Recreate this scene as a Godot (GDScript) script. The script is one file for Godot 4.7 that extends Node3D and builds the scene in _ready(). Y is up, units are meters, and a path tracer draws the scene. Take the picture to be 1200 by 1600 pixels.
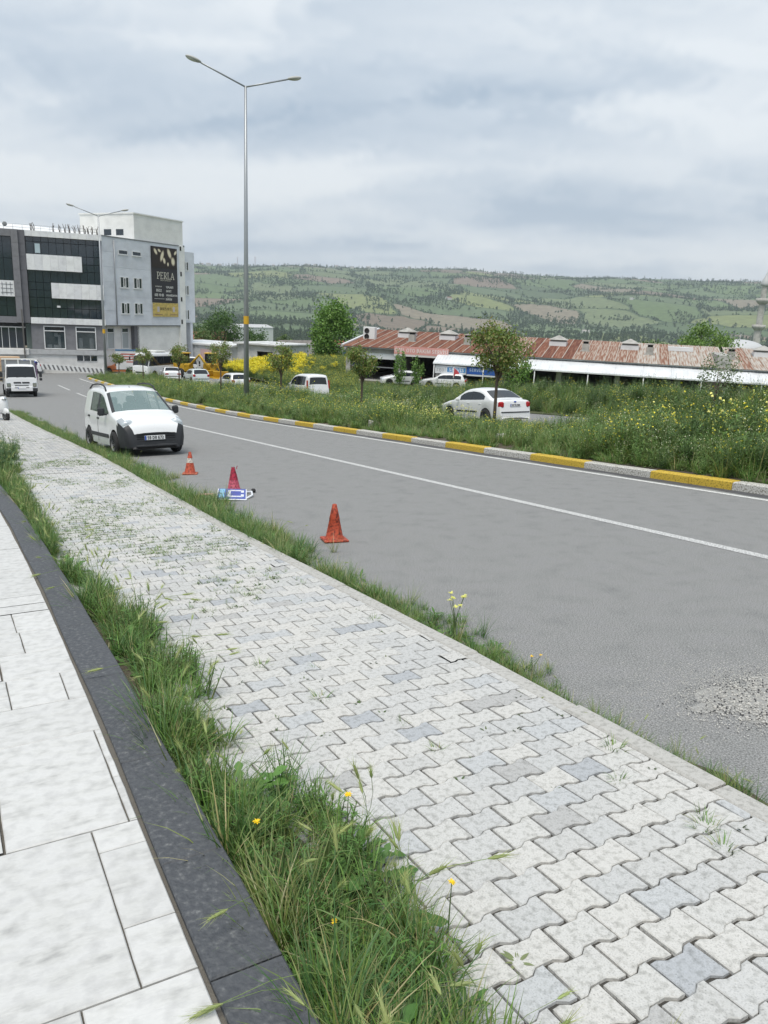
extends Node3D
# A pavement beside a road that runs downhill, weeds in the median, workshops and a valley beyond.
# x runs across the road (to the right), z = -s where s is the distance down the road, y is up.

const SLOPE := 0.09065
const EYE := 2.05
var R := RandomNumberGenerator.new()
var M := {}
var used := {}

# ---------------------------------------------------------------- road profile and ground
func g(s: float) -> float:
	if s < 30.0:
		return -SLOPE * s
	var e := s - 30.0
	return -SLOPE * 30.0 - 0.04 * e - (SLOPE - 0.04) * 28.0 * (1.0 - exp(-e / 28.0))

func smooth(a: float, b: float, v: float) -> float:
	var t := clampf((v - a) / (b - a), 0.0, 1.0)
	return t * t * (3.0 - 2.0 * t)

func kerb_x(s: float) -> float:     # inner edge of the pavement kerb
	if s < 4.0: return 2.92
	if s < 9.0: return lerpf(2.92, 2.78, (s - 4.0) / 5.0)
	if s < 19.0: return lerpf(2.78, 2.75, (s - 9.0) / 10.0)
	return lerpf(2.75, 2.2, (s - 19.0) / 18.0)

func border_x(s: float) -> float:   # how far the terrace edge has drifted left
	return -0.0022 * pow(maxf(s - 3.0, 0.0), 2.0)

# ---------------------------------------------------------------- mesh helpers
func mb(flat := false) -> SurfaceTool:
	var st := SurfaceTool.new()
	st.begin(Mesh.PRIMITIVE_TRIANGLES)
	st.set_smooth_group(-1 if flat else 0)
	return st

func tri(st: SurfaceTool, a: Vector3, b: Vector3, c: Vector3) -> void:
	st.add_vertex(a); st.add_vertex(b); st.add_vertex(c)

func quad(st: SurfaceTool, a: Vector3, b: Vector3, c: Vector3, d: Vector3) -> void:
	tri(st, a, b, c); tri(st, a, c, d)

func finish(st: SurfaceTool) -> ArrayMesh:
	st.generate_normals()
	return st.commit()

func box(st: SurfaceTool, c: Vector3, size: Vector3, bas := Basis.IDENTITY, bevel := 0.0) -> void:
	var h := size * 0.5
	if bevel <= 0.0:
		var p := []
		for i in 8:
			p.append(c + bas * Vector3(h.x if i & 1 else -h.x, h.y if i & 2 else -h.y, h.z if i & 4 else -h.z))
		quad(st, p[0], p[2], p[3], p[1]); quad(st, p[4], p[5], p[7], p[6])
		quad(st, p[0], p[4], p[6], p[2]); quad(st, p[1], p[3], p[7], p[5])
		quad(st, p[2], p[6], p[7], p[3]); quad(st, p[0], p[1], p[5], p[4])
		return
	# a box with chamfered edges: three inset quads per corner joined up
	var e := h - Vector3.ONE * bevel
	var f := func(sx: int, sy: int, sz: int, ax: int) -> Vector3:
		var v := Vector3(sx * e.x, sy * e.y, sz * e.z)
		v[ax] = [sx, sy, sz][ax] * h[ax]
		return c + bas * v
	for sg in [-1, 1]:
		quad(st, f.call(sg, -1, -1, 0), f.call(sg, 1, -1, 0), f.call(sg, 1, 1, 0), f.call(sg, -1, 1, 0)) if sg > 0 else quad(st, f.call(sg, -1, 1, 0), f.call(sg, 1, 1, 0), f.call(sg, 1, -1, 0), f.call(sg, -1, -1, 0))
		quad(st, f.call(-1, sg, 1, 1), f.call(1, sg, 1, 1), f.call(1, sg, -1, 1), f.call(-1, sg, -1, 1)) if sg < 0 else quad(st, f.call(-1, sg, -1, 1), f.call(1, sg, -1, 1), f.call(1, sg, 1, 1), f.call(-1, sg, 1, 1))
		quad(st, f.call(-1, -1, sg, 2), f.call(-1, 1, sg, 2), f.call(1, 1, sg, 2), f.call(1, -1, sg, 2)) if sg < 0 else quad(st, f.call(1, -1, sg, 2), f.call(1, 1, sg, 2), f.call(-1, 1, sg, 2), f.call(-1, -1, sg, 2))
		for sh in [-1, 1]:
			var pq := [[f.call(sg, sh, -1, 0), f.call(sg, sh, 1, 0), f.call(sg, sh, 1, 1), f.call(sg, sh, -1, 1)], [f.call(sg, -1, sh, 0), f.call(sg, 1, sh, 0), f.call(sg, 1, sh, 2), f.call(sg, -1, sh, 2)], [f.call(-1, sg, sh, 1), f.call(1, sg, sh, 1), f.call(1, sg, sh, 2), f.call(-1, sg, sh, 2)]]
			for k in 3:
				var q: Array = pq[k]
				var out: Vector3 = (q[0] + q[1] + q[2] + q[3]) * 0.25 - c
				facing_quad(st, q[0], q[1], q[2], q[3], out)
			for si in [-1, 1]:
				var a: Vector3 = f.call(sg, sh, si, 0); var b: Vector3 = f.call(sg, sh, si, 1); var d: Vector3 = f.call(sg, sh, si, 2)
				facing_tri(st, a, b, d, (a + b + d) / 3.0 - c)

func facing_tri(st: SurfaceTool, a: Vector3, b: Vector3, c: Vector3, out: Vector3) -> void:
	if (b - a).cross(c - a).dot(out) > 0.0: tri(st, a, c, b)
	else: tri(st, a, b, c)

func facing_quad(st: SurfaceTool, a: Vector3, b: Vector3, c: Vector3, d: Vector3, out: Vector3) -> void:
	if (b - a).cross(c - a).dot(out) + (c - a).cross(d - a).dot(out) > 0.0: quad(st, a, d, c, b)
	else: quad(st, a, b, c, d)

func tube(st: SurfaceTool, pts: Array, radii: Array, n := 8, cap := true) -> void:
	var rings := []
	for i in pts.size():
		var t: Vector3 = (pts[mini(i + 1, pts.size() - 1)] - pts[maxi(i - 1, 0)]).normalized()
		var u := t.cross(Vector3.UP if absf(t.y) < 0.95 else Vector3.RIGHT).normalized()
		var v := t.cross(u)
		var ring := []
		for k in n:
			var a := TAU * k / n
			ring.append(pts[i] + (u * cos(a) + v * sin(a)) * radii[i])
		rings.append(ring)
	for i in pts.size() - 1:
		for k in n:
			var k2 := (k + 1) % n
			quad(st, rings[i][k], rings[i][k2], rings[i + 1][k2], rings[i + 1][k])
	if cap:
		for k in n:
			var k2 := (k + 1) % n
			tri(st, pts[0], rings[0][k2], rings[0][k])
			tri(st, pts[-1], rings[-1][k], rings[-1][k2])

func lathe(st: SurfaceTool, profile: Array, n: int, o := Vector3.ZERO, bas := Basis.IDENTITY) -> void:
	for i in profile.size() - 1:
		var a: Vector2 = profile[i]; var b: Vector2 = profile[i + 1]
		for k in n:
			var t0 := TAU * k / n; var t1 := TAU * (k + 1) / n
			var p0 := o + bas * Vector3(a.x * cos(t0), a.y, a.x * sin(t0)); var p1 := o + bas * Vector3(a.x * cos(t1), a.y, a.x * sin(t1))
			var q0 := o + bas * Vector3(b.x * cos(t0), b.y, b.x * sin(t0)); var q1 := o + bas * Vector3(b.x * cos(t1), b.y, b.x * sin(t1))
			if a.x > 1e-6: tri(st, p0, p1, q1) if b.x > 1e-6 else tri(st, p0, p1, q0)
			if b.x > 1e-6: tri(st, p0, q1, q0)

func ccw(poly: PackedVector2Array) -> PackedVector2Array:
	if Geometry2D.is_polygon_clockwise(poly):
		poly.reverse()
	return poly

# a flat piece: outline in (x, s), top at y = top(x, s), bevelled rim, sides going down by h
func slab(st: SurfaceTool, outline: PackedVector2Array, top: Callable, h: float, bevel: float) -> void:
	var po := ccw(outline)
	var ins := Geometry2D.offset_polygon(po, -bevel, Geometry2D.JOIN_MITER)
	if ins.is_empty(): return
	var pi: PackedVector2Array = ccw(ins[0])
	var n := po.size()
	var up := func(p: Vector2, d: float) -> Vector3: return Vector3(p.x, top.call(p.x, p.y) - d, -p.y)
	if pi.size() == n:
		# match the first corner
		var best := 0
		for k in n:
			if pi[k].distance_squared_to(po[0]) < pi[best].distance_squared_to(po[0]): best = k
		for k in n:
			var a := po[k]; var b := po[(k + 1) % n]; var ia := pi[(best + k) % n]; var ib := pi[(best + k + 1) % n]
			var mid := Vector3((a.x + b.x) * 0.5 - (ia.x + ib.x) * 0.5, 0, -((a.y + b.y) * 0.5 - (ia.y + ib.y) * 0.5)).normalized()
			facing_quad(st, up.call(a, bevel), up.call(b, bevel), up.call(ib, 0.0), up.call(ia, 0.0), mid + Vector3.UP)
			facing_quad(st, up.call(a, h), up.call(b, h), up.call(b, bevel), up.call(a, bevel), mid)
	var t := Geometry2D.triangulate_polygon(pi)
	for k in range(0, t.size(), 3):
		facing_tri(st, up.call(pi[t[k]], 0.0), up.call(pi[t[k + 1]], 0.0), up.call(pi[t[k + 2]], 0.0), Vector3.UP)

# a sheet between two edges given as functions of s
func strip_sheet(s0: float, s1: float, ds: float, xa: Callable, xb: Callable, y: Callable, cols := 1) -> ArrayMesh:
	var st := mb()
	var n := int(ceil((s1 - s0) / ds))
	for i in n:
		var sa := lerpf(s0, s1, float(i) / n); var sb := lerpf(s0, s1, float(i + 1) / n)
		for c in cols:
			var a0 := lerpf(xa.call(sa), xb.call(sa), float(c) / cols); var a1 := lerpf(xa.call(sa), xb.call(sa), float(c + 1) / cols)
			var b0 := lerpf(xa.call(sb), xb.call(sb), float(c) / cols); var b1 := lerpf(xa.call(sb), xb.call(sb), float(c + 1) / cols)
			quad(st, Vector3(a0, y.call(a0, sa), -sa), Vector3(b0, y.call(b0, sb), -sb), Vector3(b1, y.call(b1, sb), -sb), Vector3(a1, y.call(a1, sa), -sa))
	return finish(st)

# ---------------------------------------------------------------- object helpers
func numbered(called: String) -> String:
	var n: int = used.get(called, 0)
	used[called] = n + 1
	return called if n == 0 else "%s_%03d" % [called, n]

func obj(called: String, mesh: Mesh, mat: Material, parent: Node = self) -> MeshInstance3D:
	var o := MeshInstance3D.new()
	o.name = numbered(called) if parent == self else called
	o.mesh = mesh
	o.material_override = mat
	parent.add_child(o, true)
	return o

func tag(o: Node, label: String, category := "", group := "", kind := "") -> Node:
	if label: o.set_meta("label", label)
	if category: o.set_meta("category", category)
	if group: o.set_meta("group", group)
	if kind: o.set_meta("kind", kind)
	return o

func structure(o: Node) -> Node:
	o.set_meta("kind", "structure")
	return o

func thing(called: String, label: String, category: String, at := Vector3.ZERO, turn := 0.0, group := "") -> Node3D:
	var o := Node3D.new()
	o.name = numbered(called)
	add_child(o)
	o.position = at
	o.rotation.y = turn
	tag(o, label, category, group)
	return o

func many(called: String, mesh: Mesh, mat: Material, where: Array, parent: Node = self) -> MultiMeshInstance3D:
	var mm := MultiMesh.new()
	mm.transform_format = MultiMesh.TRANSFORM_3D
	mm.mesh = mesh
	mm.instance_count = where.size()
	for i in where.size():
		mm.set_instance_transform(i, where[i])
	var o := MultiMeshInstance3D.new()
	o.name = numbered(called) if parent == self else called
	o.multimesh = mm
	o.material_override = mat
	parent.add_child(o, true)
	return o

func text_part(called: String, words: String, height: float, mat: Material, parent: Node, xf: Transform3D, font := "Droid Sans", bold := false, squeeze := 1.0) -> MeshInstance3D:
	var f := SystemFont.new()
	f.font_names = PackedStringArray([font])
	if bold: f.font_weight = 700
	var t := TextMesh.new()
	t.text = words
	t.font = f
	t.font_size = 32
	t.pixel_size = height / 24.0
	t.depth = 0.004
	t.curve_step = 4.0
	var o := obj(called, t, mat, parent)
	o.transform = xf * Transform3D(Basis.from_scale(Vector3(squeeze, 1, 1)), Vector3.ZERO)
	return o

# ---------------------------------------------------------------- materials
func lin(r: float, gg: float, b: float) -> Color:
	return Color(r, gg, b).linear_to_srgb()

func noise_tex(freq: float, stops: Array, size := 512, octaves := 4, seed_ := 1, kind := FastNoiseLite.TYPE_SIMPLEX_SMOOTH, cell := -1) -> NoiseTexture2D:
	var n := FastNoiseLite.new()
	n.noise_type = kind
	n.seed = seed_
	n.frequency = freq
	n.fractal_octaves = octaves
	if cell >= 0: n.cellular_return_type = cell
	var t := NoiseTexture2D.new()
	t.width = size; t.height = size
	t.seamless = true
	t.noise = n
	if stops.size():
		var gr := Gradient.new()
		gr.offsets = PackedFloat32Array(stops.map(func(a): return a[0]))
		gr.colors = PackedColorArray(stops.map(func(a): return a[1]))
		t.color_ramp = gr
	return t

func mat(col: Color, rough := 0.8, opts := {}) -> StandardMaterial3D:
	var m := StandardMaterial3D.new()
	m.albedo_color = col
	m.roughness = rough
	for k in opts: m.set(k, opts[k])
	return m

func grained(col: Color, rough: float, tex: Texture2D, scale: Vector3, bump: Texture2D = null, depth := 0.0, detail: Texture2D = null, dscale := Vector3.ONE) -> StandardMaterial3D:
	var m := mat(col, rough)
	m.albedo_texture = tex
	m.uv1_triplanar = true
	m.uv1_world_triplanar = true
	m.uv1_scale = scale
	if bump:
		m.heightmap_enabled = true
		m.heightmap_texture = bump
		m.heightmap_scale = depth
	if detail:
		m.detail_enabled = true
		m.detail_albedo = detail
		m.detail_blend_mode = BaseMaterial3D.BLEND_MODE_MUL
		m.detail_uv_layer = BaseMaterial3D.DETAIL_UV_2
		m.uv2_triplanar = true
		m.uv2_world_triplanar = true
		m.uv2_scale = dscale
	return m

func gray(v: float) -> Color:
	return Color(v, v, v)

func make_materials() -> void:
	var W := Color.WHITE
	var fine := noise_tex(0.09, [[0.0, gray(0.74)], [0.45, gray(0.95)], [0.6, W], [1.0, gray(0.86)]], 512, 5, 3)
	var speck := noise_tex(0.25, [[0.0, gray(0.55)], [0.3, gray(0.9)], [0.65, W], [1.0, W]], 512, 3, 5)
	var blotch := noise_tex(0.012, [[0.0, gray(0.72)], [0.4, gray(0.9)], [0.6, W], [1.0, gray(0.93)]], 512, 5, 9)
	var bump := noise_tex(0.12, [], 512, 5, 7)
	var coarse := noise_tex(0.35, [], 512, 2, 8)
	M.faint = noise_tex(0.012, [[0.0, gray(0.90)], [0.4, gray(0.965)], [0.6, W], [1.0, gray(0.97)]], 512, 5, 19)
	M.fine = fine; M.bump = bump; M.blotch = blotch; M.speck = speck
	# asphalt: grey aggregate, big worn patches
	var asph := noise_tex(0.30, [[0.0, gray(0.40)], [0.36, gray(0.70)], [0.52, gray(0.84)], [0.70, W], [1.0, Color(1.0, 1.0, 1.0)]], 1024, 3, 21)
	var worn := noise_tex(0.02, [[0.0, Color(0.90, 0.90, 0.905)], [0.30, Color(0.975, 0.975, 0.97)], [0.50, Color(1, 0.998, 0.993)], [0.75, Color(1, 1, 1)], [1.0, Color(0.96, 0.96, 0.96)]], 1024, 8, 22)
	M.asphalt = grained(lin(0.345, 0.347, 0.345), 0.88, asph, Vector3.ONE * 0.24, coarse, 0.35, worn, Vector3(0.11, 0.11, 0.11))
	M.asphalt_far = grained(lin(0.33, 0.33, 0.33), 0.9, asph, Vector3.ONE * 0.3, null, 0.0, worn, Vector3.ONE * 0.05)
	M.tar = grained(lin(0.11, 0.11, 0.115), 0.8, asph, Vector3.ONE * 0.6, coarse, 0.3)
	var paintwear := noise_tex(0.06, [[0.0, Color(0.45, 0.45, 0.45)], [0.33, Color(0.72, 0.72, 0.71)], [0.45, W], [1.0, W]], 512, 5, 31)
	M.road_paint = grained(lin(0.70, 0.70, 0.68), 0.7, paintwear, Vector3.ONE * 0.9, coarse, 0.2)
	M.road_paint_worn = grained(lin(0.64, 0.64, 0.63), 0.7, noise_tex(0.07, [[0.0, Color(0.42, 0.42, 0.43)], [0.36, Color(0.62, 0.62, 0.62)], [0.48, W], [1.0, W]], 512, 5, 32), Vector3.ONE * 1.1, coarse, 0.2)
	# pavers: pale cement in several tones
	var cement := noise_tex(0.14, [[0.0, gray(0.55)], [0.25, gray(0.89)], [0.40, gray(0.965)], [0.66, gray(0.985)], [0.78, W], [1.0, W]], 1024, 6, 41)
	var stain := noise_tex(0.03, [[0.0, Color(0.78, 0.78, 0.775)], [0.33, Color(0.925, 0.925, 0.92)], [0.52, W], [0.72, W], [1.0, Color(0.92, 0.917, 0.905)]], 1024, 7, 42)
	var tones := [[0.585, 0.58, 0.56], [0.545, 0.543, 0.53], [0.60, 0.59, 0.565], [0.53, 0.533, 0.528], [0.51, 0.522, 0.53], [0.56, 0.56, 0.55], [0.43, 0.447, 0.468], [0.455, 0.453, 0.446]]
	M.pavers = []
	for t in tones:
		M.pavers.append(grained(lin(t[0], t[1], t[2]), 0.9, cement, Vector3.ONE * 0.8, bump, 0.25, stain, Vector3.ONE * 0.75))
	M.paver_rest = grained(Color.WHITE, 0.9, cement, Vector3.ONE * 0.8, bump, 0.2, stain, Vector3.ONE * 0.75)
	M.paver_rest.vertex_color_use_as_albedo = true
	M.joint = grained(lin(0.085, 0.08, 0.072), 1.0, speck, Vector3.ONE * 2.5, coarse, 0.6)
	M.sand = grained(lin(0.26, 0.22, 0.17), 1.0, speck, Vector3.ONE * 3.0, coarse, 0.5)
	M.concrete = grained(lin(0.50, 0.49, 0.465), 0.92, cement, Vector3.ONE * 1.2, bump, 0.4, stain, Vector3.ONE * 0.7)
	# terrace tiles: pale grey with faint drawn-out streaks
	var streak := noise_tex(0.011, [[0.0, Color(0.84, 0.84, 0.84)], [0.20, Color(0.945, 0.945, 0.94)], [0.34, Color(0.985, 0.985, 0.98)], [0.6, W], [1.0, W]], 1024, 6, 51)
	M.tiles = []
	for k in 4:
		var c: float = [0.61, 0.59, 0.625, 0.58][k]
		var tm := grained(lin(c, c * 0.996, c * 0.982), 0.62, streak, Vector3(0.40, 0.9, 1.1), bump, 0.12, M.faint, Vector3.ONE * 1.7)
		tm.uv1_offset = Vector3(0.37 * k, 0.1, 0.21 * k)
		M.tiles.append(tm)
	M.tile_bed = grained(lin(0.19, 0.175, 0.15), 1.0, speck, Vector3.ONE * 2.5, coarse, 0.5)
	# slate border: blue-black with pale scuffs
	var scuff := noise_tex(0.045, [[0.0, Color(0.80, 0.80, 0.84)], [0.45, Color(0.88, 0.88, 0.92)], [0.64, Color(1.0, 1.0, 1.04)], [0.74, Color(1.5, 1.5, 1.55)], [0.9, Color(2.4, 2.4, 2.45)], [1.0, Color(3.2, 3.2, 3.2)]], 1024, 6, 61)
	M.slate = grained(lin(0.080, 0.084, 0.098), 0.66, null, Vector3.ONE * 0.8, bump, 0.5)
	M.slate.albedo_texture = noise_tex(0.03, [[0.0, lin(0.050, 0.054, 0.063)], [0.5, lin(0.072, 0.077, 0.086)], [0.68, lin(0.088, 0.093, 0.101)], [0.80, lin(0.12, 0.124, 0.13)], [1.0, lin(0.26, 0.26, 0.26)]], 1024, 8, 61)
	M.slate.albedo_color = W
	M.kerb_white = grained(lin(0.58, 0.57, 0.54), 0.85, noise_tex(0.05, [[0.0, Color(0.52, 0.51, 0.48)], [0.36, Color(0.78, 0.77, 0.74)], [0.5, W], [1.0, W]], 512, 5, 71), Vector3.ONE * 0.9, bump, 0.5)
	M.kerb_yellow = grained(lin(0.62, 0.43, 0.055), 0.8, noise_tex(0.05, [[0.0, Color(0.62, 0.62, 0.7)], [0.30, Color(0.8, 0.8, 0.8)], [0.45, W], [1.0, W]], 512, 5, 72), Vector3.ONE * 0.9, bump, 0.5)
	M.soil = grained(lin(0.15, 0.125, 0.09), 1.0, fine, Vector3.ONE * 0.7, coarse, 1.0, blotch, Vector3.ONE * 0.11)
	M.ground = grained(lin(0.10, 0.115, 0.05), 1.0, fine, Vector3.ONE * 0.5, null, 0.0, blotch, Vector3.ONE * 0.05)
	# plants carry their colours in the vertices
	M.leaf = mat(W, 0.55, {"vertex_color_use_as_albedo": true, "backlight_enabled": true, "backlight": lin(0.24, 0.33, 0.07)})
	M.bark = grained(lin(0.13, 0.10, 0.075), 0.95, fine, Vector3(2, 0.6, 2), coarse, 0.8)
	# paint, glass, rubber, metal
	M.car_white = mat(lin(0.74, 0.75, 0.76), 0.35, {"clearcoat_enabled": true, "clearcoat": 0.8, "clearcoat_roughness": 0.06})
	M.car_ivory = mat(lin(0.66, 0.67, 0.64), 0.4, {"clearcoat_enabled": true, "clearcoat": 0.6, "clearcoat_roughness": 0.12})
	M.car_silver = mat(lin(0.55, 0.60, 0.60), 0.35, {"clearcoat_enabled": true, "clearcoat": 0.6, "clearcoat_roughness": 0.1})
	M.car_orange = mat(lin(0.42, 0.12, 0.03), 0.4, {"clearcoat_enabled": true, "clearcoat": 0.6})
	M.glass = mat(Color(0.62, 0.74, 0.74, 0.34), 0.03, {"transparency": BaseMaterial3D.TRANSPARENCY_ALPHA})
	M.glass_side = mat(Color(0.25, 0.30, 0.30, 0.55), 0.03, {"transparency": BaseMaterial3D.TRANSPARENCY_ALPHA})
	M.glass_dark = mat(lin(0.018, 0.022, 0.026), 0.04)
	M.facade_glass = mat(lin(0.012, 0.022, 0.032), 0.05, {"metallic_specular": 0.7})
	M.black_plastic = mat(lin(0.022, 0.024, 0.028), 0.55)
	M.dark = mat(lin(0.015, 0.015, 0.016), 0.9)
	M.rubber = mat(lin(0.02, 0.02, 0.021), 0.85)
	M.rim = mat(lin(0.32, 0.33, 0.34), 0.35, {"metallic": 0.7})
	M.chrome = mat(lin(0.6, 0.61, 0.62), 0.15, {"metallic": 1.0})
	M.lamp_glass = mat(Color(0.9, 0.94, 0.96, 0.45), 0.05, {"transparency": BaseMaterial3D.TRANSPARENCY_ALPHA})
	M.lens = mat(lin(0.42, 0.45, 0.47), 0.12, {"metallic": 0.4, "clearcoat_enabled": true, "clearcoat": 1.0})
	M.lamp_red = mat(lin(0.36, 0.015, 0.02), 0.15)
	M.plate_white = mat(lin(0.72, 0.73, 0.74), 0.5)
	M.plate_blue = mat(lin(0.02, 0.07, 0.35), 0.5)
	M.ink = mat(lin(0.015, 0.015, 0.018), 0.7)
	M.galvanised = grained(lin(0.40, 0.42, 0.44), 0.42, fine, Vector3.ONE * 0.8)
	M.galvanised.metallic = 0.55
	M.seat = mat(lin(0.10, 0.11, 0.12), 0.9)
	M.white_paint = grained(lin(0.74, 0.75, 0.75), 0.6, M.faint, Vector3.ONE * 0.08)
	M.steel_grey = mat(lin(0.22, 0.23, 0.24), 0.5)

# ---------------------------------------------------------------- camera, sky, sun
func set_view() -> void:
	var yaw := deg_to_rad(29.2623)
	var pitch := deg_to_rad(14.7)
	var roll := atan(0.044)
	var fw := Vector3(sin(yaw) * cos(pitch), -sin(pitch), -cos(yaw) * cos(pitch))
	var r0 := Vector3(cos(yaw), 0, sin(yaw))
	var u0 := r0.cross(fw)
	var r := r0 * cos(roll) + u0 * sin(roll)
	var u := u0 * cos(roll) - r0 * sin(roll)
	var cam := Camera3D.new()
	cam.name = "camera"
	cam.transform = Transform3D(Basis(r, u, -fw), Vector3(0, EYE, 0))
	cam.fov = rad_to_deg(2.0 * atan(800.0 / 1202.0))
	cam.near = 0.05
	cam.far = 30000.0
	add_child(cam)
	cam.current = true

	var env := Environment.new()
	env.background_mode = Environment.BG_SKY
	env.tonemap_mode = Environment.TONE_MAPPER_LINEAR
	env.tonemap_exposure = 1.72
	env.sdfgi_enabled = true
	env.ssao_enabled = true
	env.ssil_enabled = true
	env.fog_enabled = true
	env.fog_density = 0.00010
	env.fog_light_color = lin(0.66, 0.74, 0.82)
	var sky := Sky.new()
	var sm := PanoramaSkyMaterial.new()
	sm.panorama = ImageTexture.create_from_image(sky_picture())
	sky.sky_material = sm
	env.sky = sky
	var we := WorldEnvironment.new()
	we.name = "world"
	we.environment = env
	add_child(we)

	var sun := DirectionalLight3D.new()
	sun.name = "sun"
	sun.light_energy = 0.5
	sun.light_angular_distance = 28.0
	sun.light_color = Color(1.0, 0.97, 0.92)
	sun.shadow_enabled = true
	sun.transform = Transform3D(Basis.looking_at(Vector3(0.30, -0.9, -0.32).normalized(), Vector3.FORWARD), Vector3(0, 50, 0))
	add_child(sun)

func sky_picture() -> Image:
	var w := 1400; var h := 700
	var n1 := FastNoiseLite.new(); n1.seed = 4; n1.frequency = 0.62; n1.fractal_octaves = 6; n1.fractal_gain = 0.55
	n1.domain_warp_enabled = true; n1.domain_warp_amplitude = 0.9; n1.domain_warp_frequency = 0.5; n1.domain_warp_fractal_octaves = 3
	var n2 := FastNoiseLite.new(); n2.seed = 11; n2.frequency = 0.22; n2.fractal_octaves = 3
	var n3 := FastNoiseLite.new(); n3.seed = 23; n3.frequency = 1.9; n3.fractal_octaves = 5; n3.fractal_gain = 0.6
	var dark := Vector3(0.415, 0.515, 0.635)
	var mid := Vector3(0.590, 0.672, 0.765)
	var light := Vector3(0.800, 0.855, 0.905)
	var pale := Vector3(0.830, 0.865, 0.880)
	var im := Image.create_empty(w, h, false, Image.FORMAT_RGBF)
	for y in h:
		var el := (0.5 - (y + 0.5) / h) * PI
		if el < -0.02:
			for x in w: im.set_pixel(x, y, Color(0.10, 0.105, 0.09))
			continue
		var sy := maxf(sin(el), 0.0)
		var k := cos(el) / (sy + 0.16)
		for x in w:
			var az := ((x + 0.5) / w - 0.5) * TAU
			# turned so that the cloud rolls lie across the view
			var a := az - 0.51
			var px := sin(a) * k; var pz := cos(a) * k
			var v := n1.get_noise_2d(px * 0.62 + pz * 0.12, pz * 1.05 + px * 0.10 + 3.0)
			var b := n2.get_noise_2d(px * 0.75 + 7.0, pz * 1.5 + px * 0.3)
			var f := n3.get_noise_2d(px * 0.55 + v, pz * 1.2)
			var bank := exp(-pow((el - 0.19 - 0.03 * sin(a * 3.0 + 0.6)) / 0.075, 2.0))
			var t := clampf(0.62 + v * 1.1 + b * 0.7 + f * 0.28 - 0.42 * bank, 0.0, 1.0)
			var c := dark.lerp(mid, t * 2.0) if t < 0.5 else mid.lerp(light, t * 2.0 - 1.0)
			# the far cloud sheet is seen through more air: paler towards the horizon
			c = c.lerp(pale, (1.0 - smooth(0.02, 0.26, sy)) * (0.30 + 0.45 * t))
			c *= 0.61 * (1.0 + 0.22 * smooth(0.30, 1.0, sy))
			im.set_pixel(x, y, Color(c.x, c.y, c.z))
	return im

# ---------------------------------------------------------------- terrain
var hill_noise := FastNoiseLite.new()
func ridge_height(az: float) -> float:   # tangent of the skyline's elevation, by azimuth from the road
	return 0.0462 + 0.0022 * sin(az * 6.0 + 3.6) + 0.0020 * sin(az * 13.0 + 1.0) + 0.0010 * sin(az * 31.0 + 2.0)

func terrain(x: float, s: float) -> float:
	var d := sqrt(x * x + s * s)
	var near := g(clampf(s, -20.0, 110.0))
	if d < 20.0: return near
	# the yard of the workshops
	var yard := -4.95
	var w := smooth(27.0, 36.0, x) * (1.0 - smooth(86.0, 100.0, s))
	near = lerpf(near, yard, w)
	var az := atan2(x, s)
	var valley := lerpf(-8.0, -58.0, smooth(110.0, 900.0, d))
	var n := hill_noise.get_noise_2d(x, s)
	valley += n * 14.0 * smooth(500.0, 1600.0, d)
	var top := ridge_height(az) * 5200.0 + 2.0
	var rise := smooth(1500.0, 5200.0, d)
	rise = pow(rise, 1.12)
	valley = lerpf(valley, top, rise) + n * 24.0 * smooth(1400.0, 2600.0, d) * (1.0 - smooth(4200.0, 5200.0, d))
	if d > 5200.0: valley = top - (d - 5200.0) * 0.10
	return lerpf(near, valley, smooth(115.0, 190.0, d))

func build_terrain() -> void:
	hill_noise.seed = 5; hill_noise.frequency = 0.0011; hill_noise.fractal_octaves = 3
	# radial sheet: fine close by, coarse far away
	var radii := [0.0]
	var r := 4.0
	while r < 7000.0:
		radii.append(r)
		r *= 1.055 if r > 30.0 else 1.25
	var azs := []
	var a := -PI
	while a < PI - 0.001:
		azs.append(a)
		a += 0.011 if (a > -0.25 and a < 1.35) else 0.09
	azs.append(PI)
	var pos := PackedVector3Array(); var uv := PackedVector2Array(); var idx := PackedInt32Array()
	for rr in radii:
		for az in azs:
			var x: float = rr * sin(az); var s: float = rr * cos(az)
			var y := terrain(x, s)
			if rr < 130.0: y -= 0.09
			pos.append(Vector3(x, y, -s))
			uv.append(Vector2(x / 7000.0 + 0.2, s / 7000.0 + 0.1))
	var m := azs.size()
	for i in radii.size() - 1:
		for j in m - 1:
			var p := i * m + j
			idx.append_array([p, p + m, p + m + 1, p, p + m + 1, p + 1])
	var st := SurfaceTool.new()
	st.begin(Mesh.PRIMITIVE_TRIANGLES)
	for i in pos.size():
		st.set_uv(uv[i]); st.set_smooth_group(0); st.add_vertex(pos[i])
	for i in idx: st.add_index(i)
	st.generate_normals()
	var fm := mat(Color.WHITE, 1.0)
	fm.albedo_texture = ImageTexture.create_from_image(field_picture())
	fm.texture_repeat = false
	fm.detail_enabled = true
	fm.detail_blend_mode = BaseMaterial3D.BLEND_MODE_MUL
	fm.detail_uv_layer = BaseMaterial3D.DETAIL_UV_2
	fm.uv2_triplanar = true; fm.uv2_world_triplanar = true; fm.uv2_scale = Vector3.ONE * 0.021
	fm.detail_albedo = M.blotch
	structure(obj("terrain", st.commit(), fm))

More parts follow.
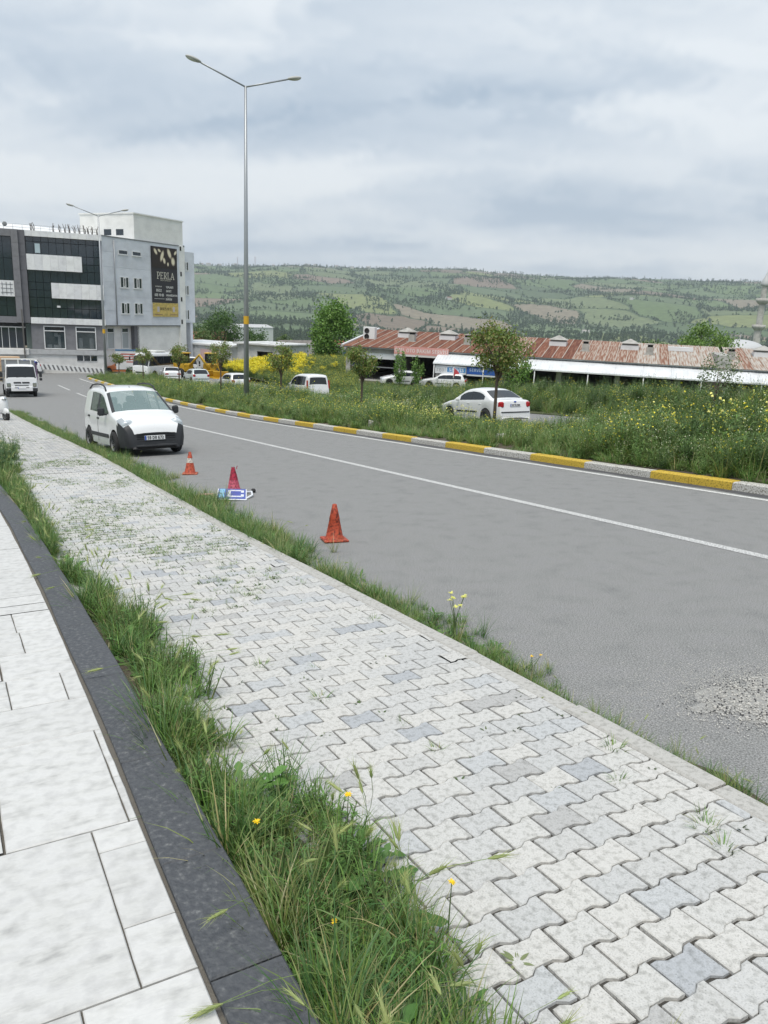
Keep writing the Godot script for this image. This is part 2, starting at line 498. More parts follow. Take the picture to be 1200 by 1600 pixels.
# field colours over a square 7 km wide, as cells of a noise
var field_cells := FastNoiseLite.new()
var field_edges := FastNoiseLite.new()
func field_at(x: float, s: float) -> Vector2:
	var wx := x + 30.0 * sin(s * 0.011); var ws := s + 24.0 * sin(x * 0.013)
	return Vector2(field_cells.get_noise_2d(wx, ws * 0.62), field_edges.get_noise_2d(wx, ws * 0.62))

func field_picture() -> Image:
	for n in [field_cells, field_edges]:
		n.seed = 31; n.noise_type = FastNoiseLite.TYPE_CELLULAR; n.frequency = 0.0046
		n.cellular_distance_function = FastNoiseLite.DISTANCE_MANHATTAN
		n.fractal_type = FastNoiseLite.FRACTAL_NONE
		n.cellular_jitter = 0.9
	field_cells.cellular_return_type = FastNoiseLite.RETURN_CELL_VALUE
	field_edges.cellular_return_type = FastNoiseLite.RETURN_DISTANCE2_SUB
	var grain := FastNoiseLite.new(); grain.seed = 3; grain.frequency = 0.03
	var pal := [lin(0.111, 0.163, 0.062), lin(0.130, 0.189, 0.072), lin(0.091, 0.137, 0.058), lin(0.182, 0.143, 0.101), lin(0.111, 0.156, 0.072), lin(0.195, 0.227, 0.085), lin(0.143, 0.182, 0.085), lin(0.215, 0.169, 0.124), lin(0.085, 0.124, 0.055), lin(0.156, 0.195, 0.091), lin(0.117, 0.169, 0.065), lin(0.124, 0.176, 0.078), lin(0.234, 0.202, 0.143)]
	var hedge := lin(0.035, 0.065, 0.022)
	var w := 1400
	var im := Image.create_empty(w, w, false, Image.FORMAT_RGB8)
	for j in w:
		var s := ((j + 0.5) / w - 0.1) * 7000.0
		for i in w:
			var x := ((i + 0.5) / w - 0.2) * 7000.0
			if s < -100.0 or x < -120.0 or x > s * 4.5 + 400.0:
				im.set_pixel(i, j, pal[4])
				continue
			var f := field_at(x, s)
			var k := int((f.x * 0.5 + 0.5) * 997.0)
			var c: Color = pal[k % pal.size()]
			var e := f.y
			var gn := grain.get_noise_2d(x, s)
			if e < -0.93 + 0.06 * gn: c = c.lerp(hedge, 0.8)
			c = c * (1.0 + 0.16 * gn)
			im.set_pixel(i, j, c)
	return im

# ---------------------------------------------------------------- road, pavement, terrace, median
func build_roads() -> void:
	var yr := func(_x: float, s: float) -> float: return g(s)
	var left := func(s: float) -> float: return kerb_x(minf(s, 45.0)) + 0.05 if s < 44.0 else lerpf(2.0, -30.0, smooth(44.0, 60.0, s))
	var right := func(s: float) -> float: return 12.2 if s < 88.0 else lerpf(12.2, 32.0, smooth(88.0, 94.0, s))
	var road := structure(obj("road", strip_sheet(-8.0, 116.0, 1.0, left, right, yr, 10), M.asphalt))
	var far_right := func(s: float) -> float: return lerpf(26.0, 27.0, smooth(20.0, 60.0, s))
	structure(obj("far_road", strip_sheet(-8.0, 91.0, 1.0, func(_s): return 18.6, far_right, func(_x, s): return g(s) - 0.006, 6), M.asphalt_far))
	# markings: 4 mm sheets
	var up := func(_x: float, s: float) -> float: return g(s) + 0.004
	obj("lane_line", strip_sheet(-6.0, 52.0, 1.0, func(_s): return 7.78, func(_s): return 7.94, up), M.road_paint_worn, road)
	obj("lane_line", strip_sheet(55.0, 62.0, 1.0, func(_s): return 7.78, func(_s): return 7.94, up), M.road_paint_worn, road)
	obj("lane_line", strip_sheet(66.0, 74.0, 1.0, func(_s): return 7.78, func(_s): return 7.94, up), M.road_paint_worn, road)
	obj("edge_line", strip_sheet(-6.0, 86.0, 1.0, func(s): return 11.40 - 0.25 * smooth(30, 60, s), func(s): return 11.53 - 0.25 * smooth(30, 60, s), up), M.road_paint, road)
	# a tarry strip along the median kerb and an old seam
	obj("gutter_strip", strip_sheet(-6.0, 60.0, 0.5, func(s): return 11.66 + 0.04 * sin(s * 2.3) + 0.03 * sin(s * 5.1), func(_s): return 11.93, func(_x, s): return g(s) + 0.003, 1), M.tar, road)

	# broken patch with loose stones at the near road edge
	var patch := mb()
	var pc := Vector2(4.42, 2.66)
	var ring := []
	for k in 40:
		var a := TAU * k / 40.0
		var rr := 0.52 * (1.0 + 0.16 * sin(a * 3.0 + 1.0) + 0.10 * sin(a * 7.0) + R.randf_range(-0.16, 0.16))
		ring.append(pc + Vector2(cos(a) * rr * 1.1, sin(a) * rr * 0.58))
	for k in 40:
		var a: Vector2 = ring[k]; var b: Vector2 = ring[(k + 1) % 40]
		tri(patch, Vector3(pc.x, g(pc.y) + 0.007, -pc.y), Vector3(a.x, g(a.y) + 0.002, -a.y), Vector3(b.x, g(b.y) + 0.002, -b.y))
	obj("broken_patch", finish(patch), grained(lin(0.42, 0.415, 0.40), 1.0, M.speck, Vector3.ONE * 3.0, M.bump, 0.6), road)
	var stone := SphereMesh.new()
	stone.radius = 0.5; stone.height = 0.7; stone.radial_segments = 6; stone.rings = 3
	var groups := [[], []]
	for k in 3600:
		var a := R.randf() * TAU; var q := sqrt(R.randf()) * R.randf_range(0.85, 1.25)
		q *= 1.0 + absf(R.randfn(0.0, 0.22))
		var p := pc + Vector2(cos(a) * 0.58 * q, sin(a) * 0.33 * q)
		var d := R.randf_range(0.005, 0.017) * (0.7 if q > 0.9 else 1.0)
		var bs := Basis.from_euler(Vector3(R.randf() * 6, R.randf() * 6, R.randf() * 6)).scaled(Vector3(d, d * R.randf_range(0.5, 0.9), d * R.randf_range(0.7, 1.2)))
		groups[0 if R.randf() < 0.80 else 1].append(Transform3D(bs, Vector3(p.x, g(p.y) + 0.008, -p.y)))
	for k in 2600:      # chips strewn thinly round the patch
		var p := pc + Vector2(-0.12 + R.randfn(0.0, 0.42), 0.28 + R.randfn(0.0, 0.26))
		if p.x < 3.35: continue
		var d := R.randf_range(0.003, 0.009)
		groups[0].append(Transform3D(Basis.from_euler(Vector3(R.randf() * 6, R.randf() * 6, 0)).scaled(Vector3(d, d * 0.6, d)), Vector3(p.x, g(p.y) + 0.002, -p.y)))
	tag(many("loose_gravel", stone, grained(lin(0.60, 0.585, 0.55), 1.0, M.fine, Vector3.ONE * 9.0), groups[0]), "pale loose gravel over the broken road patch", "gravel", "", "stuff")
	tag(many("loose_gravel", stone, mat(lin(0.075, 0.075, 0.078), 0.95), groups[1]), "dark stone chips in the broken road patch", "gravel", "", "stuff")

func paver_outline(cx: float, cs: float, turn: float, gap: float) -> PackedVector2Array:
	var a := 0.1015 - gap; var b := 0.0815 - gap; var w := 0.0615 - gap
	var k := 0.0335 + gap * 0.4; var o := 0.068 - gap * 0.4
	var p := [Vector2(-a, -b), Vector2(-o, -b), Vector2(-k, -w), Vector2(k, -w), Vector2(o, -b), Vector2(a, -b), Vector2(a, b), Vector2(o, b), Vector2(k, w), Vector2(-k, w), Vector2(-o, b), Vector2(-a, b)]
	var out := PackedVector2Array()
	for v in p: out.append(v.rotated(turn) + Vector2(cx, cs))
	return out

func build_pavement() -> void:
	var top := 0.13
	var walk := structure(obj("sidewalk", strip_sheet(-4.0, 46.0, 0.5, func(s): return 0.60 + border_x(s), func(s): return kerb_x(s) + 0.02, func(_x, s): return g(s) + top - 0.016, 4), M.joint))
	# the paver shapes: a few variants of one whole paver, and cut ones along the edges
	var area := PackedVector2Array()
	var n := 60
	for i in n + 1:
		var s := lerpf(-3.0, 44.0, float(i) / n); area.append(Vector2(0.76 + border_x(s), s))
	for i in n + 1:
		var s := lerpf(44.0, -3.0, float(i) / n); area.append(Vector2(kerb_x(s) - 0.008, s))
	var whole := []
	for v in 4:
		var st := mb(true)
		var po := paver_outline(0, 0, 0, 0.0034 + 0.0006 * v)
		for i in po.size(): po[i] += Vector2(R.randf_range(-0.0022, 0.0022), R.randf_range(-0.0022, 0.0022))
		slab(st, po, func(_x, _s): return 0.0, 0.03, 0.0035)
		whole.append(finish(st))
	var rest := mb(true)
	var pitch := 0.1435; var wide := 0.2035
	var singles := 0
	var skew := -0.030
	var tone_of := func() -> int:
		var t := R.randf()
		if t < 0.26: return 0
		if t < 0.44: return 1
		if t < 0.62: return 2
		if t < 0.74: return 5
		if t < 0.85: return 3
		if t < 0.93: return 4
		return 6 if t < 0.965 else 7
	var rows := int(44.0 / pitch) + 16
	for r in rows:
		var s0 := 0.0 + (r - 8) * pitch
		for c in range(-1, 14):
			var x := 0.62 + (c + (0.5 if r % 2 else 0.0)) * wide
			var cs := s0 + skew * (x - 1.8)
			if x < 0.66 + border_x(cs) or x > kerb_x(cs) + 0.1: continue
			if cs < -2.5 or cs > 43.0: continue
			var seen: bool = cs > 0.95 and x < cs * 1.35 + 1.25
			var inside: bool = x - 0.11 > 0.76 + border_x(cs) and x + 0.11 < kerb_x(cs) - 0.008
			var tone: int = tone_of.call()
			var dy := R.randf_range(-0.003, 0.002)
			var tilt := Vector2(R.randf_range(-0.014, 0.014), R.randf_range(-0.014, 0.014))
			if inside and seen and singles < 300:
				singles += 1
				var o := obj("paver", whole[R.randi() % 4], M.pavers[tone], walk)
				var e := 0.01
				var fwd := Vector3(0, g(cs + e) - g(cs), -e).normalized()
				var bx := Vector3.RIGHT.rotated(Vector3.UP, 0.030 + R.randf_range(-0.008, 0.008))
				var by := bx.cross(fwd).normalized() * 1.0
				by = (by + bx * tilt.x + fwd * tilt.y).normalized()
				if by.y < 0: by = -by
				var bz := bx.cross(by).normalized()
				o.transform = Transform3D(Basis(by.cross(bz).normalized(), by, bz), Vector3(x, g(cs) + top + dy, -cs))
			else:
				var po := paver_outline(x, cs, 0.030 * -1.0 + R.randf_range(-0.01, 0.01), 0.0038)
				var pieces := [po] if inside else Geometry2D.intersect_polygons(po, area)
				var t: Color = M.pavers[tone].albedo_color.srgb_to_linear()
				rest.set_color(Color(t.r, t.g, t.b))
				var hi := func(px: float, ps: float) -> float: return g(ps) + top + dy + (px - x) * tilt.x + (ps - cs) * tilt.y
				for pc in pieces:
					if pc.size() < 3: continue
					if cs > 16.0:
						var tr := Geometry2D.triangulate_polygon(pc)
						for k in range(0, tr.size(), 3):
							var a: Vector2 = pc[tr[k]]; var b: Vector2 = pc[tr[k + 1]]; var d: Vector2 = pc[tr[k + 2]]
							facing_tri(rest, Vector3(a.x, hi.call(a.x, a.y), -a.y), Vector3(b.x, hi.call(b.x, b.y), -b.y), Vector3(d.x, hi.call(d.x, d.y), -d.y), Vector3.UP)
					else:
						slab(rest, pc, hi, 0.03, 0.003)
	var ro := obj("pavers_beyond", finish(rest), M.paver_rest, walk)
	ro.set_meta("kind", "stuff")

	# concrete kerb along the pavement, in lengths of a metre
	var kerb := Node3D.new()
	kerb.name = numbered("pavement_kerb")
	add_child(kerb)
	structure(kerb)
	var s := -3.0
	while s < 43.0:
		var st := mb(true)
		var e := s + 0.992
		var w := 0.13 + R.randf_range(-0.006, 0.006)
		var dx := R.randf_range(-0.008, 0.008); var dd := R.randf_range(-0.006, 0.004)
		if s > 2.0 and s < 3.0: dd -= 0.02; dx += 0.012
		var po := PackedVector2Array([Vector2(kerb_x(s) + dx, s), Vector2(kerb_x(e) + dx, e), Vector2(kerb_x(e) + w + dx, e), Vector2(kerb_x(s) + w + dx, s)])
		slab(st, po, func(_x, ss): return g(ss) + top + dd, 0.26, 0.012)
		obj("kerb_stone", finish(st), M.concrete, kerb)
		s += 1.0

func build_terrace() -> void:
	var lift := 0.27
	var bed := structure(obj("terrace", strip_sheet(-2.0, 18.0, 0.5, func(_s): return -3.2, func(s): return 0.52 + border_x(s), func(_x, s): return g(s) + lift - 0.013, 3), M.tile_bed))
	var cells := []   # x0, x1, s0, s1
	var edge := 0.495
	for c in [[-0.62, 0.15, 1.10, 1.91], [0.15, edge, 1.10, 1.91], [-0.60, 0.318, 1.91, 2.805], [0.318, edge, 1.91, 2.187], [0.318, edge, 2.187, 2.645], [0.318, edge, 2.645, 2.81], [-0.70, 0.012, 2.81, 3.725], [0.012, 0.46, 2.81, 3.725], [0.46, edge, 2.81, 3.2], [0.46, edge, 3.2, 3.725], [-0.55, edge, 3.725, 4.185], [-0.45, 0.133, 4.185, 4.385], [-0.45, 0.133, 4.385, 4.64], [0.133, 0.40, 4.185, 4.625], [0.40, edge, 4.185, 4.625], [0.118, edge, 4.625, 5.085], [-0.5, 0.118, 4.64, 5.085], [-0.5, 0.1, 5.085, 5.54], [0.1, 0.28, 5.085, 5.54], [0.28, edge, 5.085, 5.54], [-0.45, 0.268, 5.54, 6.02], [0.268, edge, 5.54, 6.02], [-0.4, edge, 6.02, 6.24], [-0.4, edge, 6.24, 6.50], [-0.4, edge, 6.50, 7.43], [-0.5, 0.28, 7.43, 8.44], [0.28, edge, 7.43, 8.44]]:
		cells.append(c)
	var s := 8.44
	while s < 16.5:
		var d: float = [0.45, 0.92, 0.46, 0.24][R.randi() % 4]
		var cut := R.randf_range(0.02, 0.28)
		cells.append([-0.5, cut, s, s + d]); cells.append([cut, edge, s, s + d])
		s += d
	s = -1.0
	while s < 1.0:
		cells.append([-0.62, -0.1, s, s + 0.7]); cells.append([-0.1, edge, s, s + 0.7])
		s += 0.7
	s = -1.0
	while s < 16.0:      # farther left, out of the frame
		var d: float = [0.46, 0.92][R.randi() % 2]
		cells.append([-1.6, -0.74, s, s + d]); cells.append([-3.1, -1.6, s, s + d])
		s += d
	var k := 0
	for c in cells:
		var st := mb(true)
		var gp := 0.0032
		var po := PackedVector2Array()
		var bend := func(x: float, ss: float) -> Vector2: return Vector2(x + (border_x(ss) if x > 0.4 else border_x(ss) * 0.8) + 0.012 * (ss - 2.5) * (-1.0 if x < 0.39 and x > -0.2 else 0.0), ss)
		var corners := [Vector2(c[0] + gp, c[2] + gp), Vector2(c[1] - gp, c[2] + gp), Vector2(c[1] - gp, c[3] - gp), Vector2(c[0] + gp, c[3] - gp)]
		for i in 4:
			var a: Vector2 = corners[i]; var b: Vector2 = corners[(i + 1) % 4]
			var m := maxi(1, int(a.distance_to(b) / 0.12))
			for j in m:
				var p := a.lerp(b, float(j) / m)
				if j > 0: p += Vector2(R.randf_range(-0.0018, 0.0018), R.randf_range(-0.0018, 0.0018))
				po.append(bend.call(p.x, p.y))
		var dy := R.randf_range(-0.0015, 0.0015)
		slab(st, po, func(_x, ss): return g(ss) + lift + dy, 0.02, 0.004)
		obj("tile", finish(st), M.tiles[(k * 7 + 3) % 4], bed)
		k += 1
	# slate border: long slabs standing proud of the planting strip
	var border := Node3D.new()
	border.name = numbered("terrace_border")
	add_child(border)
	structure(border)
	var cuts := [-2.0, -0.9, 0.2, 1.02, 1.83, 2.45, 3.3, 4.42, 5.50, 6.70, 7.75, 8.8, 9.9, 11.0, 12.1, 13.2, 14.3, 15.4, 16.5]
	for i in cuts.size() - 1:
		var st := mb(true)
		var po := PackedVector2Array()
		var a: float = cuts[i] + 0.003; var b: float = cuts[i + 1] - 0.003
		for j in 5: 
			var ss := lerpf(a, b, j / 4.0); po.append(Vector2(0.512 + border_x(ss) + 0.006 * sin(ss * 2.1), ss))
		for j in 5:
			var ss := lerpf(b, a, j / 4.0); po.append(Vector2(0.735 + border_x(ss) + 0.003 * sin(ss * 3.1), ss))
		var dy := R.randf_range(-0.002, 0.003)
		slab(st, po, func(_x, ss): return g(ss) + lift + 0.006 + dy, 0.30, 0.006)
		obj("border_stone", finish(st), M.slate, border)
	# strip of soil where the wild grass stands
	structure(obj("planting_strip", strip_sheet(-2.0, 24.0, 0.5, func(s_): return 0.70 + border_x(s_), func(s_): return maxf(0.80 + border_x(s_), strip_right(s_) - 0.22), func(_x, s_): return g(s_) + 0.137, 1), M.soil))
	structure(obj("verge_soil", strip_sheet(-3.0, 44.0, 0.4, func(s_): return kerb_x(s_) + 0.10, func(s_): return kerb_x(s_) + 0.30 + 0.05 * sin(s_ * 3.7) + 0.04 * sin(s_ * 9.1), func(x, s_): return g(s_) + 0.012 - 0.006 * (x - kerb_x(s_)), 2), M.soil))

func median_y(x: float, s: float) -> float:
	return g(s) + 0.12 + 0.06 * smooth(12.3, 14.5, x) * (1.0 - smooth(16.5, 18.6, x)) + 0.05 * sin(x * 2.1 + s * 0.7)

func build_median() -> void:
	structure(obj("median", strip_sheet(-6.0, 88.0, 1.0, func(_s): return 12.15, func(_s): return 18.7, median_y, 8), M.soil))
	var kerb := Node3D.new()
	kerb.name = numbered("median_kerb")
	add_child(kerb)
	structure(kerb)
	var s0 := 8.70
	for k in range(-15, 83):
		var a := s0 + k * 0.925; var b := a + 0.913
		var st := mb(true)
		var dx := R.randf_range(-0.012, 0.012); var dy := R.randf_range(-0.008, 0.008)
		var po := PackedVector2Array([Vector2(11.93 + dx, a), Vector2(11.93 + dx, b), Vector2(12.19 + dx, b), Vector2(12.19 + dx, a)])
		slab(st, po, func(_x, ss): return g(ss) + 0.155 + dy, 0.24, 0.022)
		obj("kerb_stone", finish(st), M.kerb_yellow if posmod(k, 4) < 2 else M.kerb_white, kerb)

# ---------------------------------------------------------------- plants
func vary(c: Color, by := 0.2) -> Color:
	var k := (1.0 + R.randf_range(-by, by)) * 1.25
	return Color(c.r * k * (1.0 + R.randf_range(-0.08, 0.08)), c.g * k, c.b * k * (1.0 + R.randf_range(-0.1, 0.1)))

func pick(a: Array) -> Variant:
	return a[R.randi() % a.size()]

# one grass blade: tapered, bending over
func blade(st: SurfaceTool, base: Vector3, yaw: float, lean: float, bend: float, length: float, width: float, col: Color, seg := 4) -> Vector3:
	var d := Vector3(sin(yaw), 0, cos(yaw)); var side := Vector3(d.z, 0, -d.x)
	st.set_color(col)
	var pl := base - side * width * 0.5; var pr := base + side * width * 0.5
	var p := base
	for i in seg:
		var t := (i + 1.0) / seg
		var ang := lean + bend * t
		p += (d * sin(ang) + Vector3.UP * cos(ang)) * (length / seg)
		var w := width * (1.0 - t * t) * 0.5
		var l2 := p - side * w; var r2 := p + side * w
		tri(st, pl, pr, r2)
		if i < seg - 1: tri(st, pl, r2, l2)
		pl = l2; pr = r2
	return p

const DRY := [Color(0.13, 0.19, 0.05), Color(0.17, 0.21, 0.07), Color(0.10, 0.16, 0.04), Color(0.22, 0.23, 0.10)]
const COOL := [Color(0.055, 0.125, 0.035), Color(0.07, 0.15, 0.045), Color(0.05, 0.105, 0.03)]
const GREENS := [Color(0.085, 0.165, 0.025), Color(0.105, 0.20, 0.034), Color(0.068, 0.135, 0.028), Color(0.13, 0.22, 0.048), Color(0.105, 0.17, 0.055), Color(0.15, 0.22, 0.07)]
const STRAW := [Color(0.30, 0.27, 0.13), Color(0.24, 0.24, 0.10), Color(0.36, 0.33, 0.18)]

func grass_clump(n: int, radius: float, h0: float, h1: float, width: float, straw := 0.06, greens := GREENS) -> ArrayMesh:
	var st := mb()
	for i in n:
		var a := R.randf() * TAU; var q := sqrt(R.randf()) * radius
		var out := R.randf_range(-0.7, 0.7)
		blade(st, Vector3(sin(a) * q, -0.01, cos(a) * q), a + out, R.randf_range(0.0, 0.45), R.randf_range(0.2, 1.5), R.randf_range(h0, h1), width * R.randf_range(0.6, 1.3), vary(pick(STRAW) if R.randf() < straw else pick(greens)))
	return finish(st)

# a leaf strip with an outline given as half-widths along its length
func leaf(st: SurfaceTool, base: Vector3, yaw: float, pitch: float, droop: float, length: float, widths: Array, col: Color, fold := 0.25) -> void:
	var d := Vector3(sin(yaw), 0, cos(yaw)); var side := Vector3(d.z, 0, -d.x)
	st.set_color(col)
	var n := widths.size()
	var p := base
	var last := [base, base, base]
	for i in n:
		var ang := pitch - droop * (i + 1.0) / n
		p += (d * cos(ang) + Vector3.UP * sin(ang)) * (length / n)
		var w: float = widths[i] * length
		var l := p - side * w + Vector3.UP * w * fold; var r := p + side * w + Vector3.UP * w * fold
		quad(st, last[0], last[1], p, l)
		quad(st, last[1], last[2], r, p)
		last = [l, p, r]

const LOBED := [0.025, 0.02, 0.07, 0.03, 0.09, 0.035, 0.105, 0.045, 0.11, 0.07, 0.0]
const DOCK := [0.02, 0.05, 0.085, 0.10, 0.095, 0.07, 0.035, 0.0]
const LANCE := [0.05, 0.08, 0.06, 0.0]

func rosette(n: int, length: float, lobed := true) -> ArrayMesh:
	var st := mb()
	for i in n:
		var a := TAU * i / n + R.randf_range(-0.3, 0.3)
		leaf(st, Vector3(0, 0.005, 0), a, R.randf_range(0.3, 1.25), R.randf_range(0.5, 1.3), length * R.randf_range(0.6, 1.1), LOBED if lobed else DOCK, vary(pick([Color(0.07, 0.16, 0.03), Color(0.055, 0.13, 0.025), Color(0.09, 0.19, 0.045)]), 0.15))
	return finish(st)

# a wild barley stalk with a bristly head
func barley(height: float, lean: float) -> ArrayMesh:
	var st := mb()
	var d := Vector3(1, 0, 0)
	var pts := []; var rad := []
	for i in 6:
		var t := i / 5.0
		pts.append(Vector3(sin(lean * t * t) * height * t, cos(lean * t) * height * t, 0)); rad.append(0.0016 - 0.0005 * t)
	st.set_color(vary(Color(0.14, 0.21, 0.06), 0.1))
	tube(st, pts, rad, 4, false)
	var top: Vector3 = pts[5]; var dir: Vector3 = (pts[5] - pts[4]).normalized()
	var head := R.randf_range(0.055, 0.085)
	var c := vary(Color(0.27, 0.32, 0.12), 0.15)
	st.set_color(c)
	tube(st, [top, top + dir * head * 0.25, top + dir * head * 0.7, top + dir * head], [0.002, 0.0062, 0.0055, 0.001], 5, false)
	var u := dir.cross(Vector3(0, 0, 1)).normalized(); var v := dir.cross(u)
	for i in 30:
		var t := i / 30.0
		var a := i * 2.4
		var o := (u * cos(a) + v * sin(a))
		var b := top + dir * head * t + o * 0.004
		st.set_color(vary(Color(0.34, 0.37, 0.16), 0.2))
		var side := dir.cross(o).normalized() * 0.0009
		tri(st, b - side, b + side, b + (dir * 0.85 + o * 0.38).normalized() * R.randf_range(0.035, 0.055))
	for i in 2:
		blade(st, pts[1 + i], R.randf() * TAU, 0.3, 1.2, height * 0.4, 0.006, vary(pick(GREENS)))
	return finish(st)

# a tall roadside weed: stems with narrow leaves, small flowers in the top
func tall_weed(height: float, stems: int, leaves: int, lw: Array, leaf_len: float, greens: Array, flower: Color, flowers: int, spread := 0.25, fsize := 0.018) -> ArrayMesh:
	var st := mb()
	for k in stems:
		var yaw := R.randf() * TAU; var lean := R.randf_range(0.05, spread)
		var h := height * R.randf_range(0.6, 1.0)
		var base := Vector3(R.randf_range(-0.06, 0.06), -0.03, R.randf_range(-0.06, 0.06))
		var d := Vector3(sin(yaw) * lean, 1, cos(yaw) * lean).normalized()
		var tip := base + d * h
		st.set_color(vary(Color(0.11, 0.16, 0.055), 0.15))
		tube(st, [base, base + d * h * 0.5, tip], [0.006, 0.004, 0.0015], 3, false)
		for i in leaves:
			var t := R.randf_range(0.05, 0.95)
			leaf(st, base + d * h * t, R.randf() * TAU, R.randf_range(0.0, 1.1), R.randf_range(0.2, 1.2), leaf_len * R.randf_range(0.5, 1.1) * (1.15 - 0.6 * t), lw, vary(pick(greens), 0.22), 0.2)
		for i in flowers:
			var t := R.randf_range(0.72, 1.05)
			var c := base + d * h * t + Vector3(R.randf_range(-1, 1), R.randf_range(-0.3, 0.6), R.randf_range(-1, 1)) * h * 0.11
			st.set_color(Color(0.12, 0.18, 0.06))
			var q := base + d * h * minf(t - 0.12, 0.95)
			tri(st, q, q + Vector3(0.002, 0, 0.002), c)
			st.set_color(vary(flower, 0.12))
			var n := Vector3(R.randf_range(-1, 1), R.randf_range(0.3, 1.5), R.randf_range(-1, 1)).normalized()
			var u := n.cross(Vector3(0.3, 0.2, 1)).normalized() * fsize; var v := n.cross(u)
			quad(st, c + u, c + v, c - u, c - v)
			quad(st, c + (u + v) * 0.6 + n * fsize * 0.5, c + (v - u) * 0.6 - n * fsize * 0.5, c - (u + v) * 0.6 + n * fsize * 0.4, c + (u - v) * 0.6 - n * fsize * 0.4)
	return finish(st)

func stand(x: float, y: float, s: float, scale := 1.0, tilt := 0.1) -> Transform3D:
	var b := Basis.from_euler(Vector3(R.randf_range(-tilt, tilt), R.randf() * TAU, R.randf_range(-tilt, tilt)))
	return Transform3D(b.scaled(Vector3(scale, scale * R.randf_range(0.85, 1.15), scale)), Vector3(x, y, -s))

func spread_stuff(called: String, meshes: Array, places: Array, label: String, category: String) -> void:
	var lists := []
	for m in meshes: lists.append([])
	for p in places: lists[R.randi() % meshes.size()].append(p)
	for i in meshes.size():
		if lists[i].size():
			tag(many(called, meshes[i], M.leaf, lists[i]), label, category, "", "stuff")

# right edge of the wild grass by the terrace, from the pavement
func strip_right(s: float) -> float:
	var pts := [[0.0, 1.12], [1.39, 1.20], [1.97, 1.30], [2.33, 1.34], [3.1, 1.24], [3.65, 1.05], [4.05, 0.92], [4.15, 1.18], [4.63, 1.24], [5.55, 1.18], [6.6, 1.06], [7.6, 0.82], [8.1, 0.70], [9.1, 0.80], [11.4, 0.86], [14.0, 0.85], [16.2, 1.0], [22.0, 1.3], [26.0, 0.9]]
	for i in pts.size() - 1:
		if s <= pts[i + 1][0]: return lerpf(pts[i][1], pts[i + 1][1], (s - pts[i][0]) / (pts[i + 1][0] - pts[i][0]))
	return 0.8

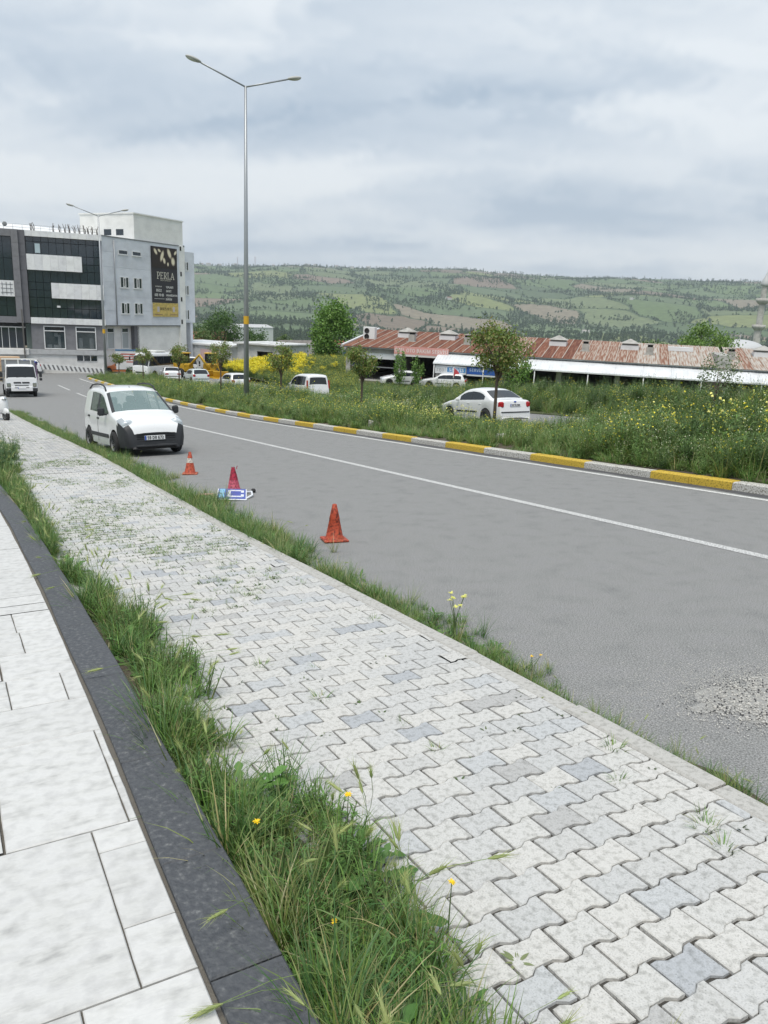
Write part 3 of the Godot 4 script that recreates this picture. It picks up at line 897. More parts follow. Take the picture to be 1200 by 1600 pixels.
func build_grass() -> void:
	# along the slate border
	var low := []; for k in 6: low.append(grass_clump(46, 0.06, 0.08, 0.24, 0.0055, [0.06, 0.2, 0.1][k % 3], [GREENS, DRY, COOL][k % 3]))
	var tall := []; for k in 6: tall.append(grass_clump(34, 0.05, 0.16, 0.44, 0.0065, [0.08, 0.25, 0.06][k % 3], [GREENS, DRY, COOL][k % 3]))
	var heads := []; for k in 6: heads.append(barley(R.randf_range(0.30, 0.46), R.randf_range(0.15, 0.9)))
	var rose := []; for k in 3: rose.append(rosette(11, 0.22)); 
	for k in 2: rose.append(rosette(9, 0.15, false))
	var herb := [tall_weed(0.24, 4, 16, LANCE, 0.07, [Color(0.07, 0.15, 0.03), Color(0.10, 0.20, 0.04)], Color(0.8, 0.6, 0.03), 0), tall_weed(0.30, 5, 14, LANCE, 0.06, [Color(0.08, 0.17, 0.035)], Color(0.8, 0.6, 0.03), 0)]
	var pl := []; var pt := []; var ph := []; var pr := []; var pw := []
	var rag := FastNoiseLite.new(); rag.seed = 41; rag.frequency = 0.9
	for k in 2900:
		var s := 0.4 + pow(R.randf(), 1.5) * 24.0
		var xa := 0.755 + border_x(s); var xb := strip_right(s) + minf(border_x(s), 0.0) * 0.0
		var t := R.randf()
		var x := lerpf(xa, xb, t)
		if x < xa: continue
		var dense := 1.0 - smooth(0.75, 1.0, t)
		if R.randf() > dense + 0.25: continue
		var rv := rag.get_noise_2d(x * 2.2, s)
		if rv < -0.12 and s > 2.2: continue
		var y := g(s) + 0.125
		if s > 7.55 and s < 8.2 and R.randf() < 0.7: continue
		var q := R.randf()
		q += 0.22 * rv
		if q < 0.36: pl.append(stand(x, y, s, R.randf_range(0.6, 1.2)))
		elif q < 0.66: pt.append(stand(x, y, s, R.randf_range(0.55, 1.15) * (1.0 - 0.4 * t), 0.3))
		elif q < 0.78: ph.append(stand(x, y, s, R.randf_range(0.75, 1.15), 0.35))
		elif q < 0.87: pr.append(stand(x, y, s, R.randf_range(0.6, 1.15), 0.2))
		else: pw.append(stand(x, y, s, R.randf_range(0.7, 1.1), 0.2))
	spread_stuff("wild_grass", low, pl, "short green grass along the slate border of the terrace", "grass")
	spread_stuff("wild_grass", tall, pt, "long bent grass along the slate border of the terrace", "grass")
	spread_stuff("wild_barley", heads, ph, "bristly heads of wild barley above the grass strip", "grass")
	spread_stuff("leafy_weeds", rose, pr, "broad lobed weed leaves in the grass strip", "weeds")
	spread_stuff("leafy_weeds", herb, pw, "small leafed herbs in the grass strip", "weeds")
	# along the road side of the pavement kerb
	pl = []; pt = []; ph = []; pr = []; pw = []
	var clump_noise := FastNoiseLite.new(); clump_noise.seed = 8; clump_noise.frequency = 0.55
	for k in 5200:
		var s := 0.6 + pow(R.randf(), 1.15) * 42.0
		var wide := 0.24 + 0.24 * smooth(3.0, 9.0, s) + 0.1 * sin(s * 1.7)
		var x := kerb_x(s) + 0.13 + absf(R.randfn(0.0, 0.5)) * wide
		var dn := clump_noise.get_noise_2d(s, 0.0)
		if dn < (-0.38 if s > 4.2 else -0.14): continue
		if s < 3.2 and R.randf() < 0.55: continue
		if R.randf() < 0.25 and dn < 0.0: continue
		var y := g(s) + 0.01
		var q := R.randf()
		var sc := R.randf_range(0.5, 1.05) * (0.66 + 0.44 * smooth(4.0, 8.0, s))
		if q < 0.52: pl.append(stand(x, y, s, sc))
		elif q < 0.83: pt.append(stand(x, y, s, sc * 0.78, 0.2))
		elif q < 0.86: ph.append(stand(x, y, s, sc * 0.75, 0.25))
		elif q < 0.90: pr.append(stand(x, y, s, sc * 0.6))
		else: pw.append(stand(x, y, s, sc))
	spread_stuff("verge_grass", low, pl, "short green grass between the kerb and the asphalt", "grass")
	spread_stuff("verge_grass", tall, pt, "longer grass between the kerb and the asphalt", "grass")
	spread_stuff("verge_barley", heads, ph, "barley heads in the grass beside the asphalt", "grass")
	spread_stuff("verge_weeds", rose + herb, pr + pw, "leafy weeds in the grass beside the asphalt", "weeds")

	# bushy herb at the far end of the border
	var bush := [tall_weed(0.9, 9, 46, LANCE, 0.13, [Color(0.05, 0.11, 0.04), Color(0.065, 0.13, 0.045)], Color(0.3, 0.3, 0.2), 2, 0.5), tall_weed(0.8, 8, 46, LANCE, 0.12, [Color(0.055, 0.12, 0.04)], Color(0.3, 0.3, 0.2), 0, 0.6)]
	var spots := [[0.62, 16.2, 1.15], [0.35, 17.2, 1.25], [0.80, 17.6, 1.0], [0.15, 16.0, 1.2], [0.95, 19.0, 0.9], [0.5, 18.8, 1.3]]
	var bw := ["with feathery stalks, nearest the pavement's pinch", "behind the slate border's far end", "leaning over the pavers", "at the left edge of the picture", "farthest up against the pavement", "tallest of the clump at the border's end"]
	for i in spots.size():
		var sp: Array = spots[i]
		var o := obj("roadside_bush", bush[i % 2], M.leaf)
		o.transform = stand(sp[0], g(sp[1]) + 0.11, sp[1], sp[2])
		tag(o, "dark green bushy herb " + bw[i], "bush", "bushy herbs at the end of the terrace border")

func px_weed_spots() -> Array:   # (x, s) of the small weeds that stand singly in the paver joints
	return [[2.44, 6.62], [2.42, 5.70], [1.40, 5.06], [1.93, 4.67], [2.24, 4.59], [1.62, 4.47], [1.98, 4.46], [2.65, 4.67], [2.42, 4.20], [2.30, 4.16], [1.92, 4.26], [1.40, 4.26], [1.86, 4.05], [1.20, 3.93], [2.49, 4.00], [1.76, 3.80], [1.36, 3.52], [1.58, 3.36], [1.26, 3.30], [1.92, 3.62], [2.02, 3.29], [2.67, 3.05], [1.98, 3.45], [1.43, 3.68], [2.72, 5.25], [2.74, 4.98], [2.52, 2.92], [2.84, 2.93], [2.80, 3.25], [2.88, 3.30], [1.33, 7.6], [1.38, 7.9], [2.13, 4.30], [1.78, 4.12], [2.37, 2.98], [2.02, 2.93], [2.86, 2.55], [2.83, 2.25], [1.95, 2.62], [2.12, 2.75], [2.72, 1.86], [2.78, 1.72], [2.30, 2.35]]

func build_joint_weeds() -> void:
	var tuft := []
	for k in 4:
		var st := mb()
		for i in 9 + k * 2:
			var a := R.randf() * TAU
			leaf(st, Vector3(0, 0.0, 0), a, R.randf_range(0.15, 0.9), R.randf_range(0.2, 0.8), R.randf_range(0.018, 0.040), LANCE if k % 2 else DOCK, vary(pick([Color(0.07, 0.11, 0.035), Color(0.09, 0.13, 0.04), Color(0.06, 0.075, 0.04)]), 0.2))
		tuft.append(finish(st))
	var grassy := [grass_clump(34, 0.022, 0.03, 0.085, 0.003, 0.2), grass_clump(40, 0.03, 0.04, 0.09, 0.003, 0.3)]
	var i := 0
	for p in px_weed_spots():
		var o := obj("joint_weed", pick(tuft) if i % 5 else grassy[i % 2], M.leaf)
		o.transform = stand(p[0], g(p[1]) + 0.118, p[1], R.randf_range(0.8, 1.3), 0.05)
		tag(o, "small low weed growing singly in a joint of the pale pavers", "weed", "single weeds in the paver joints")
		i += 1
	for p in [[2.83, 2.50, "grass tuft at the kerb end of the pavers beside the dark asphalt", 1.25], [2.62, 2.26, "second grass tuft from the kerb among the near pavers", 1.1], [2.66, 1.80, "spreading grass tuft beside the sunken kerb stone", 1.3], [2.60, 1.66, "grass tuft between two cut pavers near the right edge", 1.4]]:
		var o := obj("grass_tuft", grassy[i % 2], M.leaf)
		o.transform = stand(p[0], g(p[1]) + 0.118, p[1], p[3], 0.05)
		tag(o, p[2], "grass tuft", "grass tufts near the kerb")
		i += 1
	var st := mb()
	for k in 10:
		leaf(st, Vector3.ZERO, TAU * k / 10.0 + R.randf_range(-0.2, 0.2), R.randf_range(0.1, 0.5), 0.5, R.randf_range(0.04, 0.07), DOCK, vary(Color(0.16, 0.19, 0.09), 0.15))
	var ro := obj("leaf_rosette", finish(st), M.leaf)
	ro.transform = stand(1.46, g(1.57) + 0.125, 1.57, 1.0, 0.02)
	tag(ro, "pale green leaf rosette between the near pavers by the long grass", "weed")
	# farther down the weeds run together into patches
	var pn := FastNoiseLite.new(); pn.seed = 17; pn.frequency = 0.5
	var pl := []; var pg := []
	for k in 15000:
		var s := R.randf_range(5.0, 26.0)
		var x := R.randf_range(strip_right(s) - 0.1, kerb_x(s) - 0.05)
		var v := pn.get_noise_2d(x * 1.6, s * 0.9) + 0.30 * (1.0 - smooth(0.0, 3.0, absf(s - 9.0))) - 0.25 * smooth(1.9, 2.8, x) * (1.0 - smooth(7.0, 8.0, s))
		v -= 0.25 * smooth(15.0, 22.0, s)
		if v < 0.02 or R.randf() > (v + 0.02) * 2.3: continue
		# keep to the joints: snap to the paver rows
		s = round(s / 0.1435) * 0.1435 + 0.071 + R.randf_range(-0.02, 0.02)
		if R.randf() < 0.65: pl.append(stand(x, g(s) + 0.118, s, R.randf_range(0.7, 1.4), 0.1))
		else: pg.append(stand(x, g(s) + 0.118, s, R.randf_range(0.5, 1.0), 0.2))
	spread_stuff("paver_weeds", tuft, pl, "low weeds spreading along the paver joints farther down", "weeds")
	spread_stuff("paver_weeds", grassy, pg, "thin grass spreading along the paver joints farther down", "weeds")

func flower_plant(called: String, label: String, at: Vector3, h: float, heads: int, fcol: Color, leaves: int, hs: float, category := "flower") -> void:
	var o := thing(called, label, category, at, R.randf() * TAU)
	var st := mb(); var lf := mb(); var fl := mb()
	st.set_color(Color(0.10, 0.16, 0.05))
	for k in heads:
		var a := TAU * k / maxf(heads, 1.0) + R.randf_range(-0.4, 0.4)
		var sp := 0.0 if heads == 1 else R.randf_range(0.08, 0.28)
		var top := Vector3(sin(a) * sp * h, h * R.randf_range(0.8, 1.0), cos(a) * sp * h)
		tube(st, [Vector3.ZERO, Vector3(top.x * 0.25, top.y * 0.6, top.z * 0.25), top], [0.0035, 0.0025, 0.0016], 5, false)
		for i in 14:
			var b := TAU * i / 14.0
			leaf(fl, top, b, R.randf_range(0.05, 0.8), 0.3, hs * R.randf_range(0.8, 1.1), [0.16, 0.17, 0.0], vary(fcol, 0.1), 0.1)
		fl.set_color(vary(fcol, 0.1))
	for k in leaves:
		leaf(lf, Vector3(0, R.randf_range(0.0, 0.55) * h, 0), R.randf() * TAU, R.randf_range(0.1, 0.9), 0.7, h * R.randf_range(0.2, 0.34), LOBED, vary(Color(0.075, 0.155, 0.035), 0.15))
	obj("stem", finish(st), M.leaf, o)
	obj("flower_head", finish(fl), M.leaf, o)
	if leaves: obj("leaves", finish(lf), M.leaf, o)

func build_flowers() -> void:
	var Y := Color(0.80, 0.52, 0.01)
	var at := func(x: float, s: float) -> Vector3: return Vector3(x, g(s) + 0.125, -s)
	flower_plant("yellow_flower", "tall yellow flower rising above the long grass over the pavers", at.call(1.16, 2.25), 0.44, 1, Y, 2, 0.016)
	flower_plant("yellow_flower", "open yellow flower in the grass next to the slate border", at.call(0.86, 2.42), 0.28, 1, Y, 3, 0.018)
	flower_plant("yellow_flower", "yellow flower at the pavement edge of the long grass", at.call(1.30, 1.75), 0.26, 1, Y, 1, 0.015)
	flower_plant("yellow_flower", "small yellow flower low in the grass by the border", at.call(0.92, 1.85), 0.22, 1, Y, 1, 0.012)
	flower_plant("mustard_plant", "pale yellow flowering mustard standing at the kerb by the road", Vector3(3.22, g(4.55) + 0.01, -4.55), 0.36, 7, Color(0.62, 0.60, 0.16), 9, 0.026, "plant")
	flower_plant("yellow_flower", "yellow flower in the verge by the asphalt, right of the mustard", Vector3(3.22, g(3.62) + 0.01, -3.62), 0.22, 2, Y, 2, 0.014)

func berm(x: float, s: float) -> float:   # bank beyond the far road
	return 0.75 * smooth(26.5, 29.5, x) * (1.0 - smooth(34.0, 40.0, x)) * (1.0 - smooth(36.0, 58.0, s)) * smooth(-20.0, -5.0, s)

func build_median_weeds() -> void:
	var G1 := [Color(0.10, 0.19, 0.042), Color(0.125, 0.225, 0.05), Color(0.075, 0.145, 0.04), Color(0.155, 0.245, 0.065)]
	var G2 := [Color(0.14, 0.22, 0.065), Color(0.17, 0.25, 0.08), Color(0.12, 0.19, 0.06), Color(0.22, 0.265, 0.10)]
	var yellow := Color(0.72, 0.62, 0.06)
	var cream := Color(0.62, 0.62, 0.46)
	var kinds := []
	for k in 4: kinds.append(tall_weed(0.95, 9, 24, LANCE, 0.17, G1, yellow, 0, 0.35))
	for k in 3: kinds.append(tall_weed(1.0, 10, 20, LANCE, 0.14, G2, yellow, 1, 0.32, 0.018))
	for k in 3: kinds.append(tall_weed(0.85, 11, 22, LANCE, 0.15, G2, cream, 2, 0.4, 0.012))
	var tufts := []
	for k in 4: tufts.append(grass_clump(80, 0.14, 0.35, 0.85, 0.012, 0.16, G1 + G2))
	var low := []
	for k in 3: low.append(grass_clump(70, 0.12, 0.15, 0.40, 0.010, 0.12, G1))
	var shrub := []
	for k in 3: shrub.append(tall_weed(1.2, 16, 46, DOCK, 0.12, [Color(0.055, 0.105, 0.035), Color(0.07, 0.13, 0.04)], yellow, 0, 0.5))
	var flowery := []
	for k in 2: flowery.append(tall_weed(1.15, 12, 16, LANCE, 0.12, G1, Color(0.78, 0.74, 0.22), 2, 0.4, 0.024))
	var a := []; var b := []; var c := []; var d := []; var e := []
	var pn := FastNoiseLite.new(); pn.seed = 77; pn.frequency = 0.17
	for k in 9000:
		var s := 2.0 + pow(R.randf(), 1.2) * 86.0
		var x := R.randf_range(12.26, 18.5)
		if s > 45.0 and R.randf() < 0.35: continue
		var y := median_y(x, s) - 0.02
		var v := pn.get_noise_2d(x, s)
		var edge := smooth(12.2, 13.3, x)
		var size := (0.72 + 0.42 * edge) * (1.0 + 0.65 * v)
		# lower where the parked car shows over the weeds, and downhill
		size *= 1.0 - 0.62 * smooth(14.2, 16.5, x) * smooth(17.0, 20.0, s) * (1.0 - smooth(26.5, 29.0, s)) - 0.25 * smooth(13.5, 15.5, s) * (1.0 - smooth(23.0, 26.0, s)) * (1.0 - smooth(14.2, 16.5, x))
		if x > 15.0 and s > 19.0 and s < 28.0 and R.randf() < 0.3: continue
		if s > 28.0 and x > 15.5: size *= 1.12
		size *= 1.0 - 0.38 * smooth(52.0, 68.0, s)
		var q := R.randf()
		if x < 12.6 and R.randf() < 0.6: c.append(stand(x, y, s, R.randf_range(0.7, 1.2), 0.2)); continue
		if q < 0.30: b.append(stand(x, y, s, size * R.randf_range(0.7, 1.1), 0.15))
		elif q < 0.45: c.append(stand(x, y, s, R.randf_range(0.8, 1.2), 0.15))
		elif q < 0.54 and v > 0.05 and s < 20.0: d.append(stand(x, y, s, size * R.randf_range(0.6, 1.0), 0.12))
		elif q < 0.57 and s < 15.0 and x > 14.0 and v > -0.1: e.append(stand(x, y, s, size * R.randf_range(0.8, 1.1), 0.12))
		else: a.append(stand(x, y, s, size * R.randf_range(0.65, 1.05), 0.15))
	for k in 26:      # a mustard clump left of the white saloon
		var s := R.randfn(24.5, 1.6); var x := R.randfn(14.6, 0.6)
		e.append(stand(x, median_y(x, s), s, R.randf_range(0.6, 0.85), 0.12))
	# the bank beyond the far road
	for k in 5200:
		var s := R.randf_range(2.0, 66.0)
		var x := 26.6 + pow(R.randf(), 1.3) * 11.0
		if x < 26.9 and R.randf() < 0.5: continue
		var y := bank_y(x, s) - 0.03
		var q := R.randf()
		var size := 0.98 + 0.4 * pn.get_noise_2d(x * 0.8, s)
		size *= 1.0 - 0.35 * smooth(40.0, 55.0, s)
		if q < 0.36: b.append(stand(x, y, s, size * R.randf_range(0.8, 1.3), 0.15))
		elif q < 0.48: d.append(stand(x, y, s, size * R.randf_range(0.7, 1.15), 0.12))
		elif q < 0.54 and s < 22.0: e.append(stand(x, y, s, size * R.randf_range(0.8, 1.2), 0.12))
		else: a.append(stand(x, y, s, size * R.randf_range(0.8, 1.2), 0.15))
	spread_stuff("median_weeds", kinds, a, "tall green weeds crowding the median and the bank", "weeds")
	spread_stuff("median_grass", tufts, b, "long uncut grass crowding the median and the bank", "grass")
	spread_stuff("median_grass", low, c, "short grass behind the yellow and white kerb", "grass")
	spread_stuff("median_weeds", shrub, d, "dark leafy weeds among the tall grass", "weeds")
	spread_stuff("flowering_weeds", flowery, e, "weeds with small pale yellow flowers at the right of the median", "weeds")

func bank_y(x: float, s: float) -> float:
	var base := lerpf(g(s), -4.95, smooth(30.0, 38.0, x) * (1.0 - smooth(86.0, 100.0, s)))
	return base + berm(x, s)

func build_bank() -> void:
	structure(obj("bank", strip_sheet(-10.0, 90.0, 1.5, func(_s): return 26.2, func(_s): return 42.0, func(x, s): return bank_y(x, s) + 0.02, 14), M.ground))

# ---------------------------------------------------------------- trees
func leafy(st: SurfaceTool, n: int, centre: Vector3, rad: Vector3, size: float, cols: Array, clumps: int, shell := 0.55) -> void:
	var cl := []
	for k in clumps:
		var v := Vector3(R.randfn(), R.randfn(), R.randfn()).normalized() * pow(R.randf_range(shell, 1.0), 0.6)
		cl.append([centre + v * rad * 0.82, R.randf_range(0.22, 0.42)])
	for i in n:
		var c: Array = pick(cl)
		var o := Vector3(R.randfn(), R.randfn(), R.randfn()) * 0.55
		var p: Vector3 = c[0] + o * rad * c[1]
		var nrm := Vector3(R.randf_range(-1, 1), R.randf_range(-0.4, 1), R.randf_range(-1, 1)).normalized()
		var u := nrm.cross(Vector3(R.randf_range(-1, 1), R.randf_range(-1, 1), R.randf_range(-1, 1))).normalized(); var v2 := nrm.cross(u)
		var z := size * R.randf_range(0.6, 1.25)
		st.set_color(vary(pick(cols), 0.25))
		tri(st, p - u * z, p + v2 * z * 0.45, p + u * z)
		tri(st, p - u * z, p + u * z, p - v2 * z * 0.45 + nrm * z * 0.25)

func tree(called: String, label: String, at: Vector3, h: float, trunk_h: float, crown: Vector3, trunk_r: float, n: int, size: float, cols: Array, clumps := 26, group := "", turn := 0.0, limbs := 7) -> Node3D:
	var o := thing(called, label, "tree", at, turn, group)
	var tr := mb()
	var lean := R.randf_range(-0.02, 0.02)
	tube(tr, [Vector3(0, -0.2, 0), Vector3(lean * h, trunk_h * 0.5, 0), Vector3(lean * h * 1.5, trunk_h, lean), Vector3(lean * h * 1.6, lerpf(trunk_h, h, 0.6), 0)], [trunk_r, trunk_r * 0.85, trunk_r * 0.7, trunk_r * 0.2], 9)
	var cc := Vector3(0, h - crown.y, 0)
	for k in limbs:
		var a := TAU * k / limbs + R.randf_range(-0.3, 0.3)
		var b0 := Vector3(lean * h * 1.4, trunk_h * R.randf_range(0.85, 1.05), 0)
		var e := cc + Vector3(sin(a) * crown.x * 0.65, R.randf_range(-0.3, 0.55) * crown.y, cos(a) * crown.z * 0.65)
		tube(tr, [b0, b0.lerp(e, 0.5) + Vector3(0, 0.06 * h, 0), e], [trunk_r * 0.5, trunk_r * 0.3, trunk_r * 0.1], 5, false)
	obj("trunk", finish(tr), M.bark, o)
	var st := mb()
	leafy(st, n, cc, crown, size, cols, clumps)
	obj("crown", finish(st), M.leaf, o)
	return o

func build_trees() -> void:
	var bronze := [Color(0.12, 0.18, 0.04), Color(0.15, 0.215, 0.045), Color(0.10, 0.16, 0.04), Color(0.19, 0.19, 0.055), Color(0.18, 0.23, 0.06), Color(0.18, 0.145, 0.05)]
	var grp := "young round-headed trees along the median"
	var spots := [[15.9, 21.0, 3.6, "largest round-headed median tree, its trunk crossing the white saloon car"], [15.9, 30.9, 3.3, "bronze-leaved median tree in front of the workshop's left bay"], [15.9, 40.9, 3.5, "round median tree just right of the tall lamp post"], [15.9, 52.0, 3.7, "round median tree just left of the tall lamp post"], [15.9, 63.3, 3.5, "median tree in front of the white lorry cab"], [15.9, 77.2, 3.2, "median tree in front of the white bus"], [15.9, 90.0, 2.3, "farthest and smallest median tree, beside the far lamp post"]]
	for i in spots.size():
		var sp: Array = spots[i]
		var h: float = sp[2]
		var w: float = [1.0, 0.76, 0.80, 0.86, 0.84, 0.86, 0.85][i]
		tree("median_tree", sp[3], Vector3(sp[0], median_y(sp[0], sp[1]), -sp[1]), h, h * 0.5, Vector3(w, h * 0.235, w), 0.065, [5200, 2900, 2500, 2000, 1700, 1400, 1000][i], [0.055, 0.055, 0.06, 0.062, 0.07, 0.075, 0.085][i], bronze, 22, grp)

# ---------------------------------------------------------------- vehicles
# Local axes: the front looks along -z, y up, the origin on the ground under the middle.
func along(list: Array, z: float) -> float:
	if z <= list[0][0]: return list[0][1]
	for i in list.size() - 1:
		if z <= list[i + 1][0]:
			return lerpf(list[i][1], list[i + 1][1], (z - list[i][0]) / maxf(list[i + 1][0] - list[i][0], 1e-5))
	return list[-1][1]

func on_road(x: float, s: float, yaw_deg: float) -> Transform3D:
	var a := deg_to_rad(yaw_deg)
	var sl := (g(s + 0.5) - g(s - 0.5))
	var f := Vector3(sin(a), sl * cos(a), -cos(a)).normalized()
	var r := f.cross(Vector3.UP).normalized()
	var u := r.cross(f)
	return Transform3D(Basis(r, u, -f), Vector3(x, g(s), -s))

# the outline of one cross-section, from the sill up and over to the middle of the roof
func section(sp: Dictionary, z: float, top: float) -> Array:
	var w := along(sp.width, z)
	var y0: float = sp.sill
	for wz in sp.wheels:
		var ar: float = sp.wheel_r * 1.17
		var dz: float = absf(z - wz)
		if dz < ar: y0 = maxf(y0, sp.wheel_r + sqrt(ar * ar - dz * dz))
	y0 = minf(y0, top - 0.05)
	var belt := minf(along(sp.belt, z), top - 0.07)
	belt = maxf(belt, y0 + 0.01)
	var eave: float = maxf(top - sp.get("round", 0.07), belt + 0.01)
	var we: float = w - maxf(0.0, eave - belt) * sp.tumble - 0.012
	var yb := minf(belt + 0.025, lerpf(belt, eave, 0.3)); var ye := maxf(eave - 0.05, lerpf(belt, eave, 0.7))
	var side := func(y: float) -> float: return lerpf(w - 0.012, we, clampf((y - belt) / maxf(eave - belt, 0.001), 0.0, 1.0))
	var mid := lerpf(y0, belt, 0.45)
	var cr: float = sp.get("crown", 0.025)
	return [Vector2(w - 0.03, y0), Vector2(w, mid), Vector2(w - 0.004, lerpf(mid, belt, 0.7)), Vector2(w - 0.012, belt), Vector2(side.call(yb), yb), Vector2(side.call(ye), ye), Vector2(we, eave), Vector2(we - 0.05, top - sp.get("round", 0.07) * 0.32), Vector2(we - 0.13, top), Vector2(we * 0.45, top + cr * 0.8), Vector2(0, top + cr)]

func car_shell(sp: Dictionary, o: Node3D) -> void:
	var C: Array = sp.contour
	var zs := []
	for i in C.size() - 1:
		var a := Vector2(C[i][0], C[i][1]); var b := Vector2(C[i + 1][0], C[i + 1][1])
		var n := maxi(1, int(ceil(a.distance_to(b) / 0.07)))
		for k in n: zs.append([lerpf(a.x, b.x, float(k) / n), lerpf(a.y, b.y, float(k) / n)])
	zs.append([C[-1][0], C[-1][1]])
	for i in range(1, zs.size()):
		if zs[i][0] <= zs[i - 1][0]: zs[i][0] = zs[i - 1][0] + 0.0005
	var tools := {}
	var names := {}
	var get_tool := func(key: String) -> SurfaceTool:
		if not tools.has(key): tools[key] = mb()
		return tools[key]
	var secs := []
	for q in zs: secs.append(section(sp, q[0], q[1]))
	for i in zs.size() - 1:
		var za: float = zs[i][0]; var zb: float = zs[i + 1][0]
		var zm := (za + zb) * 0.5; var ym: float = (zs[i][1] + zs[i + 1][1]) * 0.5
		for k in 10:
			var key: String = sp.parts.call(zm, ym, k, (secs[i][k].y + secs[i][k + 1].y) * 0.5)
			for sg in [-1.0, 1.0]:
				var side_key := key
				if k < 8 and key != "body": side_key = key + ("#l" if sg < 0 else "#r")
				if key == "bumper": side_key = key + ("#f" if zm < 0 else "#b")
				if key == "window_frame": side_key += "f" if zm < sp.get("frame_split", -9.0) or k == 7 else "s"
				var st: SurfaceTool = get_tool.call(side_key)
				var a := Vector3(sg * secs[i][k].x, secs[i][k].y, za); var b := Vector3(sg * secs[i][k + 1].x, secs[i][k + 1].y, za)
				var c := Vector3(sg * secs[i + 1][k + 1].x, secs[i + 1][k + 1].y, zb); var d := Vector3(sg * secs[i + 1][k].x, secs[i + 1][k].y, zb)
				if sg > 0: quad(st, a, b, c, d)
				else: quad(st, a, d, c, b)
	for e in [0, zs.size() - 1]:
		var end_key: String = sp.parts.call(zs[e][0], zs[e][1], 9, zs[e][1])
		if end_key == "bumper": end_key += "#f" if e == 0 else "#b"
		var st: SurfaceTool = get_tool.call(end_key)
		for k in 10:
			var a: Vector2 = secs[e][k]; var b: Vector2 = secs[e][k + 1]
			var z: float = zs[e][0]
			facing_quad(st, Vector3(a.x, a.y, z), Vector3(b.x, b.y, z), Vector3(-b.x, b.y, z), Vector3(-a.x, a.y, z), Vector3(0, 0, -1 if e == 0 else 1))
	var mats := {"body": sp.paint, "bumper": M.black_plastic, "window_frame": M.black_plastic, "windscreen": sp.get("glass", M.glass_dark), "headlight_lens": M.lens, "rear_window": sp.get("rear_glass", sp.get("glass", M.glass_dark))}
	for key in tools:
		var called: String = key.get_slice("#", 0)
		var m: Material = mats.get(called, sp.get("side_glass", sp.get("glass", M.glass_dark)))
		if key.begins_with("side_window"): called = "side_window"
		obj(called, finish(tools[key]), m, o)
	# underbody, so that no light passes below the sills
	var ub := mb(true)
	var L: float = C[-1][0] - C[0][0]
	var hw: float = along(sp.width, 0.0)
	box(ub, Vector3(0, sp.sill + 0.06, (C[0][0] + C[-1][0]) * 0.5), Vector3(hw * 1.5, 0.14, L * 0.93))
	for wz in sp.wheels:
		box(ub, Vector3(0, sp.wheel_r + 0.12, wz), Vector3(hw * 1.45, sp.wheel_r * 1.5, sp.wheel_r * 2.3))
	obj("underbody", finish(ub), M.dark, o)

var wheel_cache := {}
func add_wheel(o: Node3D, x: float, z: float, r: float, w: float, steel := false) -> void:
	var key := "%s %s %s" % [r, w, steel]
	if not wheel_cache.has(key):
		var t := mb()
		var rot := Basis(Vector3(0, 0, 1), PI / 2)   # axis along x
		lathe(t, [Vector2(r * 0.62, -w * 0.5), Vector2(r * 0.92, -w * 0.5), Vector2(r, -w * 0.38), Vector2(r, w * 0.38), Vector2(r * 0.92, w * 0.5), Vector2(r * 0.62, w * 0.5)], 28, Vector3.ZERO, rot)
		var rm := mb()
		lathe(rm, [Vector2(0.0, -w * 0.36), Vector2(r * 0.18, -w * 0.38), Vector2(r * 0.22, -w * 0.30), Vector2(r * 0.5, -w * 0.24), Vector2(r * 0.56, -w * 0.44), Vector2(r * 0.63, -w * 0.48), Vector2(r * 0.64, w * 0.48)], 24, Vector3.ZERO, rot)
		var hp := mb(true)
		for k in 7:
			var a := TAU * k / 7.0
			box(hp, Vector3(w * 0.30, sin(a) * r * 0.38, cos(a) * r * 0.38), Vector3(0.014, r * 0.34, r * 0.15), Basis(Vector3.RIGHT, -a + PI / 2), 0.004)
		wheel_cache[key] = [finish(t), finish(rm), finish(hp)]
	var q: Array = wheel_cache[key]
	var wl := Node3D.new()
	wl.name = "wheel"
	o.add_child(wl, true)
	wl.position = Vector3(x, r, z)
	if x < 0: wl.rotation.y = PI
	obj("tyre", q[0], M.rubber, wl)
	var rm := obj("rim", q[1], M.rim if not steel else M.steel_grey, wl)
	rm.rotation.y = PI
	obj("hub_cover", q[2], M.dark, wl)

func bar(o: Node3D, called: String, pts: Array, r: float, m: Material, n := 7) -> MeshInstance3D:
	var st := mb()
	tube(st, pts, pts.map(func(_p): return r), n)
	return obj(called, finish(st), m, o)

func block(o: Node3D, called: String, c: Vector3, size: Vector3, m: Material, bev := 0.01, bas := Basis.IDENTITY) -> MeshInstance3D:
	var st := mb(true)
	box(st, c, size, bas, minf(bev, minf(size.x, minf(size.y, size.z)) * 0.4))
	return obj(called, finish(st), m, o)

func pod(o: Node3D, called: String, c: Vector3, size: Vector3, m: Material, bas := Basis.IDENTITY) -> MeshInstance3D:
	var s := SphereMesh.new()
	s.radius = 0.5; s.height = 1.0; s.radial_segments = 20; s.rings = 10
	var r := obj(called, s, m, o)
	r.transform = Transform3D(bas.scaled_local(size), c)
	return r

func plate(o: Node3D, words: String, at: Vector3, rear: bool, w := 0.52) -> void:
	var p := block(o, "number_plate", Vector3.ZERO, Vector3(w, 0.112, 0.012), M.plate_white, 0.004)
	p.position = at
	if not rear: p.rotation.y = PI
	block(p, "blue_band", Vector3(-w * 0.455, 0, 0.0068), Vector3(w * 0.085, 0.108, 0.004), M.plate_blue, 0.001)
	if words: text_part("plate_text", words, 0.085, M.ink, p, Transform3D(Basis.IDENTITY, Vector3(w * 0.03, 0, 0.009)), "Droid Sans", true, 0.80)

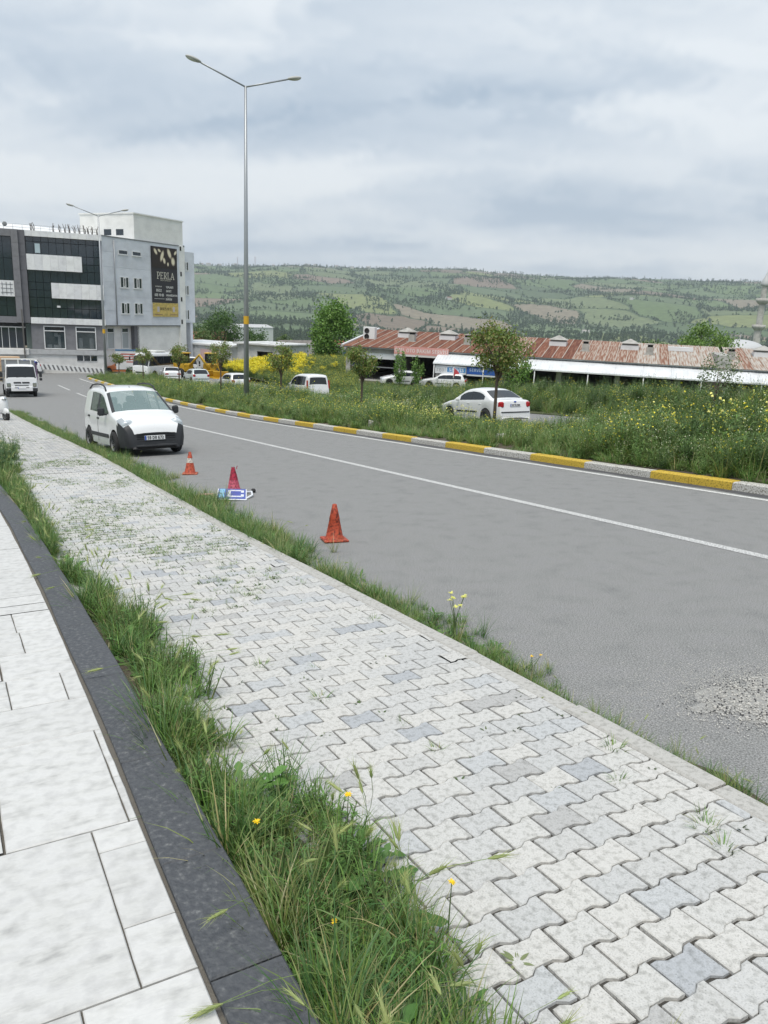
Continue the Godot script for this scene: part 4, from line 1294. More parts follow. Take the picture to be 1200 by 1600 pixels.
func seats(o: Node3D, zf: float, w: float, y := 0.62, m: Material = M.seat) -> void:
	for sg in [-1, 1]:
		var st := mb(true)
		box(st, Vector3(sg * w, y, zf), Vector3(0.48, 0.16, 0.5), Basis.IDENTITY, 0.04)
		box(st, Vector3(sg * w, y + 0.33, zf + 0.28), Vector3(0.46, 0.62, 0.14), Basis(Vector3.RIGHT, 0.2), 0.05)
		box(st, Vector3(sg * w, y + 0.72, zf + 0.34), Vector3(0.26, 0.18, 0.1), Basis(Vector3.RIGHT, 0.1), 0.04)
		obj("seat", finish(st), m, o)

func van_parts(z: float, ytop: float, k: int, y: float) -> String:
	if k >= 8 and z > -0.93 and z < -0.17: return "windscreen"
	if k == 7 and z > -0.97 and z < -0.13: return "window_frame"
	if k == 4:
		if z > -0.70 and z < 0.16: return "side_window_a"
		if z > 0.34 and z < 0.98: return "side_window_b"
		if z > -0.78 and z < 1.02: return "window_frame"
	if z > 1.3 and k >= 8 and ytop > 1.05 and ytop < 1.56: return "rear_window"
	if z > -1.76 and z < -1.40 and k >= 4 and k <= 7 and ytop > 0.80: return "headlight_lens"
	if z < -1.72 and y < 0.57: return "bumper"
	if z < -1.45 and k <= 3 and y < 0.80: return "bumper"
	if z < -1.66 and k <= 7 and y < 0.80: return "bumper"
	if z > 1.75 and y < 0.55: return "bumper"
	return "body"

func make_van() -> void:
	var o := thing("parked_van", "small white panel van with black bumper and roof rails parked by the kerb", "van")
	o.transform = on_road(4.12, 21.45, 174.5)
	var sp := {"contour": [[-1.93, 0.24], [-1.925, 0.42], [-1.90, 0.57], [-1.865, 0.68], [-1.82, 0.76], [-1.72, 0.84], [-1.55, 0.925], [-1.3, 1.00], [-1.05, 1.06], [-0.95, 1.10], [-0.15, 1.58], [0.05, 1.645], [0.3, 1.685], [0.8, 1.715], [1.3, 1.71], [1.68, 1.67], [1.82, 1.56], [1.875, 1.1], [1.91, 0.75], [1.93, 0.32]],
		"width": [[-1.93, 0.60], [-1.90, 0.68], [-1.82, 0.755], [-1.65, 0.81], [-1.35, 0.845], [-0.9, 0.858], [1.3, 0.858], [1.75, 0.84], [1.93, 0.80]],
		"belt": [[-1.93, 0.70], [-1.4, 0.90], [-0.9, 1.0], [1.0, 1.06], [1.9, 1.06]], "sill": 0.23, "tumble": 0.24, "wheels": [-1.10, 1.40], "wheel_r": 0.305, "paint": M.car_white, "parts": van_parts, "glass": M.glass, "side_glass": M.glass_side, "crown": 0.035, "round": 0.09}
	car_shell(sp, o)
	for x in [-0.775, 0.775]:
		for z in [-1.10, 1.40]: add_wheel(o, x, z, 0.305, 0.185, true)
	seats(o, 0.12, 0.38)
	seats(o, 1.0, 0.36, 0.62)
	block(o, "dashboard", Vector3(0, 0.93, -0.72), Vector3(1.5, 0.2, 0.42), M.black_plastic, 0.06)
	var sw := mb()
	var pts := []
	for k in 17: pts.append(Vector3(0.38 + cos(TAU * k / 16.0) * 0.18, 0.98 + sin(TAU * k / 16.0) * 0.17, -0.42 + sin(TAU * k / 16.0) * 0.08))
	tube(sw, pts, pts.map(func(_p): return 0.014), 6, false)
	obj("steering_wheel", finish(sw), M.black_plastic, o)
	# headlights: chrome bowls behind clear lenses
	for sg in [-1.0, 1.0]:
		var b := Basis.from_euler(Vector3(-0.62, sg * 0.52, sg * -0.10))
		var h := pod(o, "headlight", Vector3(sg * 0.615, 0.812, -1.655), Vector3(0.34, 0.24, 0.20), M.lamp_glass, b)
		pod(h, "reflector", Vector3(0.0, 0.05, 0.05), Vector3(0.82, 0.8, 0.8), M.chrome)
		pod(o, "fog_lamp", Vector3(sg * 0.60, 0.47, -1.835), Vector3(0.15, 0.15, 0.07), M.black_plastic, Basis(Vector3.UP, sg * -0.45))
		pod(o, "fog_lens", Vector3(sg * 0.605, 0.47, -1.862), Vector3(0.085, 0.085, 0.05), M.chrome, Basis(Vector3.UP, sg * -0.45))
		# mirror on a stalk
		var mi := block(o, "mirror", Vector3(sg * 0.98, 1.10, -0.62), Vector3(0.17, 0.21, 0.10), M.black_plastic, 0.035)
		block(mi, "stalk", Vector3(sg * 0.87, 1.03, -0.62), Vector3(0.12, 0.05, 0.06), M.black_plastic, 0.012)
		bar(o, "roof_rail", [Vector3(sg * 0.66, 1.60, -0.02), Vector3(sg * 0.645, 1.70, 0.10), Vector3(sg * 0.635, 1.765, 0.35), Vector3(sg * 0.63, 1.785, 0.9), Vector3(sg * 0.635, 1.765, 1.4), Vector3(sg * 0.65, 1.66, 1.66)], 0.022, M.black_plastic)
		block(o, "side_moulding", Vector3(sg * 0.862, 0.47, 0.15), Vector3(0.02, 0.10, 1.75), M.black_plastic, 0.008)
		block(o, "door_handle", Vector3(sg * 0.862, 0.90, 0.22), Vector3(0.03, 0.045, 0.17), M.black_plastic, 0.01)
		block(o, "door_handle", Vector3(sg * 0.862, 0.93, 1.15), Vector3(0.03, 0.05, 0.16), M.black_plastic, 0.01)
		block(o, "tail_light", Vector3(sg * 0.66, 1.1, 1.855), Vector3(0.10, 0.4, 0.05), M.lamp_red, 0.02)
		bar(o, "door_seam", [Vector3(sg * 0.859, 0.30, 0.27), Vector3(sg * 0.8595, 0.7, 0.28), Vector3(sg * 0.849, 1.03, 0.28)], 0.004, M.dark, 4)
		bar(o, "wiper", [Vector3(sg * 0.10 - 0.3, 1.135, -0.90), Vector3(sg * 0.10 + 0.28, 1.155, -0.885)], 0.012, M.black_plastic, 5)
	var gr := mb(true)
	for k in 4: box(gr, Vector3(0, 0.505 + 0.0 - k * 0.062 + 0.07, -1.925 + 0.004 * k), Vector3(0.98, 0.018, 0.03), Basis.IDENTITY, 0.005)
	obj("grille", finish(gr), M.steel_grey if false else M.dark, o)
	block(o, "bumper_lip", Vector3(0, 0.27, -1.90), Vector3(1.05, 0.05, 0.09), M.black_plastic, 0.015)
	plate(o, "59 DR 672", Vector3(0.04, 0.475, -1.945), false)
	# double chevron on the bonnet edge
	var em := mb(true)
	for k in 2:
		for sg in [-1.0, 1.0]:
			box(em, Vector3(sg * 0.045, 0.80 + k * 0.045 - 0.012, -1.782 + k * 0.055), Vector3(0.115, 0.018, 0.012), Basis.from_euler(Vector3(-0.85, 0, sg * -0.5)), 0.004)
	obj("emblem", finish(em), M.chrome, o)
	bar(o, "aerial", [Vector3(0, 1.68, 0.1), Vector3(0, 1.72, 0.16)], 0.008, M.black_plastic, 5)

# a parameter list for the common saloon, estate and hatchback shapes
func simple_car(called: String, label: String, at: Transform3D, kind: String, paint: Material, plate_words := "") -> Node3D:
	var o := thing(called, label, "car", Vector3.ZERO, 0.0, "cars parked along the far road")
	o.transform = at
	var sp := {"sill": 0.22, "tumble": 0.42, "wheel_r": 0.31, "paint": paint, "crown": 0.03, "round": 0.08, "glass": M.glass_dark}
	var Lh := 2.2
	match kind:
		"saloon":
			Lh = 2.24
			sp.contour = [[-2.24, 0.25], [-2.235, 0.5], [-2.18, 0.66], [-2.0, 0.76], [-1.5, 0.88], [-1.05, 0.95], [-0.35, 1.34], [-0.1, 1.41], [0.3, 1.45], [0.75, 1.42], [1.05, 1.35], [1.72, 1.03], [1.85, 1.01], [2.12, 0.99], [2.17, 0.93], [2.20, 0.70], [2.23, 0.5], [2.24, 0.27]]
			sp.belt = [[-2.24, 0.6], [-1.0, 0.90], [1.7, 0.99], [2.24, 0.9]]
			sp.ws = [-1.0, -0.38]; sp.rw = [1.08, 1.66]; sp.sides = [[-0.55, 0.28], [0.36, 1.22]]; sp.wheels = [-1.33, 1.31]; sp.tumble = 0.40
		"estate":
			Lh = 2.15
			sp.contour = [[-2.15, 0.25], [-2.14, 0.5], [-2.08, 0.66], [-1.9, 0.75], [-1.4, 0.86], [-1.0, 0.92], [-0.35, 1.32], [0.0, 1.41], [0.6, 1.44], [1.4, 1.43], [1.72, 1.38], [2.0, 0.96], [2.06, 0.88], [2.12, 0.6], [2.15, 0.27]]
			sp.belt = [[-2.15, 0.6], [-1.0, 0.88], [2.0, 0.95]]
			sp.ws = [-0.95, -0.38]; sp.rw = [1.74, 1.99]; sp.sides = [[-0.5, 0.2], [0.28, 0.98], [1.05, 1.66]]; sp.wheels = [-1.3, 1.26]; sp.tumble = 0.36
		"hatch":
			Lh = 1.95
			sp.contour = [[-1.95, 0.25], [-1.94, 0.5], [-1.9, 0.64], [-1.75, 0.74], [-1.3, 0.86], [-0.9, 0.93], [-0.3, 1.30], [0.0, 1.39], [0.5, 1.42], [1.2, 1.40], [1.5, 1.33], [1.83, 0.95], [1.87, 0.85], [1.92, 0.6], [1.95, 0.27]]
			sp.belt = [[-1.95, 0.6], [-0.9, 0.88], [1.8, 0.95]]
			sp.ws = [-0.85, -0.33]; sp.rw = [1.5, 1.81]; sp.sides = [[-0.45, 0.2], [0.28, 0.92], [1.0, 1.4]]; sp.wheels = [-1.2, 1.22]; sp.tumble = 0.38
		"boxy_saloon":
			Lh = 2.1
			sp.contour = [[-2.1, 0.3], [-2.09, 0.55], [-2.06, 0.72], [-1.9, 0.77], [-1.0, 0.87], [-0.55, 1.32], [-0.3, 1.38], [0.7, 1.38], [0.95, 1.32], [1.32, 0.97], [1.4, 0.93], [2.0, 0.90], [2.04, 0.85], [2.07, 0.5], [2.1, 0.3]]
			sp.belt = [[-2.1, 0.65], [-1.0, 0.86], [2.1, 0.88]]
			sp.ws = [-0.97, -0.57]; sp.rw = [0.97, 1.29]; sp.sides = [[-0.5, 0.2], [0.28, 0.9]]; sp.wheels = [-1.25, 1.2]; sp.tumble = 0.34
		"mpv":
			Lh = 2.12
			sp.contour = [[-2.12, 0.28], [-2.11, 0.55], [-2.05, 0.74], [-1.85, 0.88], [-1.4, 1.0], [-1.05, 1.07], [-0.35, 1.62], [-0.1, 1.72], [0.4, 1.80], [1.4, 1.80], [1.85, 1.76], [2.0, 1.66], [2.06, 1.08], [2.09, 0.8], [2.12, 0.3]]
			sp.belt = [[-2.12, 0.7], [-1.0, 1.05], [2.1, 1.08]]
			sp.ws = [-1.0, -0.38]; sp.rw = [2.005, 2.056]; sp.sides = [[-0.6, 0.2], [0.32, 1.0], [1.12, 1.75]]; sp.wheels = [-1.3, 1.3]; sp.tumble = 0.20
		"suv":
			Lh = 2.15
			sp.contour = [[-2.15, 0.35], [-2.14, 0.6], [-2.1, 0.8], [-1.9, 0.93], [-1.4, 1.02], [-1.0, 1.08], [-0.45, 1.5], [-0.1, 1.6], [0.5, 1.65], [1.4, 1.62], [1.7, 1.55], [1.95, 1.12], [2.05, 1.0], [2.12, 0.7], [2.15, 0.38]]
			sp.belt = [[-2.15, 0.75], [-1.0, 1.04], [2.0, 1.12]]
			sp.ws = [-0.95, -0.48]; sp.rw = [1.72, 1.93]; sp.sides = [[-0.6, 0.15], [0.22, 0.98], [1.05, 1.5]]; sp.wheels = [-1.3, 1.37]; sp.tumble = 0.32; sp.wheel_r = 0.35; sp.sill = 0.3
	var hw := 0.87
	sp.width = [[-Lh, hw - 0.22], [-Lh + 0.06, hw - 0.14], [-Lh + 0.3, hw - 0.05], [-Lh + 0.8, hw], [Lh - 0.8, hw], [Lh - 0.25, hw - 0.04], [Lh, hw - 0.12]]
	sp.parts = func(z: float, ytop: float, k: int, _y: float) -> String:
		if k >= 8 and z > sp.ws[0] and z < sp.ws[1]: return "windscreen"
		if k >= 8 and z > sp.rw[0] and z < sp.rw[1]: return "rear_window"
		if k == 7 and (z > sp.ws[0] and z < sp.ws[1]): return "window_frame"
		if k == 4:
			for i in sp.sides.size():
				if z > sp.sides[i][0] and z < sp.sides[i][1] and ytop - along(sp.belt, z) > 0.16: return "side_window_%d" % i
			if z > sp.sides[0][0] and z < sp.sides[-1][1] and ytop - along(sp.belt, z) > 0.16: return "window_frame"
		return "body"
	car_shell(sp, o)
	for x in [-hw + 0.085, hw - 0.085]:
		for wz in sp.wheels: add_wheel(o, x, wz, sp.wheel_r, 0.19)
	var rear := Lh
	var ty: float = {"saloon": 0.80, "estate": 0.80, "hatch": 0.80, "boxy_saloon": 0.74, "mpv": 1.15, "suv": 0.95}[kind]
	for sg in [-1.0, 1.0]:
		var tz := rear - 0.10
		if kind == "mpv": block(o, "tail_light", Vector3(sg * 0.775, ty, rear - 0.085), Vector3(0.10, 0.55, 0.08), M.lamp_red, 0.02)
		elif kind == "boxy_saloon": block(o, "tail_light", Vector3(sg * 0.60, ty, rear - 0.045), Vector3(0.34, 0.13, 0.05), M.lamp_red, 0.015)
		else: block(o, "tail_light", Vector3(sg * 0.68, ty + 0.02, tz + 0.005), Vector3(0.24, 0.24, 0.14), M.lamp_red, 0.05, Basis(Vector3.UP, sg * 0.45))
		block(o, "headlight", Vector3(sg * 0.60, 0.64 if kind != "suv" else 0.84, -Lh + 0.12), Vector3(0.34, 0.15, 0.16), M.lamp_glass, 0.04, Basis(Vector3.UP, sg * -0.3))
		block(o, "mirror", Vector3(sg * 0.96, sp.belt[1][1] + 0.08, -0.55), Vector3(0.17, 0.13, 0.10), sp.paint, 0.04)
		block(o, "side_moulding", Vector3(sg * (hw + 0.004), 0.50, 0.0), Vector3(0.016, 0.06, 1.5), M.black_plastic, 0.006)
		for dz in [0.14, 0.95]:
			if kind != "hatch": block(o, "door_handle", Vector3(sg * (hw + 0.002), 0.83, dz), Vector3(0.026, 0.03, 0.15), M.black_plastic if kind != "saloon" else sp.paint, 0.008)
	block(o, "bumper_strip", Vector3(0, 0.52, rear - 0.005), Vector3(1.42, 0.045, 0.035), M.black_plastic, 0.01)
	if plate_words:
		plate(o, plate_words, Vector3(0.0, 0.80 if kind == "saloon" else 0.68, rear - (0.022 if kind == "saloon" else 0.02)), true)
	return o

func bus_parts(z: float, ytop: float, k: int, _y: float) -> String:
	if z < -3.0 and k >= 8 and ytop > 1.35 and ytop < 2.35: return "windscreen"
	if z < -3.0 and k == 7 and ytop > 1.35 and ytop < 2.35: return "window_frame"
	if k == 4:
		for i in 5:
			if z > -3.0 + i * 1.25 and z < -1.82 + i * 1.25: return "side_window_%d" % i
		return "window_frame"
	if z > 3.2 and k >= 8 and ytop > 1.6 and ytop < 2.4: return "rear_window"
	return "body"

func make_bus() -> void:
	var o := thing("parked_bus", "white midibus with dark windows parked in front of the grey building", "bus")
	o.transform = on_road(20.0, 89.0, 226.0)
	var sp := {"contour": [[-3.5, 0.35], [-3.49, 0.8], [-3.46, 1.2], [-3.38, 1.45], [-3.20, 2.2], [-3.12, 2.42], [-2.9, 2.62], [-2.4, 2.72], [3.2, 2.72], [3.42, 2.6], [3.47, 1.6], [3.5, 0.4]],
		"width": [[-3.5, 0.85], [-3.42, 0.98], [-3.2, 1.08], [-2.6, 1.12], [3.2, 1.12], [3.5, 1.02]], "belt": [[-3.5, 1.3], [3.5, 1.45]], "sill": 0.32, "tumble": 0.09, "wheels": [-2.35, 1.8], "wheel_r": 0.40, "paint": M.car_white, "parts": bus_parts, "crown": 0.05, "round": 0.30, "glass": M.glass_dark}
	car_shell(sp, o)
	for x in [-1.0, 1.0]:
		for z in [-2.35, 1.8]: add_wheel(o, x, z, 0.40, 0.26)
	for sg in [-1.0, 1.0]:
		pod(o, "headlight", Vector3(sg * 0.78, 0.78, -3.40), Vector3(0.34, 0.24, 0.18), M.chrome, Basis(Vector3.UP, sg * -0.4))
		bar(o, "mirror_arm", [Vector3(sg * 1.0, 2.35, -3.15), Vector3(sg * 1.22, 2.40, -3.45), Vector3(sg * 1.25, 2.2, -3.5)], 0.03, M.black_plastic)
		block(o, "mirror", Vector3(sg * 1.26, 2.02, -3.5), Vector3(0.16, 0.42, 0.12), M.black_plastic, 0.03)
	block(o, "grille", Vector3(0, 0.62, -3.50), Vector3(1.1, 0.16, 0.04), M.black_plastic, 0.02)
	block(o, "roof_unit", Vector3(0, 2.86, -0.6), Vector3(1.5, 0.22, 1.9), M.car_ivory, 0.08)
	plate(o, "", Vector3(0, 0.45, -3.52), false)

func cab_parts(z: float, ytop: float, k: int, _y: float) -> String:
	if z < -0.5 and k >= 8 and ytop > 1.32 and ytop < 2.02: return "windscreen"
	if z < -0.5 and k == 7 and ytop > 1.28 and ytop < 2.06: return "window_frame"
	if k == 4 and z > -0.62 and z < 0.25: return "side_window_a"
	return "body"

func make_truck(called: String, label: String, at: Transform3D, long_bed: bool) -> void:
	var o := thing(called, label, "truck")
	o.transform = at
	var sp := {"contour": [[-0.86, 0.50], [-0.855, 0.9], [-0.83, 1.25], [-0.81, 1.32], [-0.60, 2.03], [-0.54, 2.10], [-0.35, 2.17], [0.5, 2.19], [0.72, 2.14], [0.78, 1.4], [0.80, 0.5]],
		"width": [[-0.86, 0.92], [-0.80, 0.98], [-0.6, 1.0], [0.8, 1.0]], "belt": [[-0.86, 1.2], [0.8, 1.30]], "sill": 0.42, "tumble": 0.13, "wheels": [0.0], "wheel_r": 0.38, "paint": M.car_white, "parts": cab_parts, "crown": 0.02, "round": 0.09, "glass": M.glass_dark}
	car_shell(sp, o)
	for x in [-0.86, 0.86]:
		add_wheel(o, x, 0.0, 0.38, 0.22, true)
		add_wheel(o, x * 0.95, 2.7, 0.38, 0.34, true)
	for sg in [-1.0, 1.0]:
		block(o, "headlight", Vector3(sg * 0.80, 0.83, -0.84), Vector3(0.26, 0.30, 0.10), M.chrome, 0.03, Basis(Vector3.UP, sg * -0.2))
		block(o, "bumper_end", Vector3(sg * 0.82, 0.50, -0.85), Vector3(0.30, 0.24, 0.14), M.black_plastic, 0.03)
		bar(o, "mirror_arm", [Vector3(sg * 0.95, 1.75, -0.62), Vector3(sg * 1.22, 1.72, -0.75), Vector3(sg * 1.22, 1.15, -0.75)], 0.018, M.black_plastic)
		var mi := block(o, "mirror", Vector3(sg * 1.22, 1.52, -0.75), Vector3(0.18, 0.36, 0.09), M.black_plastic, 0.03)
		block(mi, "lower_mirror", Vector3(sg * 1.22, 1.20, -0.75), Vector3(0.18, 0.18, 0.09), M.black_plastic, 0.03)
		bar(o, "wiper", [Vector3(sg * 0.1 - 0.42 * sg, 1.40, -0.80), Vector3(sg * 0.1 + 0.2 * sg, 1.34, -0.82)], 0.014, M.black_plastic, 5)
	block(o, "grille", Vector3(-0.26, 0.98, -0.865), Vector3(0.46, 0.10, 0.04), M.black_plastic, 0.015)
	block(o, "grille", Vector3(0.26, 0.98, -0.865), Vector3(0.46, 0.10, 0.04), M.black_plastic, 0.015)
	block(o, "grille", Vector3(0, 0.80, -0.868), Vector3(0.86, 0.045, 0.03), M.black_plastic, 0.01)
	block(o, "bumper", Vector3(0, 0.56, -0.875), Vector3(1.34, 0.30, 0.10), M.car_white, 0.03)
	block(o, "bumper_slot", Vector3(0, 0.65, -0.925), Vector3(0.9, 0.05, 0.02), M.black_plastic, 0.008)
	plate(o, "", Vector3(0.0, 0.63, -0.945), false)
	block(o, "chassis", Vector3(0, 0.52, 2.3), Vector3(0.8, 0.22, 3.6), M.dark, 0.02)
	var bed := block(o, "load_bed", Vector3(0, 0.98, 2.75), Vector3(2.1, 0.12, 3.6), M.steel_grey, 0.01)
	if long_bed:
		for sg in [-1.0, 1.0]:
			block(bed, "side_board", Vector3(sg * 1.03, 1.32, 2.75), Vector3(0.05, 0.55, 3.6), M.steel_grey, 0.01)
		block(bed, "head_board", Vector3(0, 1.75, 0.98), Vector3(2.1, 1.40, 0.06), M.steel_grey, 0.01)
		for k in 3: block(bed, "head_board_rail", Vector3(-0.8 + k * 0.8, 2.3, 0.93), Vector3(0.08, 0.5, 0.06), M.car_ivory, 0.01)
		block(bed, "head_board_rail", Vector3(0, 2.52, 0.93), Vector3(2.1, 0.09, 0.07), M.car_ivory, 0.01)

func make_scooter() -> void:
	var o := thing("parked_scooter", "white scooter at the left edge of the picture beyond the pavement", "scooter")
	o.transform = Transform3D(Basis(Vector3.UP, deg_to_rad(180.0 + 20.0)), Vector3(1.48, g(36.2) + 0.13, -36.2))
	for z in [-0.62, 0.62]: 
		add_wheel(o, 0.0, z, 0.25, 0.12)
	var st := mb()
	lathe(st, [Vector2(0.0, 1.02), Vector2(0.10, 1.0), Vector2(0.16, 0.92), Vector2(0.19, 0.75), Vector2(0.21, 0.55), Vector2(0.17, 0.38), Vector2(0.05, 0.30)], 16, Vector3(0, 0, -0.42))
	obj("front_shield", finish(st), M.car_white, o)
	pod(o, "headlight", Vector3(0, 0.92, -0.56), Vector3(0.2, 0.16, 0.14), M.chrome)
	pod(o, "front_mudguard", Vector3(0, 0.42, -0.62), Vector3(0.18, 0.28, 0.56), M.car_white)
	block(o, "footboard", Vector3(0, 0.32, -0.02), Vector3(0.34, 0.10, 0.62), M.car_white, 0.03)
	pod(o, "tail_body", Vector3(0, 0.58, 0.48), Vector3(0.38, 0.44, 0.86), M.car_white)
	pod(o, "saddle", Vector3(0, 0.80, 0.40), Vector3(0.30, 0.16, 0.76), M.black_plastic)
	bar(o, "handlebar", [Vector3(-0.34, 1.05, -0.34), Vector3(-0.15, 1.06, -0.44), Vector3(0.15, 1.06, -0.44), Vector3(0.34, 1.05, -0.34)], 0.018, M.black_plastic)
	for sg in [-1.0, 1.0]:
		pod(o, "mirror", Vector3(sg * 0.30, 1.25, -0.40), Vector3(0.13, 0.10, 0.04), M.black_plastic)
		bar(o, "mirror_stalk", [Vector3(sg * 0.22, 1.06, -0.42), Vector3(sg * 0.28, 1.23, -0.40)], 0.008, M.black_plastic, 5)

func cone_colours(kind: int) -> Array:
	return [[lin(0.50, 0.075, 0.03), lin(0.50, 0.075, 0.03)], [lin(0.45, 0.02, 0.055), lin(0.55, 0.09, 0.14)], [lin(0.50, 0.08, 0.035), lin(0.66, 0.60, 0.54)]][kind]

func make_cone(label: String, x: float, s: float, kind: int, turn: float) -> void:
	var o := thing("traffic_cone", label, "traffic cone", Vector3.ZERO, 0.0, "traffic cones along the parking lane")
	o.transform = on_road(x, s, turn)
	var dirt := noise_tex(0.03, [[0.0, gray(0.28)], [0.34, gray(0.62)], [0.45, gray(0.95)], [1.0, Color.WHITE]], 256, 5, 80 + kind)
	var c := cone_colours(kind)
	var red := grained(c[0], 0.62, dirt, Vector3.ONE * 2.6)
	var band := grained(c[1], 0.6, dirt, Vector3.ONE * 3.1)
	var base := mb(true)
	box(base, Vector3(0, 0.016, 0), Vector3(0.31, 0.03, 0.31), Basis.IDENTITY, 0.012)
	obj("base", finish(base), red if kind < 2 else grained(lin(0.48, 0.12, 0.06), 0.7, dirt, Vector3.ONE * 2.0), o)
	var r := func(y: float) -> float: return lerpf(0.112, 0.026, (y - 0.03) / 0.43)
	var st := mb()
	if kind == 1:
		# torn open at the top
		var n := 20
		for k in n:
			var a0 := TAU * k / n; var a1 := TAU * (k + 1) / n
			var cut := func(a: float) -> float: return 0.43 - 0.13 * smooth(0.55, 0.95, cos(a - 0.35)) + 0.012 * sin(a * 5.0)
			for j in 8:
				var f := func(a: float, t: float) -> Vector3:
					var y: float = lerpf(0.21, cut.call(a), t); return Vector3(cos(a) * r.call(y), y, sin(a) * r.call(y))
				quad(st, f.call(a0, j / 8.0), f.call(a1, j / 8.0), f.call(a1, (j + 1) / 8.0), f.call(a0, (j + 1) / 8.0))
		quad(st, Vector3(0.045, 0.40, 0.0), Vector3(0.05, 0.39, 0.02), Vector3(0.075, 0.455, 0.015), Vector3(0.068, 0.455, -0.005))
		obj("cone_body", finish(st), red, o)
		var bt := mb()
		lathe(bt, [Vector2(0.13, 0.03), Vector2(0.113, 0.045), Vector2(r.call(0.21), 0.21)], 24)
		obj("pale_sleeve", finish(bt), band, o)
		return
	if kind == 2:
		lathe(st, [Vector2(0.125, 0.03), Vector2(r.call(0.05), 0.05), Vector2(r.call(0.24), 0.24)], 24)
		lathe(st, [Vector2(r.call(0.335), 0.335), Vector2(r.call(0.455), 0.455), Vector2(0.018, 0.462), Vector2(0.0, 0.455)], 24)
		var bt := mb()
		lathe(bt, [Vector2(r.call(0.24) + 0.0015, 0.24), Vector2(r.call(0.335) + 0.0015, 0.335)], 24)
		obj("reflective_band", finish(bt), band, o)
	else:
		lathe(st, [Vector2(0.128, 0.03), Vector2(r.call(0.055), 0.055), Vector2(r.call(0.27), 0.27), Vector2(r.call(0.272) + 0.003, 0.275), Vector2(r.call(0.455), 0.455), Vector2(0.02, 0.462), Vector2(0.0, 0.45)], 24)
	obj("cone_body", finish(st), red, o)

func make_fallen_sign() -> void:
	var o := thing("fallen_sign", "blue and white sign board lying on the asphalt before the torn cone", "sign")
	o.transform = on_road(3.93, 12.31, 19.0) * Transform3D(Basis.from_euler(Vector3(0.02, 0.0, -0.02)), Vector3(0, 0.035, 0))
	var blue := grained(lin(0.055, 0.095, 0.42), 0.5, M.fine, Vector3.ONE * 2.0)
	var white := mat(lin(0.72, 0.74, 0.78), 0.5)
	var pale := mat(lin(0.22, 0.50, 0.72), 0.5)
	block(o, "board_edge", Vector3(0, 0, 0), Vector3(0.50, 0.022, 1.02), white, 0.008)
	block(o, "board_face", Vector3(0, 0.0135, 0), Vector3(0.46, 0.006, 0.97), blue, 0.002)
	block(o, "pale_band", Vector3(-0.165, 0.0185, 0), Vector3(0.09, 0.004, 0.86), pale, 0.001)
	# white square ring, open towards the road
	for q in [[Vector3(-0.055, 0, 0.0), Vector3(0.045, 0.004, 0.62)], [Vector3(0.165, 0, 0.20), Vector3(0.05, 0.004, 0.22)], [Vector3(0.165, 0, -0.20), Vector3(0.05, 0.004, 0.22)], [Vector3(0.055, 0, 0.29), Vector3(0.22, 0.004, 0.10)], [Vector3(0.055, 0, -0.29), Vector3(0.22, 0.004, 0.10)]]:
		block(o, "white_mark", q[0] + Vector3(0.01, 0.0187, 0), q[1], white, 0.001)
	bar(o, "handle", [Vector3(0.25, 0.0, -0.25), Vector3(0.33, 0.02, -0.2), Vector3(0.34, 0.02, 0.15), Vector3(0.25, 0.0, 0.35)], 0.018, white)
	block(o, "foot", Vector3(0.36, 0.01, -0.38), Vector3(0.08, 0.06, 0.12), M.rubber, 0.02)
	var b := thing("broken_bracket", "pink broken plastic piece on the asphalt left of the fallen sign", "debris")
	b.transform = on_road(3.55, 12.55, 12.0)
	var pink := mat(lin(0.58, 0.33, 0.30), 0.7)
	block(b, "bar", Vector3(0, 0.03, 0), Vector3(0.26, 0.035, 0.05), pink, 0.01)
	block(b, "foot", Vector3(0.10, 0.015, 0.03), Vector3(0.05, 0.03, 0.20), pink, 0.008)

func make_lamp(label: String, x: float, s: float, h: float, arm: float) -> void:
	var o := thing("street_lamp", label, "street lamp", Vector3(x, g(s) + 0.1, -s), 0.0, "double-armed street lamps on the median")
	var st := mb()
	tube(st, [Vector3(0, -0.3, 0), Vector3(0, h * 0.5, 0), Vector3(0, h, 0)], [0.165, 0.115, 0.065], 12)
	obj("pole", finish(st), M.galvanised, o)
	block(o, "base_plate", Vector3(0, 0.25, 0), Vector3(0.5, 0.05, 0.5), M.galvanised, 0.01)
	var yb := mb()
	var y0 := h * 0.29
	lathe(yb, [Vector2(0.150, y0 - 0.22), Vector2(0.146, y0 + 0.22)], 12)
	obj("yellow_tag", finish(yb), mat(lin(0.62, 0.36, 0.02), 0.6), o)
	for sg in [-1.0, 1.0]:
		bar(o, "arm", [Vector3(0, h - 0.05, 0), Vector3(sg * arm * 0.75, h + arm * 0.22, 0)], 0.042, M.galvanised)
		var c := Vector3(sg * arm * 0.87, h + arm * 0.255, 0)
		var b := Basis(Vector3.BACK, sg * 0.22)
		var head := pod(o, "lamp_head", c, Vector3(0.82, 0.20, 0.36), mat(lin(0.42, 0.42, 0.40), 0.5), b)
		var gl := SphereMesh.new(); gl.radius = 0.5; gl.height = 1.0; gl.radial_segments = 16; gl.rings = 8
		var gm := obj("lamp_glass", gl, mat(lin(0.55, 0.56, 0.52), 0.15), head)
		gm.transform = Transform3D(Basis.from_scale(Vector3(0.72, 0.75, 0.84)), Vector3(sg * 0.08, -0.22, 0))

